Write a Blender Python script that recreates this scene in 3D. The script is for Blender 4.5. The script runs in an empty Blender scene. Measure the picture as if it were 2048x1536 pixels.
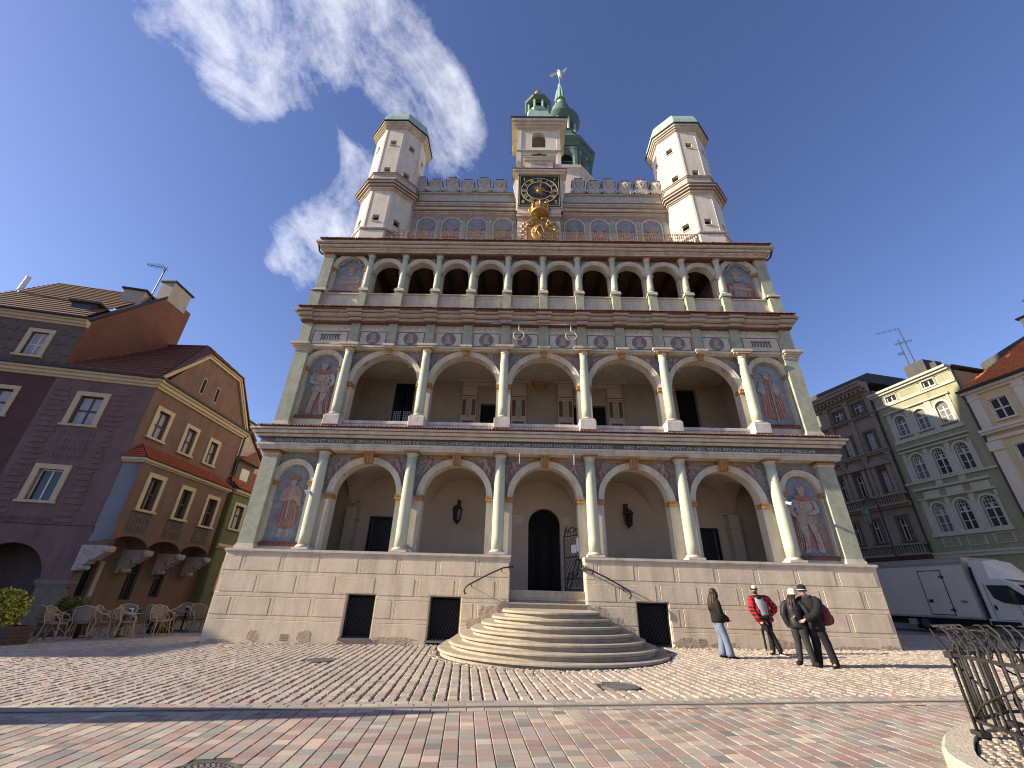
import bpy, bmesh, math, random
import numpy as np
from mathutils import Vector, Matrix
random.seed(11); NR = np.random.RandomState(5)
SC = bpy.context.scene; COL = SC.collection
PI = math.pi; R = math.radians

# ---------------------------------------------------------------- camera
cam_d = bpy.data.cameras.new('camera'); cam = bpy.data.objects.new('camera', cam_d); COL.objects.link(cam)
cam_d.sensor_fit = 'HORIZONTAL'; cam_d.sensor_width = 36; cam_d.lens = 838.28/2048*36
cam_d.clip_start = .05; cam_d.clip_end = 3000
def cam_axes(p, y, r):
    cy, sy, cp, sp = math.cos(y), math.sin(y), math.cos(p), math.sin(p)
    fw = Vector((sy*cp, cy*cp, sp)); rt = Vector((cy, -sy, 0)); up = rt.cross(fw)
    cr, sr = math.cos(r), math.sin(r)
    return cr*rt+sr*up, -sr*rt+cr*up, fw
_r, _u, _f = cam_axes(.465607, -.0198123, .0282617)
cam.matrix_world = Matrix(((_r.x, _u.x, -_f.x, -1.0637), (_r.y, _u.y, -_f.y, -16.3895), (_r.z, _u.z, -_f.z, 1.4288), (0, 0, 0, 1)))
SC.camera = cam
SC.render.resolution_x = 1024; SC.render.resolution_y = 768
SC.view_settings.view_transform = 'Standard'; SC.view_settings.look = 'None'
SC.view_settings.exposure = 0.95; SC.view_settings.gamma = 1
SC.cycles.max_bounces = 8; SC.cycles.diffuse_bounces = 6; SC.cycles.use_denoising = True; SC.cycles.filter_width = 1.1

# ---------------------------------------------------------------- sun and sky
SUN = Vector((1, .135, -.45)).normalized()          # the way the light travels
sl = bpy.data.lights.new('sun', 'SUN'); sun = bpy.data.objects.new('sun', sl); COL.objects.link(sun)
sl.energy = 5.0; sl.angle = R(.53); sl.color = (1, .87, .68)
sun.rotation_euler = SUN.to_track_quat('-Z', 'Y').to_euler(); sun.location = (-60, -10, 60)
W = bpy.data.worlds.new('World'); SC.world = W; W.use_nodes = True
nt = W.node_tree; nt.nodes.clear()
def nd(t, typ, **kw):
    n = t.nodes.new(typ)
    for k, v in kw.items(): setattr(n, k, v)
    return n
def mth(t, op, a, b=None, c=None, clamp=False):
    n = t.nodes.new('ShaderNodeMath'); n.operation = op; n.use_clamp = clamp
    for i, x in enumerate((a, b, c)):
        if x is None: continue
        if hasattr(x, 'links'): t.links.new(x, n.inputs[i])
        else: n.inputs[i].default_value = x
    return n.outputs[0]
def dotc(t, vec, k):
    n = t.nodes.new('ShaderNodeVectorMath'); n.operation = 'DOT_PRODUCT'
    t.links.new(vec, n.inputs[0]); n.inputs[1].default_value = k
    return n.outputs['Value']
sky = nd(nt, 'ShaderNodeTexSky', sky_type='NISHITA', sun_disc=False)
sky.sun_elevation = math.asin(-SUN.z); sky.sun_rotation = math.atan2(-SUN.x, -SUN.y)
sky.air_density = 1.0; sky.dust_density = .55; sky.ozone_density = 2.2; sky.altitude = 60
tc = nd(nt, 'ShaderNodeTexCoord'); N = tc.outputs['Generated']
# clouds live on a far tangent plane seen 45 degrees up, above the hall: q east, s up
a_, b_, c_ = (1, 0, 0), (0, -.7071, .7071), (0, .7071, .7071)
den = mth(nt, 'MAXIMUM', dotc(nt, N, c_), .05)
q = mth(nt, 'DIVIDE', dotc(nt, N, a_), den); s = mth(nt, 'DIVIDE', dotc(nt, N, b_), den)
cv = nd(nt, 'ShaderNodeCombineXYZ'); nt.links.new(q, cv.inputs[0]); nt.links.new(s, cv.inputs[1])
mp = nd(nt, 'ShaderNodeMapping'); mp.inputs['Rotation'].default_value = (0, 0, R(56)); mp.inputs['Scale'].default_value = (1, 1, 1)
nt.links.new(cv.outputs[0], mp.inputs[0])
n1 = nd(nt, 'ShaderNodeTexNoise'); n1.inputs['Scale'].default_value = 4.2; n1.inputs['Detail'].default_value = 12; n1.inputs['Roughness'].default_value = .66; n1.inputs['Distortion'].default_value = .9
mp2 = nd(nt, 'ShaderNodeMapping'); mp2.inputs['Scale'].default_value = (1, 1.8, 1); nt.links.new(mp.outputs[0], mp2.inputs[0]); nt.links.new(mp2.outputs[0], n1.inputs['Vector'])
n2 = nd(nt, 'ShaderNodeTexNoise'); n2.inputs['Scale'].default_value = 11; n2.inputs['Detail'].default_value = 10; n2.inputs['Roughness'].default_value = .68
nt.links.new(cv.outputs[0], n2.inputs['Vector'])
CLOUDS = []   # (q, s, angle, long, short, weight) filled below
CLOUDS += [(-.62, .41, -20, .17, .11, 1.05), (-.44, .46, -10, .24, .11, .95), (-.31, .37, -50, .20, .11, 1.05), (-.19, .22, -58, .17, .075, 1.0), (-.62, .29, -40, .06, .04, .85),
           (-.53, .27, 30, .08, .05, .9), (-.46, 0, 20, .14, .115, 1.5), (-.36, .15, 60, .055, .04, 1.05), (-.13, .28, -60, .09, .045, .9), (-.40, .22, -45, .13, .03, .5), (-.57, -.04, 40, .04, .04, .5)]
mask = None
for (cq, cs, an, lo, sh, w) in CLOUDS:
    ca, sa = math.cos(R(an)), math.sin(R(an))
    dq = mth(nt, 'SUBTRACT', q, cq); ds = mth(nt, 'SUBTRACT', s, cs)
    e1 = mth(nt, 'ADD', mth(nt, 'MULTIPLY', dq, ca/lo), mth(nt, 'MULTIPLY', ds, sa/lo))
    e2 = mth(nt, 'ADD', mth(nt, 'MULTIPLY', dq, -sa/sh), mth(nt, 'MULTIPLY', ds, ca/sh))
    rr = mth(nt, 'ADD', mth(nt, 'MULTIPLY', e1, e1), mth(nt, 'MULTIPLY', e2, e2))
    g = mth(nt, 'MULTIPLY', mth(nt, 'EXPONENT', mth(nt, 'MULTIPLY', rr, -1.0)), w)
    mask = g if mask is None else mth(nt, 'ADD', mask, g)
mask = mth(nt, 'MINIMUM', mask, 1.15)
nz = mth(nt, 'ADD', mth(nt, 'MULTIPLY', n1.outputs[0], .62), mth(nt, 'MULTIPLY', n2.outputs[0], .48))
dens = mth(nt, 'SUBTRACT', mth(nt, 'MULTIPLY', mask, .84), mth(nt, 'MULTIPLY', mth(nt, 'SUBTRACT', .85, nz), 2.25))
dens = mth(nt, 'MULTIPLY', mth(nt, 'MAXIMUM', dens, 0), 1.0, clamp=True)
mixc = nd(nt, 'ShaderNodeMix', data_type='RGBA'); nt.links.new(dens, mixc.inputs['Factor'])
tint = nd(nt, 'ShaderNodeMix', data_type='RGBA', blend_type='MULTIPLY'); tint.inputs['Factor'].default_value = 1
tint.inputs['B'].default_value = (.95, .93, 1.22, 1)
nt.links.new(sky.outputs[0], tint.inputs['A'])
nt.links.new(tint.outputs['Result'], mixc.inputs['A']); mixc.inputs['B'].default_value = (8.6, 8.6, 9.2, 1)
bg = nd(nt, 'ShaderNodeBackground'); bg.inputs['Strength'].default_value = .078
nt.links.new(mixc.outputs['Result'], bg.inputs[0])
out = nd(nt, 'ShaderNodeOutputWorld'); nt.links.new(bg.outputs[0], out.inputs[0])

# ---------------------------------------------------------------- materials
MATS = {}
def mat(name, col, rough=.85, var=.18, scale=2.5, bump=.0, bscale=40, metal=0., spec=.3, streak=0., col2=None, dscale=18, stain=0.):
    """plain procedural surface: two noises shift the colour, a third gives the grain"""
    if name in MATS: return MATS[name]
    m = bpy.data.materials.new(name); m.use_nodes = True; t = m.node_tree; b = t.nodes['Principled BSDF']
    b.inputs['Roughness'].default_value = rough; b.inputs['Metallic'].default_value = metal; b.inputs['Specular IOR Level'].default_value = spec
    tcn = nd(t, 'ShaderNodeTexCoord')
    a = nd(t, 'ShaderNodeTexNoise'); a.inputs['Scale'].default_value = scale; a.inputs['Detail'].default_value = 6; a.inputs['Roughness'].default_value = .65
    t.links.new(tcn.outputs['Object'], a.inputs['Vector'])
    b2 = nd(t, 'ShaderNodeTexNoise'); b2.inputs['Scale'].default_value = dscale; b2.inputs['Detail'].default_value = 4
    if streak:
        mpn = nd(t, 'ShaderNodeMapping'); mpn.inputs['Scale'].default_value = (1, 1, .12)
        t.links.new(tcn.outputs['Object'], mpn.inputs[0]); t.links.new(mpn.outputs[0], b2.inputs['Vector'])
        b2.inputs['Scale'].default_value = 4
    else: t.links.new(tcn.outputs['Object'], b2.inputs['Vector'])
    f = mth(t, 'ADD', mth(t, 'MULTIPLY', a.outputs[0], .65), mth(t, 'MULTIPLY', b2.outputs[0], .35 if not streak else .35+streak))
    f = mth(t, 'MULTIPLY', mth(t, 'SUBTRACT', f, .32), 2.6, clamp=True)
    mx = nd(t, 'ShaderNodeMix', data_type='RGBA'); t.links.new(f, mx.inputs['Factor'])
    c2 = col2 or tuple(min(1, x*(1+var)) for x in col); c1 = tuple(x*(1-var) for x in col) if not col2 else col
    mx.inputs['A'].default_value = (*c1, 1); mx.inputs['B'].default_value = (*c2, 1)
    res = mx.outputs['Result']
    if stain:      # blotchy weathering and rain runs with shapes of their own
        mq = nd(t, 'ShaderNodeMapping'); mq.inputs['Scale'].default_value = (2.6, 2.6, .55); t.links.new(tcn.outputs['Object'], mq.inputs[0])
        s1 = nd(t, 'ShaderNodeTexNoise'); s1.inputs['Scale'].default_value = 1.0; s1.inputs['Detail'].default_value = 9; s1.inputs['Roughness'].default_value = .7; t.links.new(mq.outputs[0], s1.inputs['Vector'])
        s2 = nd(t, 'ShaderNodeTexNoise'); s2.inputs['Scale'].default_value = 14; s2.inputs['Detail'].default_value = 6; t.links.new(tcn.outputs['Object'], s2.inputs['Vector'])
        k = mth(t, 'MULTIPLY', mth(t, 'SUBTRACT', mth(t, 'ADD', mth(t, 'MULTIPLY', s1.outputs[0], .8), mth(t, 'MULTIPLY', s2.outputs[0], .2)), .50), 5.0, clamp=True)
        k = mth(t, 'SUBTRACT', 1.0, mth(t, 'MULTIPLY', k, stain)); vs_ = nd(t, 'ShaderNodeVectorMath', operation='SCALE'); t.links.new(res, vs_.inputs[0]); t.links.new(k, vs_.inputs['Scale']); res = vs_.outputs[0]
    t.links.new(res, b.inputs['Base Color'])
    if bump:
        n3 = nd(t, 'ShaderNodeTexNoise'); n3.inputs['Scale'].default_value = bscale; n3.inputs['Detail'].default_value = 5
        t.links.new(tcn.outputs['Object'], n3.inputs['Vector'])
        bp = nd(t, 'ShaderNodeBump'); bp.inputs['Strength'].default_value = bump; bp.inputs['Distance'].default_value = .02
        t.links.new(n3.outputs[0], bp.inputs['Height']); t.links.new(bp.outputs[0], b.inputs['Normal'])
    MATS[name] = m
    return m
def mat_attr(name, rough=.8, bump=.4, bscale=45, var=.25):
    m = bpy.data.materials.new(name); m.use_nodes = True; t = m.node_tree; b = t.nodes['Principled BSDF']
    b.inputs['Roughness'].default_value = rough; b.inputs['Specular IOR Level'].default_value = .35
    at = nd(t, 'ShaderNodeAttribute'); at.attribute_name = 'Col'
    tcn = nd(t, 'ShaderNodeTexCoord')
    a = nd(t, 'ShaderNodeTexNoise'); a.inputs['Scale'].default_value = 22; a.inputs['Detail'].default_value = 6; a.inputs['Roughness'].default_value = .7
    a2 = nd(t, 'ShaderNodeTexNoise'); a2.inputs['Scale'].default_value = .7; a2.inputs['Detail'].default_value = 5
    for x in (a, a2): t.links.new(tcn.outputs['Object'], x.inputs['Vector'])
    k = mth(t, 'ADD', mth(t, 'MULTIPLY', a.outputs[0], var*2), mth(t, 'ADD', mth(t, 'MULTIPLY', a2.outputs[0], .5), 1-var-.25))
    vm = nd(t, 'ShaderNodeVectorMath', operation='SCALE'); t.links.new(at.outputs['Color'], vm.inputs[0]); t.links.new(k, vm.inputs['Scale'])
    t.links.new(vm.outputs[0], b.inputs['Base Color'])
    n3 = nd(t, 'ShaderNodeTexNoise'); n3.inputs['Scale'].default_value = bscale; n3.inputs['Detail'].default_value = 6
    t.links.new(tcn.outputs['Object'], n3.inputs['Vector'])
    bp = nd(t, 'ShaderNodeBump'); bp.inputs['Strength'].default_value = bump; bp.inputs['Distance'].default_value = .015
    t.links.new(n3.outputs[0], bp.inputs['Height']); t.links.new(bp.outputs[0], b.inputs['Normal'])
    return m
def mat_glass(name, col=(.02, .024, .03), rough=.06):
    m = bpy.data.materials.new(name); m.use_nodes = True; t = m.node_tree; b = t.nodes['Principled BSDF']
    b.inputs['Base Color'].default_value = (*col, 1); b.inputs['Roughness'].default_value = rough; b.inputs['Specular IOR Level'].default_value = .6
    tcn = nd(t, 'ShaderNodeTexCoord'); n3 = nd(t, 'ShaderNodeTexNoise'); n3.inputs['Scale'].default_value = 1.6
    t.links.new(tcn.outputs['Object'], n3.inputs['Vector'])
    bp = nd(t, 'ShaderNodeBump'); bp.inputs['Strength'].default_value = .05; bp.inputs['Distance'].default_value = .05
    t.links.new(n3.outputs[0], bp.inputs['Height']); t.links.new(bp.outputs[0], b.inputs['Normal'])
    MATS[name] = m
    return m

# ---------------------------------------------------------------- mesh builder
WL = {}
def wl(o): return WL.get(o.name, Vector((0, 0, 0))) if o else Vector((0, 0, 0))
def tag(o, label=None, cat=None, group=None, kind=None):
    if label: o['label'] = label
    if cat: o['category'] = cat
    if group: o['group'] = group
    if kind: o['kind'] = kind
    return o
def empty(name, loc=(0, 0, 0), label=None, cat=None, group=None):
    o = bpy.data.objects.new(name, None); COL.objects.link(o); o.location = loc; o.empty_display_size = .2
    WL[o.name] = Vector(loc); return tag(o, label, cat, group)
def put(o, parent):
    COL.objects.link(o)
    if parent:
        o.parent = parent; o.location = -wl(parent); WL[o.name] = Vector((0, 0, 0))
    return o
class MB:
    def __init__(s, X=None): s.v = []; s.f = []; s.m = []; s.s = []; s.X = X; s.mi = 0; s.sm = False
    def add(s, vs, fs):
        b = len(s.v)
        s.v += [tuple(s.X(*p)) for p in vs] if s.X else [tuple(p) for p in vs]
        for f in fs: s.f.append([b+i for i in f]); s.m.append(s.mi); s.s.append(s.sm)
        return s
    def box(s, x0, x1, y0, y1, z0, z1):
        return s.add([(x0, y0, z0), (x1, y0, z0), (x1, y1, z0), (x0, y1, z0), (x0, y0, z1), (x1, y0, z1), (x1, y1, z1), (x0, y1, z1)],
                     [(0, 3, 2, 1), (4, 5, 6, 7), (0, 1, 5, 4), (1, 2, 6, 5), (2, 3, 7, 6), (3, 0, 4, 7)])
    def bbox(s, x0, x1, y0, y1, z0, z1, b=.01):
        """box with the top and front edges chamfered (front is -y)"""
        s.add([(x0, y1, z0), (x1, y1, z0), (x1, y1, z1), (x0, y1, z1), (x0, y0+b, z0), (x1, y0+b, z0), (x1, y0+b, z1), (x0, y0+b, z1),
               (x0+b, y0, z0+b), (x1-b, y0, z0+b), (x1-b, y0, z1-b), (x0+b, y0, z1-b)],
              [(0, 1, 2, 3), (0, 4, 5, 1), (1, 5, 6, 2), (2, 6, 7, 3), (3, 7, 4, 0), (4, 8, 9, 5), (5, 9, 10, 6), (6, 10, 11, 7), (7, 11, 8, 4), (8, 11, 10, 9)])
        return s
    def prism(s, poly, a0, a1, ax='y'):
        """polygon extruded along an axis: 'y' polygon in (x,z), 'x' polygon in (y,z), 'z' polygon in (x,y)"""
        g = {'y': lambda p, a: (p[0], a, p[1]), 'x': lambda p, a: (a, p[0], p[1]), 'z': lambda p, a: (p[0], p[1], a)}[ax]
        n = len(poly)
        return s.add([g(p, a0) for p in poly]+[g(p, a1) for p in poly],
                     [tuple(range(n)), tuple(range(2*n-1, n-1, -1))]+[(i, n+i, n+(i+1) % n, (i+1) % n) for i in range(n)])
    def strip(s, A, B, closed=False):
        n = len(A); k = n if closed else n-1
        return s.add(list(A)+list(B), [(i, (i+1) % n, n+(i+1) % n, n+i) for i in range(k)])
    def rings(s, rs, closed=True, cap0=True, cap1=True):
        n = len(rs[0]); fs = []
        for k in range(len(rs)-1):
            for i in range(n if closed else n-1): fs.append((k*n+i, k*n+(i+1) % n, (k+1)*n+(i+1) % n, (k+1)*n+i))
        if cap0: fs.append(tuple(range(n-1, -1, -1)))
        if cap1: fs.append(tuple(range((len(rs)-1)*n, len(rs)*n)))
        return s.add([p for r in rs for p in r], fs)
    def lathe(s, cx, cy, prof, n=16, rot=0., a0=0., a1=2*PI):
        full = abs(a1-a0-2*PI) < 1e-6; k = n if full else n+1
        rs = [[(cx+r*math.cos(rot+a0+(a1-a0)*i/n), cy+r*math.sin(rot+a0+(a1-a0)*i/n), z) for i in range(k)] for r, z in prof]
        return s.rings(rs, closed=full)
    def tube(s, pts, r, n=6, caps=True):
        pts = [Vector(p) for p in pts]; rs = []
        rad = r if isinstance(r, (list, tuple)) else [r]*len(pts)
        ref = None
        for i, p in enumerate(pts):
            d = (pts[min(i+1, len(pts)-1)]-pts[max(i-1, 0)])
            d = d.normalized() if d.length > 1e-9 else Vector((0, 0, 1))
            if ref is None: ref = d.orthogonal().normalized()
            a = (ref-d*ref.dot(d)); a = a.normalized() if a.length > 1e-6 else d.orthogonal().normalized(); ref = a; b = d.cross(a)
            rs.append([tuple(p+rad[i]*(math.cos(2*PI*j/n)*a+math.sin(2*PI*j/n)*b)) for j in range(n)])
        return s.rings(rs, True, caps, caps)
    def ell(s, c, r, nu=10, nv=6, M=None):
        c = Vector(c); rx, ry, rz = r if isinstance(r, (tuple, list)) else (r, r, r)
        rs = []
        for k in range(nv+1):
            t = PI*(k/nv)*.998+.003
            ring = []
            for i in range(nu):
                p = Vector((rx*math.sin(t)*math.cos(2*PI*i/nu), ry*math.sin(t)*math.sin(2*PI*i/nu), -rz*math.cos(t)))
                ring.append(tuple(c+(M@p if M else p)))
            rs.append(ring)
        return s.rings(rs)
    def build(s, name, mats, parent=None, fix=True):
        me = bpy.data.meshes.new(name); me.from_pydata(s.v, [], s.f)
        for m in (mats if isinstance(mats, (list, tuple)) else [mats]): me.materials.append(m)
        me.polygons.foreach_set('material_index', s.m); me.polygons.foreach_set('use_smooth', s.s)
        if fix:
            bm = bmesh.new(); bm.from_mesh(me); bmesh.ops.recalc_face_normals(bm, faces=bm.faces); bm.to_mesh(me); bm.free()
        me.update()
        return put(bpy.data.objects.new(name, me), parent)
def copy_tree(o, parent=None):
    c = o.copy(); COL.objects.link(c); WL[c.name] = wl(o)
    if parent: c.parent = parent
    for ch in list(o.children): copy_tree(ch, c)
    return c
def place(o, loc, rz=0., scale=None):
    o.location = loc; o.rotation_euler = (0, 0, rz)
    if scale: o.scale = (scale,)*3 if not isinstance(scale, tuple) else scale
    WL[o.name] = Vector(loc); return o
def arc(cx, cz, r, a0, a1, n): return [(cx+r*math.cos(a0+(a1-a0)*i/n), cz+r*math.sin(a0+(a1-a0)*i/n)) for i in range(n+1)]
def arch_hole(cx, half, zb, zs, r, n=20):
    """outline of an arched opening, from lower left round to lower right"""
    return [(cx-r, zb)]+arc(cx, zs, r, PI, 0, n)+[(cx+r, zb)]
def text_bm(mb, txt, size, fn, width=None, depth=.006, align='CENTER'):
    """flat lettering added to a builder; fn maps (x along, y up, depth) to the world"""
    cu = bpy.data.curves.new('lettering', 'FONT'); cu.body = txt; cu.size = size; cu.align_x = align; cu.align_y = 'CENTER'; cu.extrude = depth; cu.resolution_u = 2
    o = bpy.data.objects.new('lettering', cu); COL.objects.link(o)
    me = bpy.data.meshes.new_from_object(o.evaluated_get(bpy.context.evaluated_depsgraph_get()))
    vs = np.empty(len(me.vertices)*3); me.vertices.foreach_get('co', vs); vs = vs.reshape(-1, 3)
    k = 1.
    if width and len(vs): k = width/max(1e-6, vs[:, 0].max()-vs[:, 0].min())
    X0 = mb.X; mb.X = None
    mb.add([fn(p[0]*k, p[1], p[2]) for p in vs], [tuple(p.vertices) for p in me.polygons]); mb.X = X0
    bpy.data.objects.remove(o); bpy.data.curves.remove(cu); bpy.data.meshes.remove(me)
def zg(x): return -.0153+.01555*max(-18, min(18, x))
# ================================================================ palette
M_ = {}
M_['plinth'] = mat('plinth_plaster', (.61, .50, .35), var=.2, scale=1.3, bump=.3, bscale=22, streak=.2, stain=.2)
M_['plaster'] = mat('pale_plaster', (.54, .485, .385), stain=.3, var=.16, scale=1.4, bump=.12, streak=.15)
M_['moulding'] = mat('moulding_plaster', (.53, .475, .375), stain=.35, var=.18, scale=2, bump=.12, streak=.15)
M_['pinkish'] = mat('pink_grey_moulding', (.45, .385, .32), stain=.35, var=.2, scale=2, bump=.12)
M_['column'] = mat('green_grey_column', (.46, .475, .365), stain=.18, var=.14, scale=2.2, bump=.12, streak=.2)
M_['pilaster'] = mat('mottled_green_pilaster', (.35, .365, .27), stain=.3, var=.25, scale=3, bump=.1)
M_['white'] = mat('white_tower_plaster', (.62, .56, .46), stain=.22, var=.12, scale=1.2, bump=.1, streak=.2)
M_['greyrel'] = mat('grey_relief', (.46, .43, .37), var=.3, scale=6, bump=.9, bscale=14)
M_['mural'] = mat('blue_grey_mural', (.25, .27, .285), var=.3, scale=3, stain=.25)
M_['spandrel'] = mat('dark_painted_spandrel', (.11, .11, .11), col2=(.42, .39, .35), scale=3.6, bump=.9, bscale=8, dscale=10)
M_['medbg'] = mat('medallion_ground', (.13, .14, .145), col2=(.22, .22, .21), scale=5)
M_['leaded'] = mat('leaded_roundel_glass', (.42, .47, .55), rough=.3)  # leaded roundels with the sky's reflection painted into their colour
M_['figure'] = mat('painted_figure_grey', (.33, .31, .28), var=.35, scale=7)
M_['figpink'] = mat('painted_figure_pink', (.36, .25, .21), var=.35, scale=6)
M_['figred'] = mat('painted_figure_red', (.33, .15, .115), var=.35, scale=5)
M_['figskin'] = mat('painted_figure_skin', (.42, .29, .21), var=.25, scale=8)
M_['ochre'] = mat('ochre_trim', (.40, .21, .075), var=.25, scale=6)
M_['redtrim'] = mat('red_brown_trim', (.16, .085, .062), var=.25, scale=5)
M_['tile'] = mat('red_roof_tile', (.19, .088, .06), var=.45, scale=5, bump=.3)
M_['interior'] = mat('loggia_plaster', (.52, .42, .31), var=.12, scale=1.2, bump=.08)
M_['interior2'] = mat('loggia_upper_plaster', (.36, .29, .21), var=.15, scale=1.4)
M_['wood'] = mat('dark_timber', (.05, .034, .024), var=.35, scale=4)
M_['doorshade'] = mat('black_brown_door', (.018, .014, .012), var=.3)  # near-black strips painted for the shade inside the open entrance
M_['dark'] = mat('dark_void', (.008, .008, .009), var=.2)
M_['iron'] = mat('black_iron', (.02, .02, .021), rough=.5, var=.3, spec=.5)
M_['steel'] = mat('grey_steel', (.2, .2, .2), rough=.4, metal=.6)
M_['copper'] = mat('green_copper', (.20, .32, .255), col2=(.35, .48, .40), rough=.7, scale=2.5, streak=.3)
M_['copperdk'] = mat('dark_copper', (.07, .12, .10), col2=(.14, .22, .18), rough=.6, scale=2)
M_['gold'] = mat('gilding', (.46, .28, .085), rough=.42, metal=.5, var=.2, spec=.5)
M_['goldpaint'] = mat('gold_paint', (.60, .50, .24), rough=.6, var=.12)
M_['clock'] = mat('black_clock_board', (.022, .027, .026), rough=.55, var=.4)
M_['stone'] = mat('stair_stone', (.38, .325, .245), stain=.25, var=.2, scale=2.4, bump=.3, bscale=28, dscale=9)
M_['worn'] = mat('bare_masonry', (.36, .275, .19), col2=(.52, .41, .29), scale=9, bump=1.0, bscale=9)
M_['whitestone'] = mat('weathered_white_stone', (.52, .48, .42), stain=.35, var=.3, scale=3, bump=.3, streak=.25)
M_['lettering'] = mat('inscription_paint', (.50, .50, .45), var=.2)
M_['friezebg'] = mat('inscription_ground', (.12, .135, .125), var=.25, scale=4)
M_['glass'] = mat_glass('window_glass')
M_['paper'] = mat('white_paper', (.75, .75, .74), var=.03)
M_['greymetal'] = mat('grey_painted_metal', (.40, .395, .37), rough=.5)
M_['whitemetal'] = mat('white_metal', (.68, .68, .66), rough=.45, var=.08)
def MM(*k): return [M_[x] for x in k]

# ================================================================ town hall
HALL = empty('town_hall', (0, 0, -.02), 'Renaissance town hall with three tiers of painted arcades, two white turrets and a clock', 'town hall')
def hp(mb, name, mats, parent=None): return mb.build(name, mats, parent or HALL)
BX = [-6.98, -3.49, 0, 3.49, 6.98]; CX1 = [k*3.49 for k in (-2.5, -1.5, -.5, .5, 1.5, 2.5)]

# ---- plinth with incised ashlar blocks
OPEN = [(-6.73, -5.77, -.2, 1.31), (-3.92, -2.89, -.2, 1.31), (2.98, 4.03, -.2, 1.31)]
m = MB()
def wall_cells(mb, a0, a1, z0, z1, holes, f0, f1, reveal=True):
    """front faces round rectangular holes (a along, z up) at depth f0, reveals back to f1; arches are filled in"""
    A = sorted({a0, a1, *[x for h in holes for x in h[:2]]}); Z = sorted({z0, z1, *[x for h in holes for x in h[2:4]]})
    A = [x for x in A if a0 <= x <= a1]; Z = [x for x in Z if z0 <= x <= z1]
    for i in range(len(A)-1):
        for k in range(len(Z)-1):
            ca, cz = (A[i]+A[i+1])/2, (Z[k]+Z[k+1])/2
            if any(h[0] < ca < h[1] and h[2] < cz < h[3] for h in holes): continue
            mb.add([(A[i], f0, Z[k]), (A[i+1], f0, Z[k]), (A[i+1], f0, Z[k+1]), (A[i], f0, Z[k+1])], [(0, 1, 2, 3)])
    for h in holes:
        if len(h) > 4 and h[4]:
            r = (h[1]-h[0])/2; cx = (h[0]+h[1])/2; zs = h[3]-r
            c = arc(cx, zs, r, PI, 0, 14)
            L = c[:8]; Rr = c[7:]
            mb.add([(h[0], f0, h[3])]+[(x, f0, z) for x, z in L], [tuple(range(9))])
            mb.add([(h[1], f0, h[3])]+[(x, f0, z) for x, z in Rr[::-1]], [tuple(range(9))])
            outl = [(h[0], h[2])]+c+[(h[1], h[2])]
        else: outl = [(h[0], h[2]), (h[0], h[3]), (h[1], h[3]), (h[1], h[2])]
        if reveal: mb.strip([(x, f0, z) for x, z in outl], [(x, f1, z) for x, z in outl], closed=True)
DO = (-1.27, 1.33)
wall_cells(m, -11.27, DO[0], -.6, 2.56, OPEN[:2], -.6, -.3); wall_cells(m, DO[1], 11.27, -.6, 2.56, OPEN[2:], -.6, -.3)
for x in (-11.27, DO[0], DO[1], 11.27): m.add([(x, -.6, -.6), (x, 1.0 if abs(x) < 5 else 3.0, -.6), (x, 1.0 if abs(x) < 5 else 3.0, 2.56), (x, -.6, 2.56)], [(0, 1, 2, 3)])
def clip_blocks(x0, x1, z0, z1, f):
    cuts = [(x0, x1, z0, z1)]
    for o in [(-1.6, 1.6, -1, 2.58)][:0]+[(a-.03, b+.03, c, d+.03) for a, b, c, d in OPEN]+[(DO[0]-.02, DO[1]+.02, -1, 3)]:
        nxt = []
        for (a, b, c, d) in cuts:
            if o[0] < b and o[1] > a and o[2] < d and o[3] > c:
                if o[3] < d-.12: nxt.append((a, b, o[3], d)); d2 = o[3]
                else: d2 = d
                if o[0]-a > .08: nxt.append((a, o[0], c, d2))
                if b-o[1] > .08: nxt.append((o[1], b, c, d2))
            else: nxt.append((a, b, c, d))
        cuts = nxt
    for (a, b, c, d) in cuts: m.bbox(max(a, -11.25), min(b, 11.25), f, -.598, c, d, .008)
rows = [(1.96, 2.47, -10.57), (1.30, 1.82, -9.88), (.62, 1.14, -10.57)]
for (z0, z1, ph) in rows:
    k0 = int((-11.3-ph)/1.362)-1
    for k in range(k0, k0+19):
        a, b = ph+1.362*k, ph+1.362*(k+1)
        if b < -11.2 or a > 11.2: continue
        clip_blocks(max(a+.082, -11.25), min(b-.082, 11.25), z0, z1, -.621+random.uniform(-.002, .002))
        if -11.2 < a < 11.2: clip_blocks(a-.064, a+.064, z0-.012, z1+.012, -.615)
for z in (1.88, 1.22, .54): clip_blocks(-11.25, 11.25, z-.056, z+.056, -.613)
clip_blocks(-11.25, 11.25, -.5, .47, -.62)
hp(m, 'plinth', MM('plinth'))
m = MB()     # worn patches where the render has come off, low down and beside the stairs
def blob(cx, cz, rx, rz, f, n=17, j=.45):
    pts = [(cx+rx*math.cos(2*PI*i/n)*random.uniform(1-j, 1), cz+rz*math.sin(2*PI*i/n)*random.uniform(1-j, 1)) for i in range(n)]
    m.prism(pts, f, f+.02)
for (x, z, rx, rz) in ((-9.6, .02, .28, .2), (-7.9, .05, .3, .24), (-5.0, .0, .9, .16), (-6.1, -.05, .8, .12), (1.75, .95, .3, .3), (2.2, .65, .45, .28), (2.55, .3, .5, .35), (-1.9, .85, .4, .3), (-2.35, .5, .4, .3), (-1.5, 1.1, .25, .2), (4.6, .14, .7, .22), (5.6, .13, .6, .16), (7.5, .2, .5, .2), (8.2, .17, .45, .2), (9.8, .16, .9, .1), (-10.7, -.17, .5, .1), (10.9, .2, .35, .1)):
    m = MB(); blob(x, z, rx, rz, -.6235); hp(m, 'bare_patch', MM('worn'))
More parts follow.
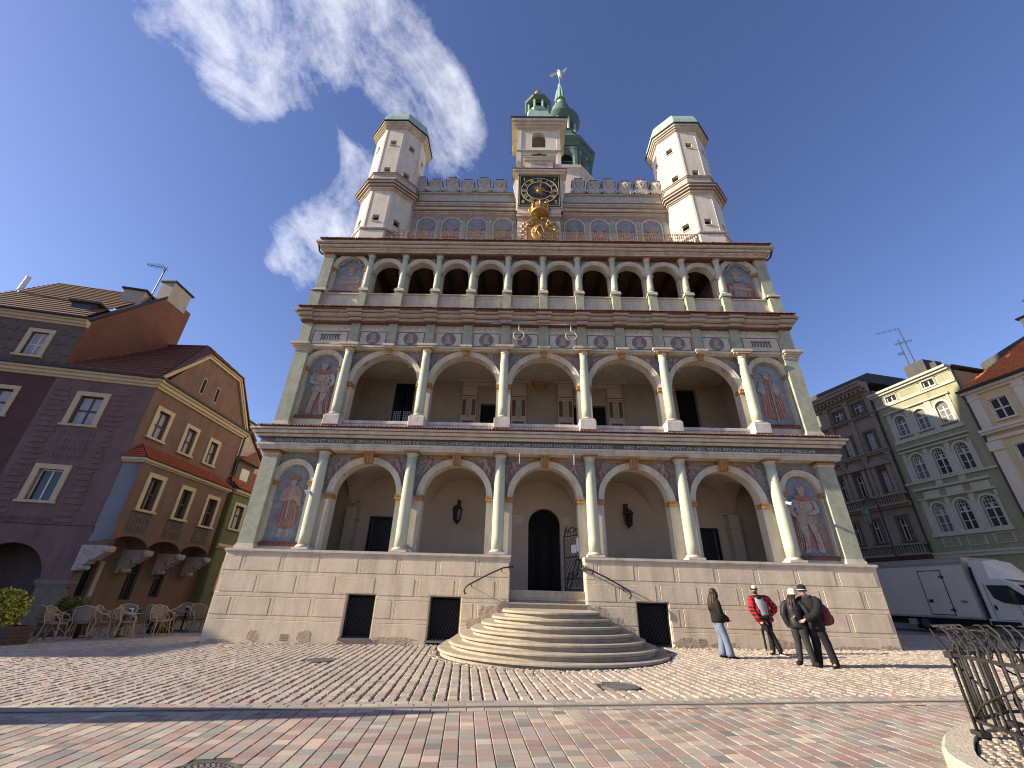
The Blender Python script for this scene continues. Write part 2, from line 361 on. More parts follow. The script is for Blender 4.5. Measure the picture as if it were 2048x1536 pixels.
for x in (-8.55, 4.95):
    m = MB(); z = zg(x)+.16
    m.box(x-.12, x+.12, -.626, -.6, z-.1, z+.1)
    for k in range(4): m.box(x-.13, x+.13, -.632, -.62, z-.08+.045*k, z-.065+.045*k)
    hp(m, 'air_grate', MM('worn'))
for i, (a, b, c, d) in enumerate(OPEN):
    c = .04 if i < 2 else .05
    w = MB(); w.box(a, b, -.30, -.27, c, d); wo = hp(w, 'cellar_window', MM('dark'))
    w = MB()
    n = 9
    for k in range(-n, 2*n):
        for sgn in (1, -1):
            # diagonal bars clipped to the opening
            x0 = a+(b-a)*k/n; pts = []
            for t in np.linspace(0, 1, 30):
                z = c+(d-c)*t; x = x0+sgn*(z-c)*.62
                if a <= x <= b: pts.append((x, -.43+.004*sgn, z))
            if len(pts) > 1: w.tube([pts[0], pts[-1]], .006, 4)
    for x in (a+.02, b-.02): w.box(x-.02, x+.02, -.46, -.42, c, d)
    w.box(a, b, -.46, -.42, d-.04, d); w.box(a, b, -.46, -.42, c, c+.04)
    w.build('lattice_grille', M_['iron'], wo)
    w = MB(); w.box(a-.04, b+.04, -.68, -.3, c-.06, c); w.build('sill', M_['steel'], wo)
for (x0, x1) in ((-11.27, DO[0]), (DO[1], 11.27)):
    m = MB(); e0, e1 = (.05 if x0 < -11 else .02), (.05 if x1 > 11 else .02)
    m.box(x0-e0*.5, x1+e1*.5, -.64, .3, 2.53, 2.58); m.box(x0-e0, x1+e1, -.675, .3, 2.58, 2.66)
    hp(m, 'plinth_cornice', MM('moulding'))

# ---- loggia floors, back walls and vaults
m = MB(); m.box(-11, 11, -.3, 3.0, 1.2, 1.58); hp(m, 'lower_loggia_floor', MM('stone'))
m = MB()
H1 = [(-7.55, -6.45, 2.3, 4.35), (6.55, 7.7, 2.3, 4.2), (-.55, .85, 1.58, 4.93, True)]
wall_cells(m, -11, 11, 1.5, 6.9, H1, 3.0, 3.35)
m.box(-11.02, -10.4, .2, 3.0, 1.5, 6.9); m.box(10.4, 11.02, .2, 3.0, 1.5, 6.9)
for x in (-8.35, 8.35): m.box(x-.22, x+.22, 2.55, 3.0, 1.5, 4.76); m.box(x-.27, x+.27, 2.5, 3.0, 4.2, 4.27)
hp(m, 'lower_loggia_wall', MM('interior'))
m = MB(); m.sm = True
for bx in BX:
    n, k = 20, 14; g = []
    for j in range(k+1):
        y = .45+(3.0-.45)*j/k
        row = []
        for i in range(n+1):
            x = bx-1.745+3.49*i/n
            hx = math.sqrt(max(0, 1.5**2-(x-bx)**2)) if abs(x-bx) < 1.5 else 0
            ry = 1.28; hy = math.sqrt(max(0, ry**2-(y-1.725)**2))
            row.append((x, y, 4.72+max(hx*.97, hy*.97)))
        g.append(row)
    m.add([p for r_ in g for p in r_], [(j*(n+1)+i, j*(n+1)+i+1, (j+1)*(n+1)+i+1, (j+1)*(n+1)+i) for j in range(k) for i in range(n)])
o = m.build('groin_vault', M_['interior'], HALL, fix=False)
for (a, b, c, d, *_) in H1[:2]:
    m = MB(); m.box(a, b, 3.3, 3.33, c, d)
    for k in range(9): m.box(a+(b-a)*k/8-.012, a+(b-a)*k/8+.012, 3.1, 3.12, c, d)
    for k in range(11): m.box(a, b, 3.085, 3.1, c+(d-c)*k/10-.012, c+(d-c)*k/10+.012)
    m.box(a-.06, a, 2.96, 3.1, c, d); m.box(b, b+.06, 2.96, 3.1, c, d); m.box(a-.06, b+.06, 2.96, 3.1, d, d+.06)
    hp(m, 'barred_window', MM('iron'))
m = MB(); m.prism([(-.55, 1.58)]+arc(.15, 4.23, .7, PI, 0, 14)+[(.85, 1.58)], 3.33, 3.37)
dr = hp(m, 'entrance_door', MM('dark'))  # dark sheet standing in for the unlit interior beyond the open door
m = MB()
for x in (-.4, .16, .7): m.box(x-.16, x+.16, 3.31, 3.332, 1.7, 3.9)
m.build('door_board', M_['doorshade'], dr)
for q_ in ((-1.25, -.75, 4.22, 4.62), (.95, 1.3, 4.25, 4.55)): m = MB(); m.box(q_[0], q_[1], 2.97, 3.0, q_[2], q_[3]); hp(m, 'wall_tablet', MM('plaster'))
# open wrought-iron gate leaf with two notices
m = MB(); gx0, gx1, gy0, gy1 = .80, 1.32, 1.05, .1
def gp(t, z, o=0): return (gx0+(gx1-gx0)*t, gy0+(gy1-gy0)*t-o, z)
for t in (0, 1): m.tube([gp(t, 1.6), gp(t, 3.55)], .022, 6)
for z in (1.64, 2.0, 2.75, 3.5): m.tube([gp(0, z), gp(1, z)], .02, 6)
for k in range(-6, 8):
    for sg in (1, -1):
        pts = [gp(t, z) for t in np.linspace(0, 1, 12) for z in [1.64+.24*k+sg*t*1.3+(1.3 if sg < 0 else 0)] if 1.64 <= z <= 3.5]
        if len(pts) > 1: m.tube([pts[0], pts[-1]], .009, 4)
for c0, rr in ((.25, .2), (.75, .2), (.5, .28)): m.tube([gp(c0+rr*math.cos(a)*.9, 3.55+rr*.9*math.sin(a)) for a in np.linspace(0, PI, 12)], .02, 5)
for s_ in (0, 1): m.tube([gp(.08+.8*t, 1.7+.9*t+.25*math.sin(t*PI*2+s_*PI)) for t in np.linspace(0, 1, 14)], .022, 5)
m.tube([gp(.02, 3.5), gp(.1, 3.75), gp(.2, 3.85)], .022, 5); m.tube([gp(.98, 3.5), gp(.93, 3.75), gp(.9, 3.9)], .022, 5)
gate = hp(m, 'iron_gate', MM('iron'))
m = MB()
for (a, b, c, d) in ((.42, .72, 2.88, 3.17), (.74, 1.0, 2.92, 3.4)): m.add([gp(a, c, .03), gp(b, c, .03), gp(b, d, .03), gp(a, d, .03), gp(a, c, .02), gp(b, c, .02), gp(b, d, .02), gp(a, d, .02)], [(0, 1, 2, 3), (7, 6, 5, 4), (0, 4, 5, 1), (2, 6, 7, 3), (0, 3, 7, 4), (1, 5, 6, 2)])
m.build('notice', M_['paper'], gate)

# ---- arcade walls
def arcade(name, bays, half, zb, zt, zs, r, y0, y1, mats):
    m = MB()
    for bx in bays:
        ring = arch_hole(bx, half, zb, zs, r)
        poly_l = [(bx-half, zb), (bx-half, zt)]
        n = len(ring); mid = n//2
        L = [(bx-half, zb), (bx-half, zt), (bx, zt)]+ring[:mid+1][::-1]
        Q = [(bx, zt), (bx+half, zt), (bx+half, zb)]+ring[mid:][::-1]
        m.mi = 0
        for P in (L, Q):
            m.add([(x, y0, z) for x, z in P], [tuple(range(len(P)))]); m.add([(x, y1, z) for x, z in P], [tuple(range(len(P)-1, -1, -1))])
        m.mi = 1; m.strip([(x, y0, z) for x, z in ring], [(x, y1, z) for x, z in ring]); m.mi = 0
        # pale pier faces below the springing
        m.mi = 1
        for sg in (-1, 1): m.box(min(bx+sg*half, bx+sg*r), max(bx+sg*half, bx+sg*r), y0-.004, y0+.02, zb, zs)
        m.mi = 0
    return m.build(name, mats, HALL, fix=False)
arcade('lower_arcade_wall', BX, 1.745, 2.66, 6.4, 4.757, 1.243, 0, .45, MM('spandrel', 'plaster'))
arcade('middle_arcade_wall', BX, 1.745, 7.75, 11.3, 9.57, 1.44, 0, .45, MM('spandrel', 'plaster'))
BX3 = [1.745*(k+.5) for k in range(-5, 5)]
arcade('upper_arcade_wall', BX3, .8725, 14.42, 16.85, 15.83, .655, 0, .35, MM('spandrel', 'plaster'))
def archivolt(bx, zs, r, r2, y, zb, nm='arch_moulding', imp='ochre', kz=None):
    m = MB(); n = 28
    prof = [(r-.012, y), (r-.012, y-.07), (r+.05, y-.075), (r+.06, y-.1), (r2-.05, y-.105), (r2-.03, y-.13), (r2, y-.13), (r2, y)]
    rs = []
    for i in range(n+1):
        a = PI-PI*i/n; rs.append([(bx+rr*math.cos(a), yy, zs+rr*math.sin(a)) for rr, yy in prof])
    m.rings(rs)
    o = m.build(nm, M_['moulding'], HALL)
    for sg in (-1, 1):
        m = MB(); x0, x1 = sorted((bx+sg*(r-.03), bx+sg*(r2+.02)))
        m.box(x0, x1, y-.15, y+.3, zs-.05, zs); m.box(x0+.01, x1-.01, y-.13, y+.3, zs-.12, zs-.053); m.box(x0, x1, y-.15, y+.3, zs-.17, zs-.122)
        m.build('impost', M_[imp], o)
    return o
for bx in BX:
    o = archivolt(bx, 4.757, 1.243, 1.46, -.002, 2.66)
    m = MB()
    for k in range(5): m.prism([(bx-.14+.056*k+.005, 5.93), (bx-.14+.056*(k+1)-.005, 5.93), (bx-.17+.068*(k+1)-.005, 6.31), (bx-.17+.068*k+.005, 6.31)], -.33-(.025 if k % 2 == 0 else 0), -.1)
    m.box(bx-.2, bx+.2, -.37, -.1, 6.31, 6.368); m.box(bx-.12, bx+.12, -.3, -.1, 5.935, 6.3)
    m.build('keystone', M_['ochre'], o)
    o = archivolt(bx, 9.57, 1.44, 1.645, -.002, 7.75)
    m = MB(); m.box(bx-.11, bx+.11, -.22, -.1, 10.95, 11.18); m.box(bx-.15, bx+.15, -.26, -.1, 11.14, 11.2); m.build('keystone', M_['ochre'], o)
for bx in BX3: archivolt(bx, 15.83, .655, .845, -.002, 14.42, imp='pinkish')

# ---- painted spandrel figures (low relief bodies with wings and drapery)
def relief_fig(m, x, z, h, lean, f, flip=1):
    def P(u, w): return (x+flip*u*h, f, z+w*h)
    def lim(pts, r): m.tube([P(*p) for p in pts], [q*h for q in r], 6)
    m.mi = 1
    lim([(0, .55), (.03+lean*.2, .75), (lean*.3, .86)], [.09, .11, .06]); c = P(lean*.34, .95); m.ell(c, (.06*h, .05*h, .075*h), 8, 5)
    lim([(.02, .55), (.16, .38), (.1, .15), (.18, .02)], [.085, .07, .05, .03]); lim([(-.02, .55), (-.05, .34), (-.2, .2), (-.24, .02)], [.085, .07, .05, .03])
    lim([(.03, .78), (.2, .7), (.3, .86)], [.05, .045, .03]); lim([(-.02, .78), (-.18, .66), (-.28, .72)], [.05, .045, .03])
    m.mi = 2
    for k in range(4): lim([(-.06, .8-.02*k), (-.2-.05*k, .95-.1*k), (-.34-.03*k, .98-.16*k)], [.03, .035, .012])
    m.mi = 3; lim([(.05, .6), (.16, .5), (.28, .3), (.2, .1)], [.07, .06, .05, .03])
for (zz, h) in ((5.45, .95), (10.35, .85)):
    for i, x in enumerate(CX1):
        for sg in (-1, 1):
            if (i == 0 and sg < 0) or (i == 5 and sg > 0): continue
            m = MB(); relief_fig(m, x+sg*.58, zz, h*random.uniform(.9, 1.05), random.uniform(-.6, .6), -.015, random.choice((-1, 1)))
            hp(m, 'spandrel_figure', MM('figure', 'figpink', 'figure', 'figred', 'ochre'))
    for bx in BX:
        for sg in (-1, 1):
            m = MB(); x0, x1 = sorted((bx+sg*.27, bx+sg*.95)); m.box(x0, x1, -.03, .0, zz+.76, zz+.88); hp(m, 'painted_tablet', MM('ochre'))
m = MB()
for x in [1.745*k for k in range(-5, 6)]:
    for sg in (-1, 1):
        if abs(x+sg*.3) > 9.1: continue
        m.tube([(x+sg*(.22+.3*t+.05*math.sin(9*t)), -.01, 16.45+.25*t+.06*math.cos(9*t)) for t in np.linspace(0, 1, 8)], .03, 5)
        m.tube([(x+sg*(.2+.1*t), -.01, 16.3+.35*t) for t in (0, 1)], .035, 5)
hp(m, 'spandrel_scrolls', MM('figure'))

# ---- columns
def column(x, y, zb, zt, r, red=False, ped=None):
    m = MB(); m.sm = True; H = zt-zb
    sh = [(r*(1-.16*(max(0, (t-.3)/.7)**1.6)), zb+.14+(H-.36)*t) for t in np.linspace(0, 1, 9)]
    m.lathe(x, y, sh, 20); o = m.build('column', M_['column'], HALL)
    m = MB(); m.box(x-r*1.38, x+r*1.38, y-r*1.38, y+r*1.38, zb-.02, zb+.05); m.sm = True
    m.lathe(x, y, [(r*1.3, zb+.05), (r*1.36, zb+.075), (r*1.3, zb+.1), (r*1.1, zb+.11), (r*1.15, zb+.13), (r*1.02, zb+.15)], 20); m.build('column_base', M_['plaster'], o)
    m = MB(); m.sm = True; m.mi = 0; q_ = r*.84; t0 = zt-.23
    m.lathe(x, y, [(q_*1.0, t0), (q_*1.12, t0+.015), (q_*1.12, t0+.04), (q_*1.02, t0+.05), (q_*1.02, t0+.1), (q_*1.3, t0+.155), (q_*1.35, t0+.165)], 20); m.sm = False
    m.mi = 1; m.box(x-r*1.3, x+r*1.3, y-r*1.3, y+r*1.3, zt-.068, zt-.03); m.mi = 2; m.box(x-r*1.38, x+r*1.38, y-r*1.38, y+r*1.38, zt-.03, zt)
    m.build('column_capital', MM('column', 'ochre', 'redtrim') if red else MM('moulding', 'ochre', 'moulding'), o)
    return o
for x in CX1:
    column(x*1.004, -.27, 2.70, 6.37, .215, True)
    column(x*1.0, -.26, 7.86, 11.19, .195)
for k in range(-5, 6): column(1.745*k, -.16, 14.52, 16.80, .152, True)
for x in CX1: m = MB(); m.bbox(x-.33, x+.33, -.56, .1, 7.42, 7.845, .02); hp(m, 'column_pedestal', MM('whitestone'))

# ---- corner pilasters
def pilaster(sx, w, zb, zt, y, red, xo=11.2):
    a, b = sorted((sx*xo, sx*(xo-w))); m = MB(); m.box(a, b, y, .5, zb+.2, zt-.2); m.box(min(a, b) if sx < 0 else b-.05, max(a, b) if sx > 0 else a+.05, .5, 3.0, zb, zt)
    o = m.build('pilaster', M_['pilaster'], HALL)
    m = MB(); m.box(a-.02, b+.02, y-.02, .5, zb+.13, zb+.2); m.box(a-.05, b+.05, y-.05, .5, zb, zb+.13); m.build('pilaster_base', M_['plaster'], o)
    m = MB(); m.mi = 0; m.box(a-.03, b+.03, y-.03, .5, zt-.2, zt-.14); m.mi = 1; m.box(a-.05, b+.05, y-.05, .5, zt-.14, zt-.06); m.mi = 2; m.box(a-.07, b+.07, y-.07, .5, zt-.06, zt)
    m.build('pilaster_capital', MM('moulding', 'ochre', 'redtrim') if red else MM('moulding', 'pinkish', 'moulding'), o)
for sx in (-1, 1):
    pilaster(sx, .6, 2.66, 6.37, -.3, True); pilaster(sx, .58, 7.42, 11.19, -.3, False, 11.17); pilaster(sx, .5, 14.42, 16.82, -.24, True, 11.15)
    a, b = sorted((sx*11.15, sx*10.65)); 
# ---- painted corner niches
def figure(m, cx, zb, h, f, kind, sx=1):
    """flat painted standing or half figure; every patch lies a few millimetres over the last"""
    st = [0]
    def P(pts, mi):
        m.mi = mi; y = f-.004*(st[0]+1); st[0] += 1
        if len(pts) > 4:
            for _ in range(2): pts = [q for i in range(len(pts)) for q in ((pts[i][0]*.75+pts[(i+1) % len(pts)][0]*.25, pts[i][1]*.75+pts[(i+1) % len(pts)][1]*.25), (pts[i][0]*.25+pts[(i+1) % len(pts)][0]*.75, pts[i][1]*.25+pts[(i+1) % len(pts)][1]*.75))]
        m.prism([(cx+sx*u*h, zb+w*h) for u, w in pts], y, y+.003)
    def ov(u, w, a, b, mi, n=12): P([(u+a*math.cos(2*PI*i/n), w+b*math.sin(2*PI*i/n)) for i in range(n)], mi)
    def fold(u0, w0, u1, w1, t, mi): P([(u0-t, w0), (u0+t, w0), (u1+t, w1), (u1-t, w1)], mi)
    if kind == 'robe':
        P([(-.09, .02), (-.05, .02), (-.04, .3), (-.1, .3)], 0); P([(.03, .01), (.09, .02), (.06, .3), (0, .3)], 0)
        P([(-.17, .17), (.12, .15), (.15, .3), (.13, .62), (-.12, .62), (-.17, .4)], 1)
        for k in range(6): fold(-.13+.05*k, .2, -.1+.042*k, .6, .006, 3 if k % 2 else 0)
        P([(-.17, .6), (-.16, .74), (-.08, .82), (.08, .82), (.17, .74), (.19, .58), (.1, .56), (.06, .64), (-.06, .64), (-.1, .56)], 3)
        fold(.0, .3, .02, .76, .016, 2); P([(-.19, .5), (-.14, .5), (-.08, .6), (.14, .56), (.16, .6), (-.06, .66), (-.16, .62)], 2)
        ov(.01, .87, .05, .062, 2); ov(.01, .835, .04, .04, 0); P([(-.08, .9), (.1, .9), (.09, .94), (.04, .985), (-.04, .985), (-.09, .94)], 1)
    elif kind == 'armour':
        P([(-.25, .03), (-.12, .0), (.0, .1), (.1, .02), (.3, .0), (.27, .3), (.2, .55), (.13, .78), (-.15, .78), (-.22, .5), (-.2, .25)], 1)
        for k in range(7): fold(.1+.028*k, .06, .07+.016*k, .6, .007, 3 if k % 2 else 0)
        for k in range(3): fold(-.2+.03*k, .1, -.17+.02*k, .5, .007, 3)
        P([(-.13, .03), (-.17, .0), (-.08, .0), (-.06, .06), (-.03, .2), (-.02, .3), (-.015, .47), (-.12, .48), (-.13, .35), (-.1, .22), (-.12, .1)], 0); P([(.06, .05), (.05, .02), (.15, .0), (.15, .04), (.13, .14), (.14, .25), (.11, .36), (.1, .48), (0, .47), (.02, .34), (.06, .22)], 0)
        ov(-.075, .28, .035, .03, 2); ov(.08, .28, .035, .03, 2); fold(-.08, .05, -.075, .25, .008, 3); fold(.1, .05, .085, .25, .008, 3)
        P([(-.16, .43), (-.05, .4), (.05, .43), (.15, .41), (.12, .53), (.13, .64), (.17, .74), (.1, .815), (-.08, .82), (-.17, .75), (-.13, .62), (-.12, .54)], 0)
        for k in range(5): fold(-.12+.06*k, .43, -.1+.05*k, .54, .012, 2 if k % 2 else 3)
        P([(-.12, .55), (.12, .55), (.12, .575), (-.12, .575)], 3); ov(.0, .68, .07, .08, 2); fold(0, .59, 0, .78, .005, 3)
        P([(-.13, .79), (-.2, .76), (-.25, .64), (-.24, .56), (-.17, .5), (-.13, .5), (-.15, .57), (-.18, .62), (-.14, .7)], 0); P([(.12, .79), (.19, .75), (.23, .64), (.2, .58), (.1, .54), (.05, .55), (.06, .59), (.15, .63), (.14, .7)], 0)
        ov(-.15, .5, .025, .025, 2); ov(.06, .57, .025, .022, 2); fold(-.2, .05, -.15, .62, .006, 4 if False else 3)
        P([(-.15, .8), (-.05, .77), (.06, .77), (.15, .8), (.1, .85), (-.1, .85)], 1); ov(0, .89, .048, .06, 2); ov(0, .855, .035, .03, 3); P([(-.06, .91), (.06, .91), (.065, .95), (.03, .985), (0, 1.01), (-.03, .985), (-.065, .95)], 0); fold(-.02, .96, .05, 1.02, .02, 1)
    elif kind == 'gown':
        P([(-.2, .08), (.2, .06), (.19, .4), (.13, .72), (.07, .82), (-.07, .82), (-.15, .7), (-.18, .4)], 1)
        for k in range(7): fold(-.16+.05*k, .1, -.09+.03*k, .7, .008, 3 if k % 2 else 2)
        P([(-.22, .6), (-.13, .8), (-.05, .7), (-.09, .5)], 0); P([(.2, .6), (.12, .8), (.04, .7), (.1, .5)], 0); fold(.02, .03, .04, .78, .014, 0)
        ov(0, .88, .05, .065, 2); P([(-.07, .91), (.07, .91), (.09, .98), (.04, .955), (0, 1.0), (-.04, .955), (-.09, .98)], 3)
    else:
        P([(-.42, 0), (.42, 0), (.4, .3), (.3, .52), (.1, .6), (-.12, .6), (-.33, .5), (-.42, .28)], 1 if kind == 'bust' else 0)
        P([(-.16, .02), (.18, .02), (.16, .5), (-.14, .5)], 0); 
        for k in range(5): fold(-.3+.14*k, .02, -.22+.1*k, .45, .02, 3 if k % 2 else 2)
        P([(-.3, .28), (.32, .22), (.34, .32), (-.28, .4)], 2)
        ov(0, .72, .1, .13, 2); ov(0, .64, .085, .085, 0); P([(-.13, .78), (.13, .78), (.17, .9), (.07, .86), (0, .95), (-.07, .86), (-.17, .9)], 3)
FM = MM('figure', 'figred', 'figskin', 'figpink')
def niche(cx, half0, r, zb, zs, zt, kind, sx, x_in, fig_h):
    x0, x1 = sorted((sx*x_in, sx*10.7)); m = MB()
    ring = arch_hole(cx, half0, zb, zs, r, 20); mid = len(ring)//2
    L = [(x0, zb-.55), (x0, zt), (cx, zt)]+ring[:mid+1][::-1]+[(cx-r, zb-.55)]; Q = [(cx, zt), (x1, zt), (x1, zb-.55), (cx+r, zb-.55)]+ring[mid:][::-1]
    m.mi = 0
    for P in (L, Q): m.add([(x, 0, z) for x, z in P], [tuple(range(len(P)))])
    m.mi = 1; m.strip([(x, 0, z) for x, z in ring], [(x, .13, z) for x, z in ring])
    for sg in (-1, 1): a, b = sorted((cx+sg*r, cx+sg*(r+.2))); m.box(a, b, -.05, .01, zb, zs)
    m.mi = 1; m.add([(x0, -.003, zb-.55), (x1, -.003, zb-.55), (x1, -.003, zb), (x0, -.003, zb)], [(0, 1, 2, 3)])
    o = m.build('corner_niche', MM('spandrel', 'plaster'), HALL, fix=False)
    archm = archivolt(cx, zs, r, r+.2, -.002, zb)
    m = MB(); m.prism([(x, z) for x, z in ring], .128, .16); mu = m.build('mural', M_['mural'], o)
    m = MB(); figure(m, cx-.03*sx, zb+.12, fig_h, .122, kind, sx); m.build('painted_figure', FM, mu)
    m = MB(); m.mi = 0
    for k in range(int(2*r/.11)+1): m.lathe(cx-r+.055+.11*k, -.03, [(.05, zb-.03), (.052, zb+.03)], 8)
    m.box(cx-r-.02, cx+r+.02, -.05, .14, zb-.12, zb-.03); m.build('sill_tiles', M_['tile'], o)
    m = MB()
    for sg in (-1, 1):
        m.tube([(cx+sg*(.1+.55*t), -.015, zt-.28-.35*t*t+.1*math.sin(7*t)) for t in np.linspace(0, 1, 10)], .04, 5)
        m.tube([(cx+sg*(.7+.1*math.cos(a)), -.015, zt-.45+.1*math.sin(a)) for a in np.linspace(0, 5, 9)], .03, 5)
    m.build('spandrel_ornament', M_['figure'], o)
for sx, kk in ((-1, ('robe', 'armour', 'half')), (1, ('armour', 'gown', 'bust'))):
    niche(sx*9.88, .86, .665, 2.93, 5.21, 6.4, kk[0], sx, 8.725, 2.45)
    niche(sx*9.83, .86, .70, 7.97, 10.30, 11.3, kk[1], sx, 8.725, 2.5)
    niche(sx*9.76, .86, .74, 14.57, 16.02, 16.85, kk[2], sx, 8.725, 1.75)

# ---- entablatures, ledges
def stack(name, rows_, mats, x=11.2, back=3.0):
    m = MB()
    for (z0, z1, pr, mi) in rows_: m.mi = mi; m.box(-x-pr+.3, x+pr-.3, -pr, back, z0, z1)
    return hp(m, name, mats)
stack('lower_entablature', [(6.37, 6.44, .50, 0), (6.44, 6.52, .53, 0), (6.52, 6.60, .57, 0), (6.60, 6.83, .47, 2), (6.83, 6.845, .56, 1), (6.845, 6.95, .62, 0), (6.95, 6.966, .65, 1), (6.966, 7.08, .74, 0), (7.08, 7.096, .77, 1), (7.096, 7.165, .83, 0)], MM('moulding', 'redtrim', 'friezebg'))
def tile_ledge(name, y0, z0, y1, z1, x, pitch=.115):
    m = MB(); m.mi = 0; m.box(-x+.02, x-.02, y0+.05, y1, z0-.05, z0+.01)
    m.add([(-x, y0, z0), (x, y0, z0), (x, y1, z1), (-x, y1, z1)], [(0, 1, 2, 3)])
    for sx in (-1, 1): m.add([(sx*x, y0, z0), (sx*x, y1, z1), (sx*x, y1, z0-.05)], [(0, 1, 2)])
    n = int(2*x/pitch); m.sm = True
    for k in range(n+1):
        cx = -x+k*2*x/n; r = .048+random.uniform(-.004, .004); j = random.uniform(-.015, .015); rs = []
        for (yy, zz, rr) in ((y0-.03+j, z0+.005, r), (y1, z1, r*.8)): rs.append([(cx+rr*math.cos(a), yy, zz+rr*1.1*math.sin(a)) for a in np.linspace(0, PI, 6)])
        m.rings(rs, closed=False, cap0=True, cap1=False)
    return m.build(name, M_['tile'], HALL, fix=False)
tile_ledge('lower_tiled_ledge', -.86, 7.205, -.02, 7.43, 11.4)
m = MB()
INS = 'FACITE JVDICIVM ET JVSTITIAM · SPOLIATVM LIBERATE DE MANV CALVMNIANTIS ADVENAM PVPILVM VIDVAM NOLITE CONTRISTARE   ·   NEC POTENTIA TVRBETVR NEC METV RELINQVAT IVDICIVM RESPVBLICAE'
text_bm(m, INS, .2, lambda x, y, z: (x-.1, -.472-z, 6.715+y*.95), width=21.3, depth=.003)
hp(m, 'inscription', MM('lettering'))
for bx in BX: m = MB(); m.box(bx-1.42, bx+1.42, -.12, .2, 7.42, 7.62); m.bbox(bx-1.41, bx+1.41, -.16, .3, 7.62, 7.76, .015); hp(m, 'parapet_slab', MM('whitestone'))
m = MB(); m.box(-11, 11, .1, 3.0, 7.2, 7.6); hp(m, 'middle_loggia_floor', MM('stone'))
m = MB()
H2 = [(-7.45, -6.45, 8.0, 11.1), (6.93, 7.95, 8.0, 11.1), (-3.0, -1.1, 8.0, 10.03), (1.55, 3.3, 8.0, 10.03)]
wall_cells(m, -11, 11, 7.4, 12.4, H2, 3.0, 3.3)
m.box(-11.02, -9.2, .2, 3.0, 7.4, 12.4); m.box(9.2, 11.02, .2, 3.0, 7.4, 12.4); m.box(-11, 11, .4, 3.0, 11.5, 11.7)
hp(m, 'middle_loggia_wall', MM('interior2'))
for i, (a, b, c, d) in enumerate(H2):
    m = MB(); m.mi = 0; m.box(a, b, 3.28, 3.31, c, d)
    if i == 0:
        for sg in (-1, 1):
            cx = (a+b)/2+sg*.24
            m.mi = 0; m.box(cx-.27, cx+.27, 3.1, 3.13, c, d)
            m.mi = 1
            for jj in range(16):
                for ii in range(4):
                    zc = c+.1+.095*jj
                    if zc < c+1.6: m.add([(cx-.15+.1*ii+.042*math.cos(t), 3.092, zc+.042*math.sin(t)) for t in np.linspace(0, 2*PI, 9)[:-1]], [tuple(range(8))])
    hp(m, 'loggia_window', MM('dark', 'leaded'))
for pcx in (-2.33, 2.52):
    m = MB(); m.mi = 0
    m.prism([(pcx-1.85, 11.16), (pcx+1.85, 11.16), (pcx+1.85, 11.28), (pcx-1.85, 11.28)], 2.72, 3.0)
    for sg in (-1, 1): m.prism([(pcx+sg*1.85, 11.283), (pcx+sg*1.85, 11.40), (pcx, 12.3), (pcx, 12.16)], 2.75, 3.0)
    m.prism([(pcx-1.5, 11.283), (pcx+1.5, 11.283), (pcx, 12.1)], 2.94, 3.0)
    m.box(pcx-1.6, pcx+1.6, 2.85, 3.0, 10.95, 11.155)
    for sg in (-1, 1):
        c0 = pcx+sg*1.25; m.mi = 0; m.box(c0-.36, c0+.36, 2.9, 3.0, 10.4, 10.945); m.box(c0-.42, c0+.42, 2.82, 3.0, 10.30, 10.36)
        m.mi = 1; m.box(c0-.42, c0+.42, 2.82, 3.0, 10.365, 10.4); m.mi = 0; m.box(c0-.38, c0+.38, 2.88, 3.0, 7.6, 10.295)
        m.mi = 1
        for q_ in (-.24, .24): m.box(c0+q_-.09, c0+q_+.09, 2.865, 2.9, 9.35, 10.2)
        m.mi = 2; m.box(c0-.1, c0+.1, 2.86, 2.9, 9.25, 10.2); m.mi = 1; m.box(c0-.28, c0+.28, 2.868, 2.9, 8.7, 9.05)
    hp(m, 'pedimented_surround', MM('interior', 'redtrim', 'pilaster'))
m = MB(); m.sm = True; m.ell((0, 2.97, 11.2), (.36, .1, .48)); m.tube([(-.5, 2.95, 11.5), (-.35, 2.9, 11.75), (0, 2.9, 11.82), (.35, 2.9, 11.75), (.5, 2.95, 11.5)], .07); m.ell((0, 2.9, 11.9), (.14, .06, .12))
hp(m, 'carved_arms', MM('ochre'))

# ---- medallion frieze and second ledge
m = MB(); m.mi = 0; m.box(-11.0, 11.0, -.12, 3.0, 11.3, 13.1)
hp(m, 'frieze_wall', MM('plaster'))
PX = [1.745*k for k in range(-5, 6)]+[-11.0, 11.0]
m = MB()
m.box(-11.18, 11.18, -.22, .1, 11.19, 11.25); m.box(-11.25, 11.25, -.30, .1, 11.25, 11.34)
for x in CX1+[-10.95, 10.95]: m.box(x-.36, x+.36, -.46, .1, 11.192, 11.26); m.box(x-.42, x+.42, -.54, .1, 11.26, 11.36)
for bx in BX: m.box(bx-.22, bx+.22, -.42, .1, 11.2, 11.262); m.box(bx-.27, bx+.27, -.48, .1, 11.262, 11.355)
hp(m, 'string_course', MM('moulding'))
for x in PX: m = MB(); m.box(x-(.2 if abs(x) < 10 else .24), x+(.2 if abs(x) < 10 else .24), -.25, .1, 11.362, 12.55); hp(m, 'frieze_strip', MM('pilaster'))
for i in range(-5, 5):
    m = MB(); cx = 1.745*(i+.5)
    for k in range(9): m.ell((cx-.6+.15*k, -.125, 12.40+.03*(-1)**k), (.07, .03, .05), 6, 4)
    for k in range(5): m.tube([(cx-.55+.27*k+.09*math.cos(a), -.125, 12.40+.09*math.sin(a)) for a in np.linspace(.3, 5, 7)], .018, 4)
    hp(m, 'scroll_band', MM('greyrel'))
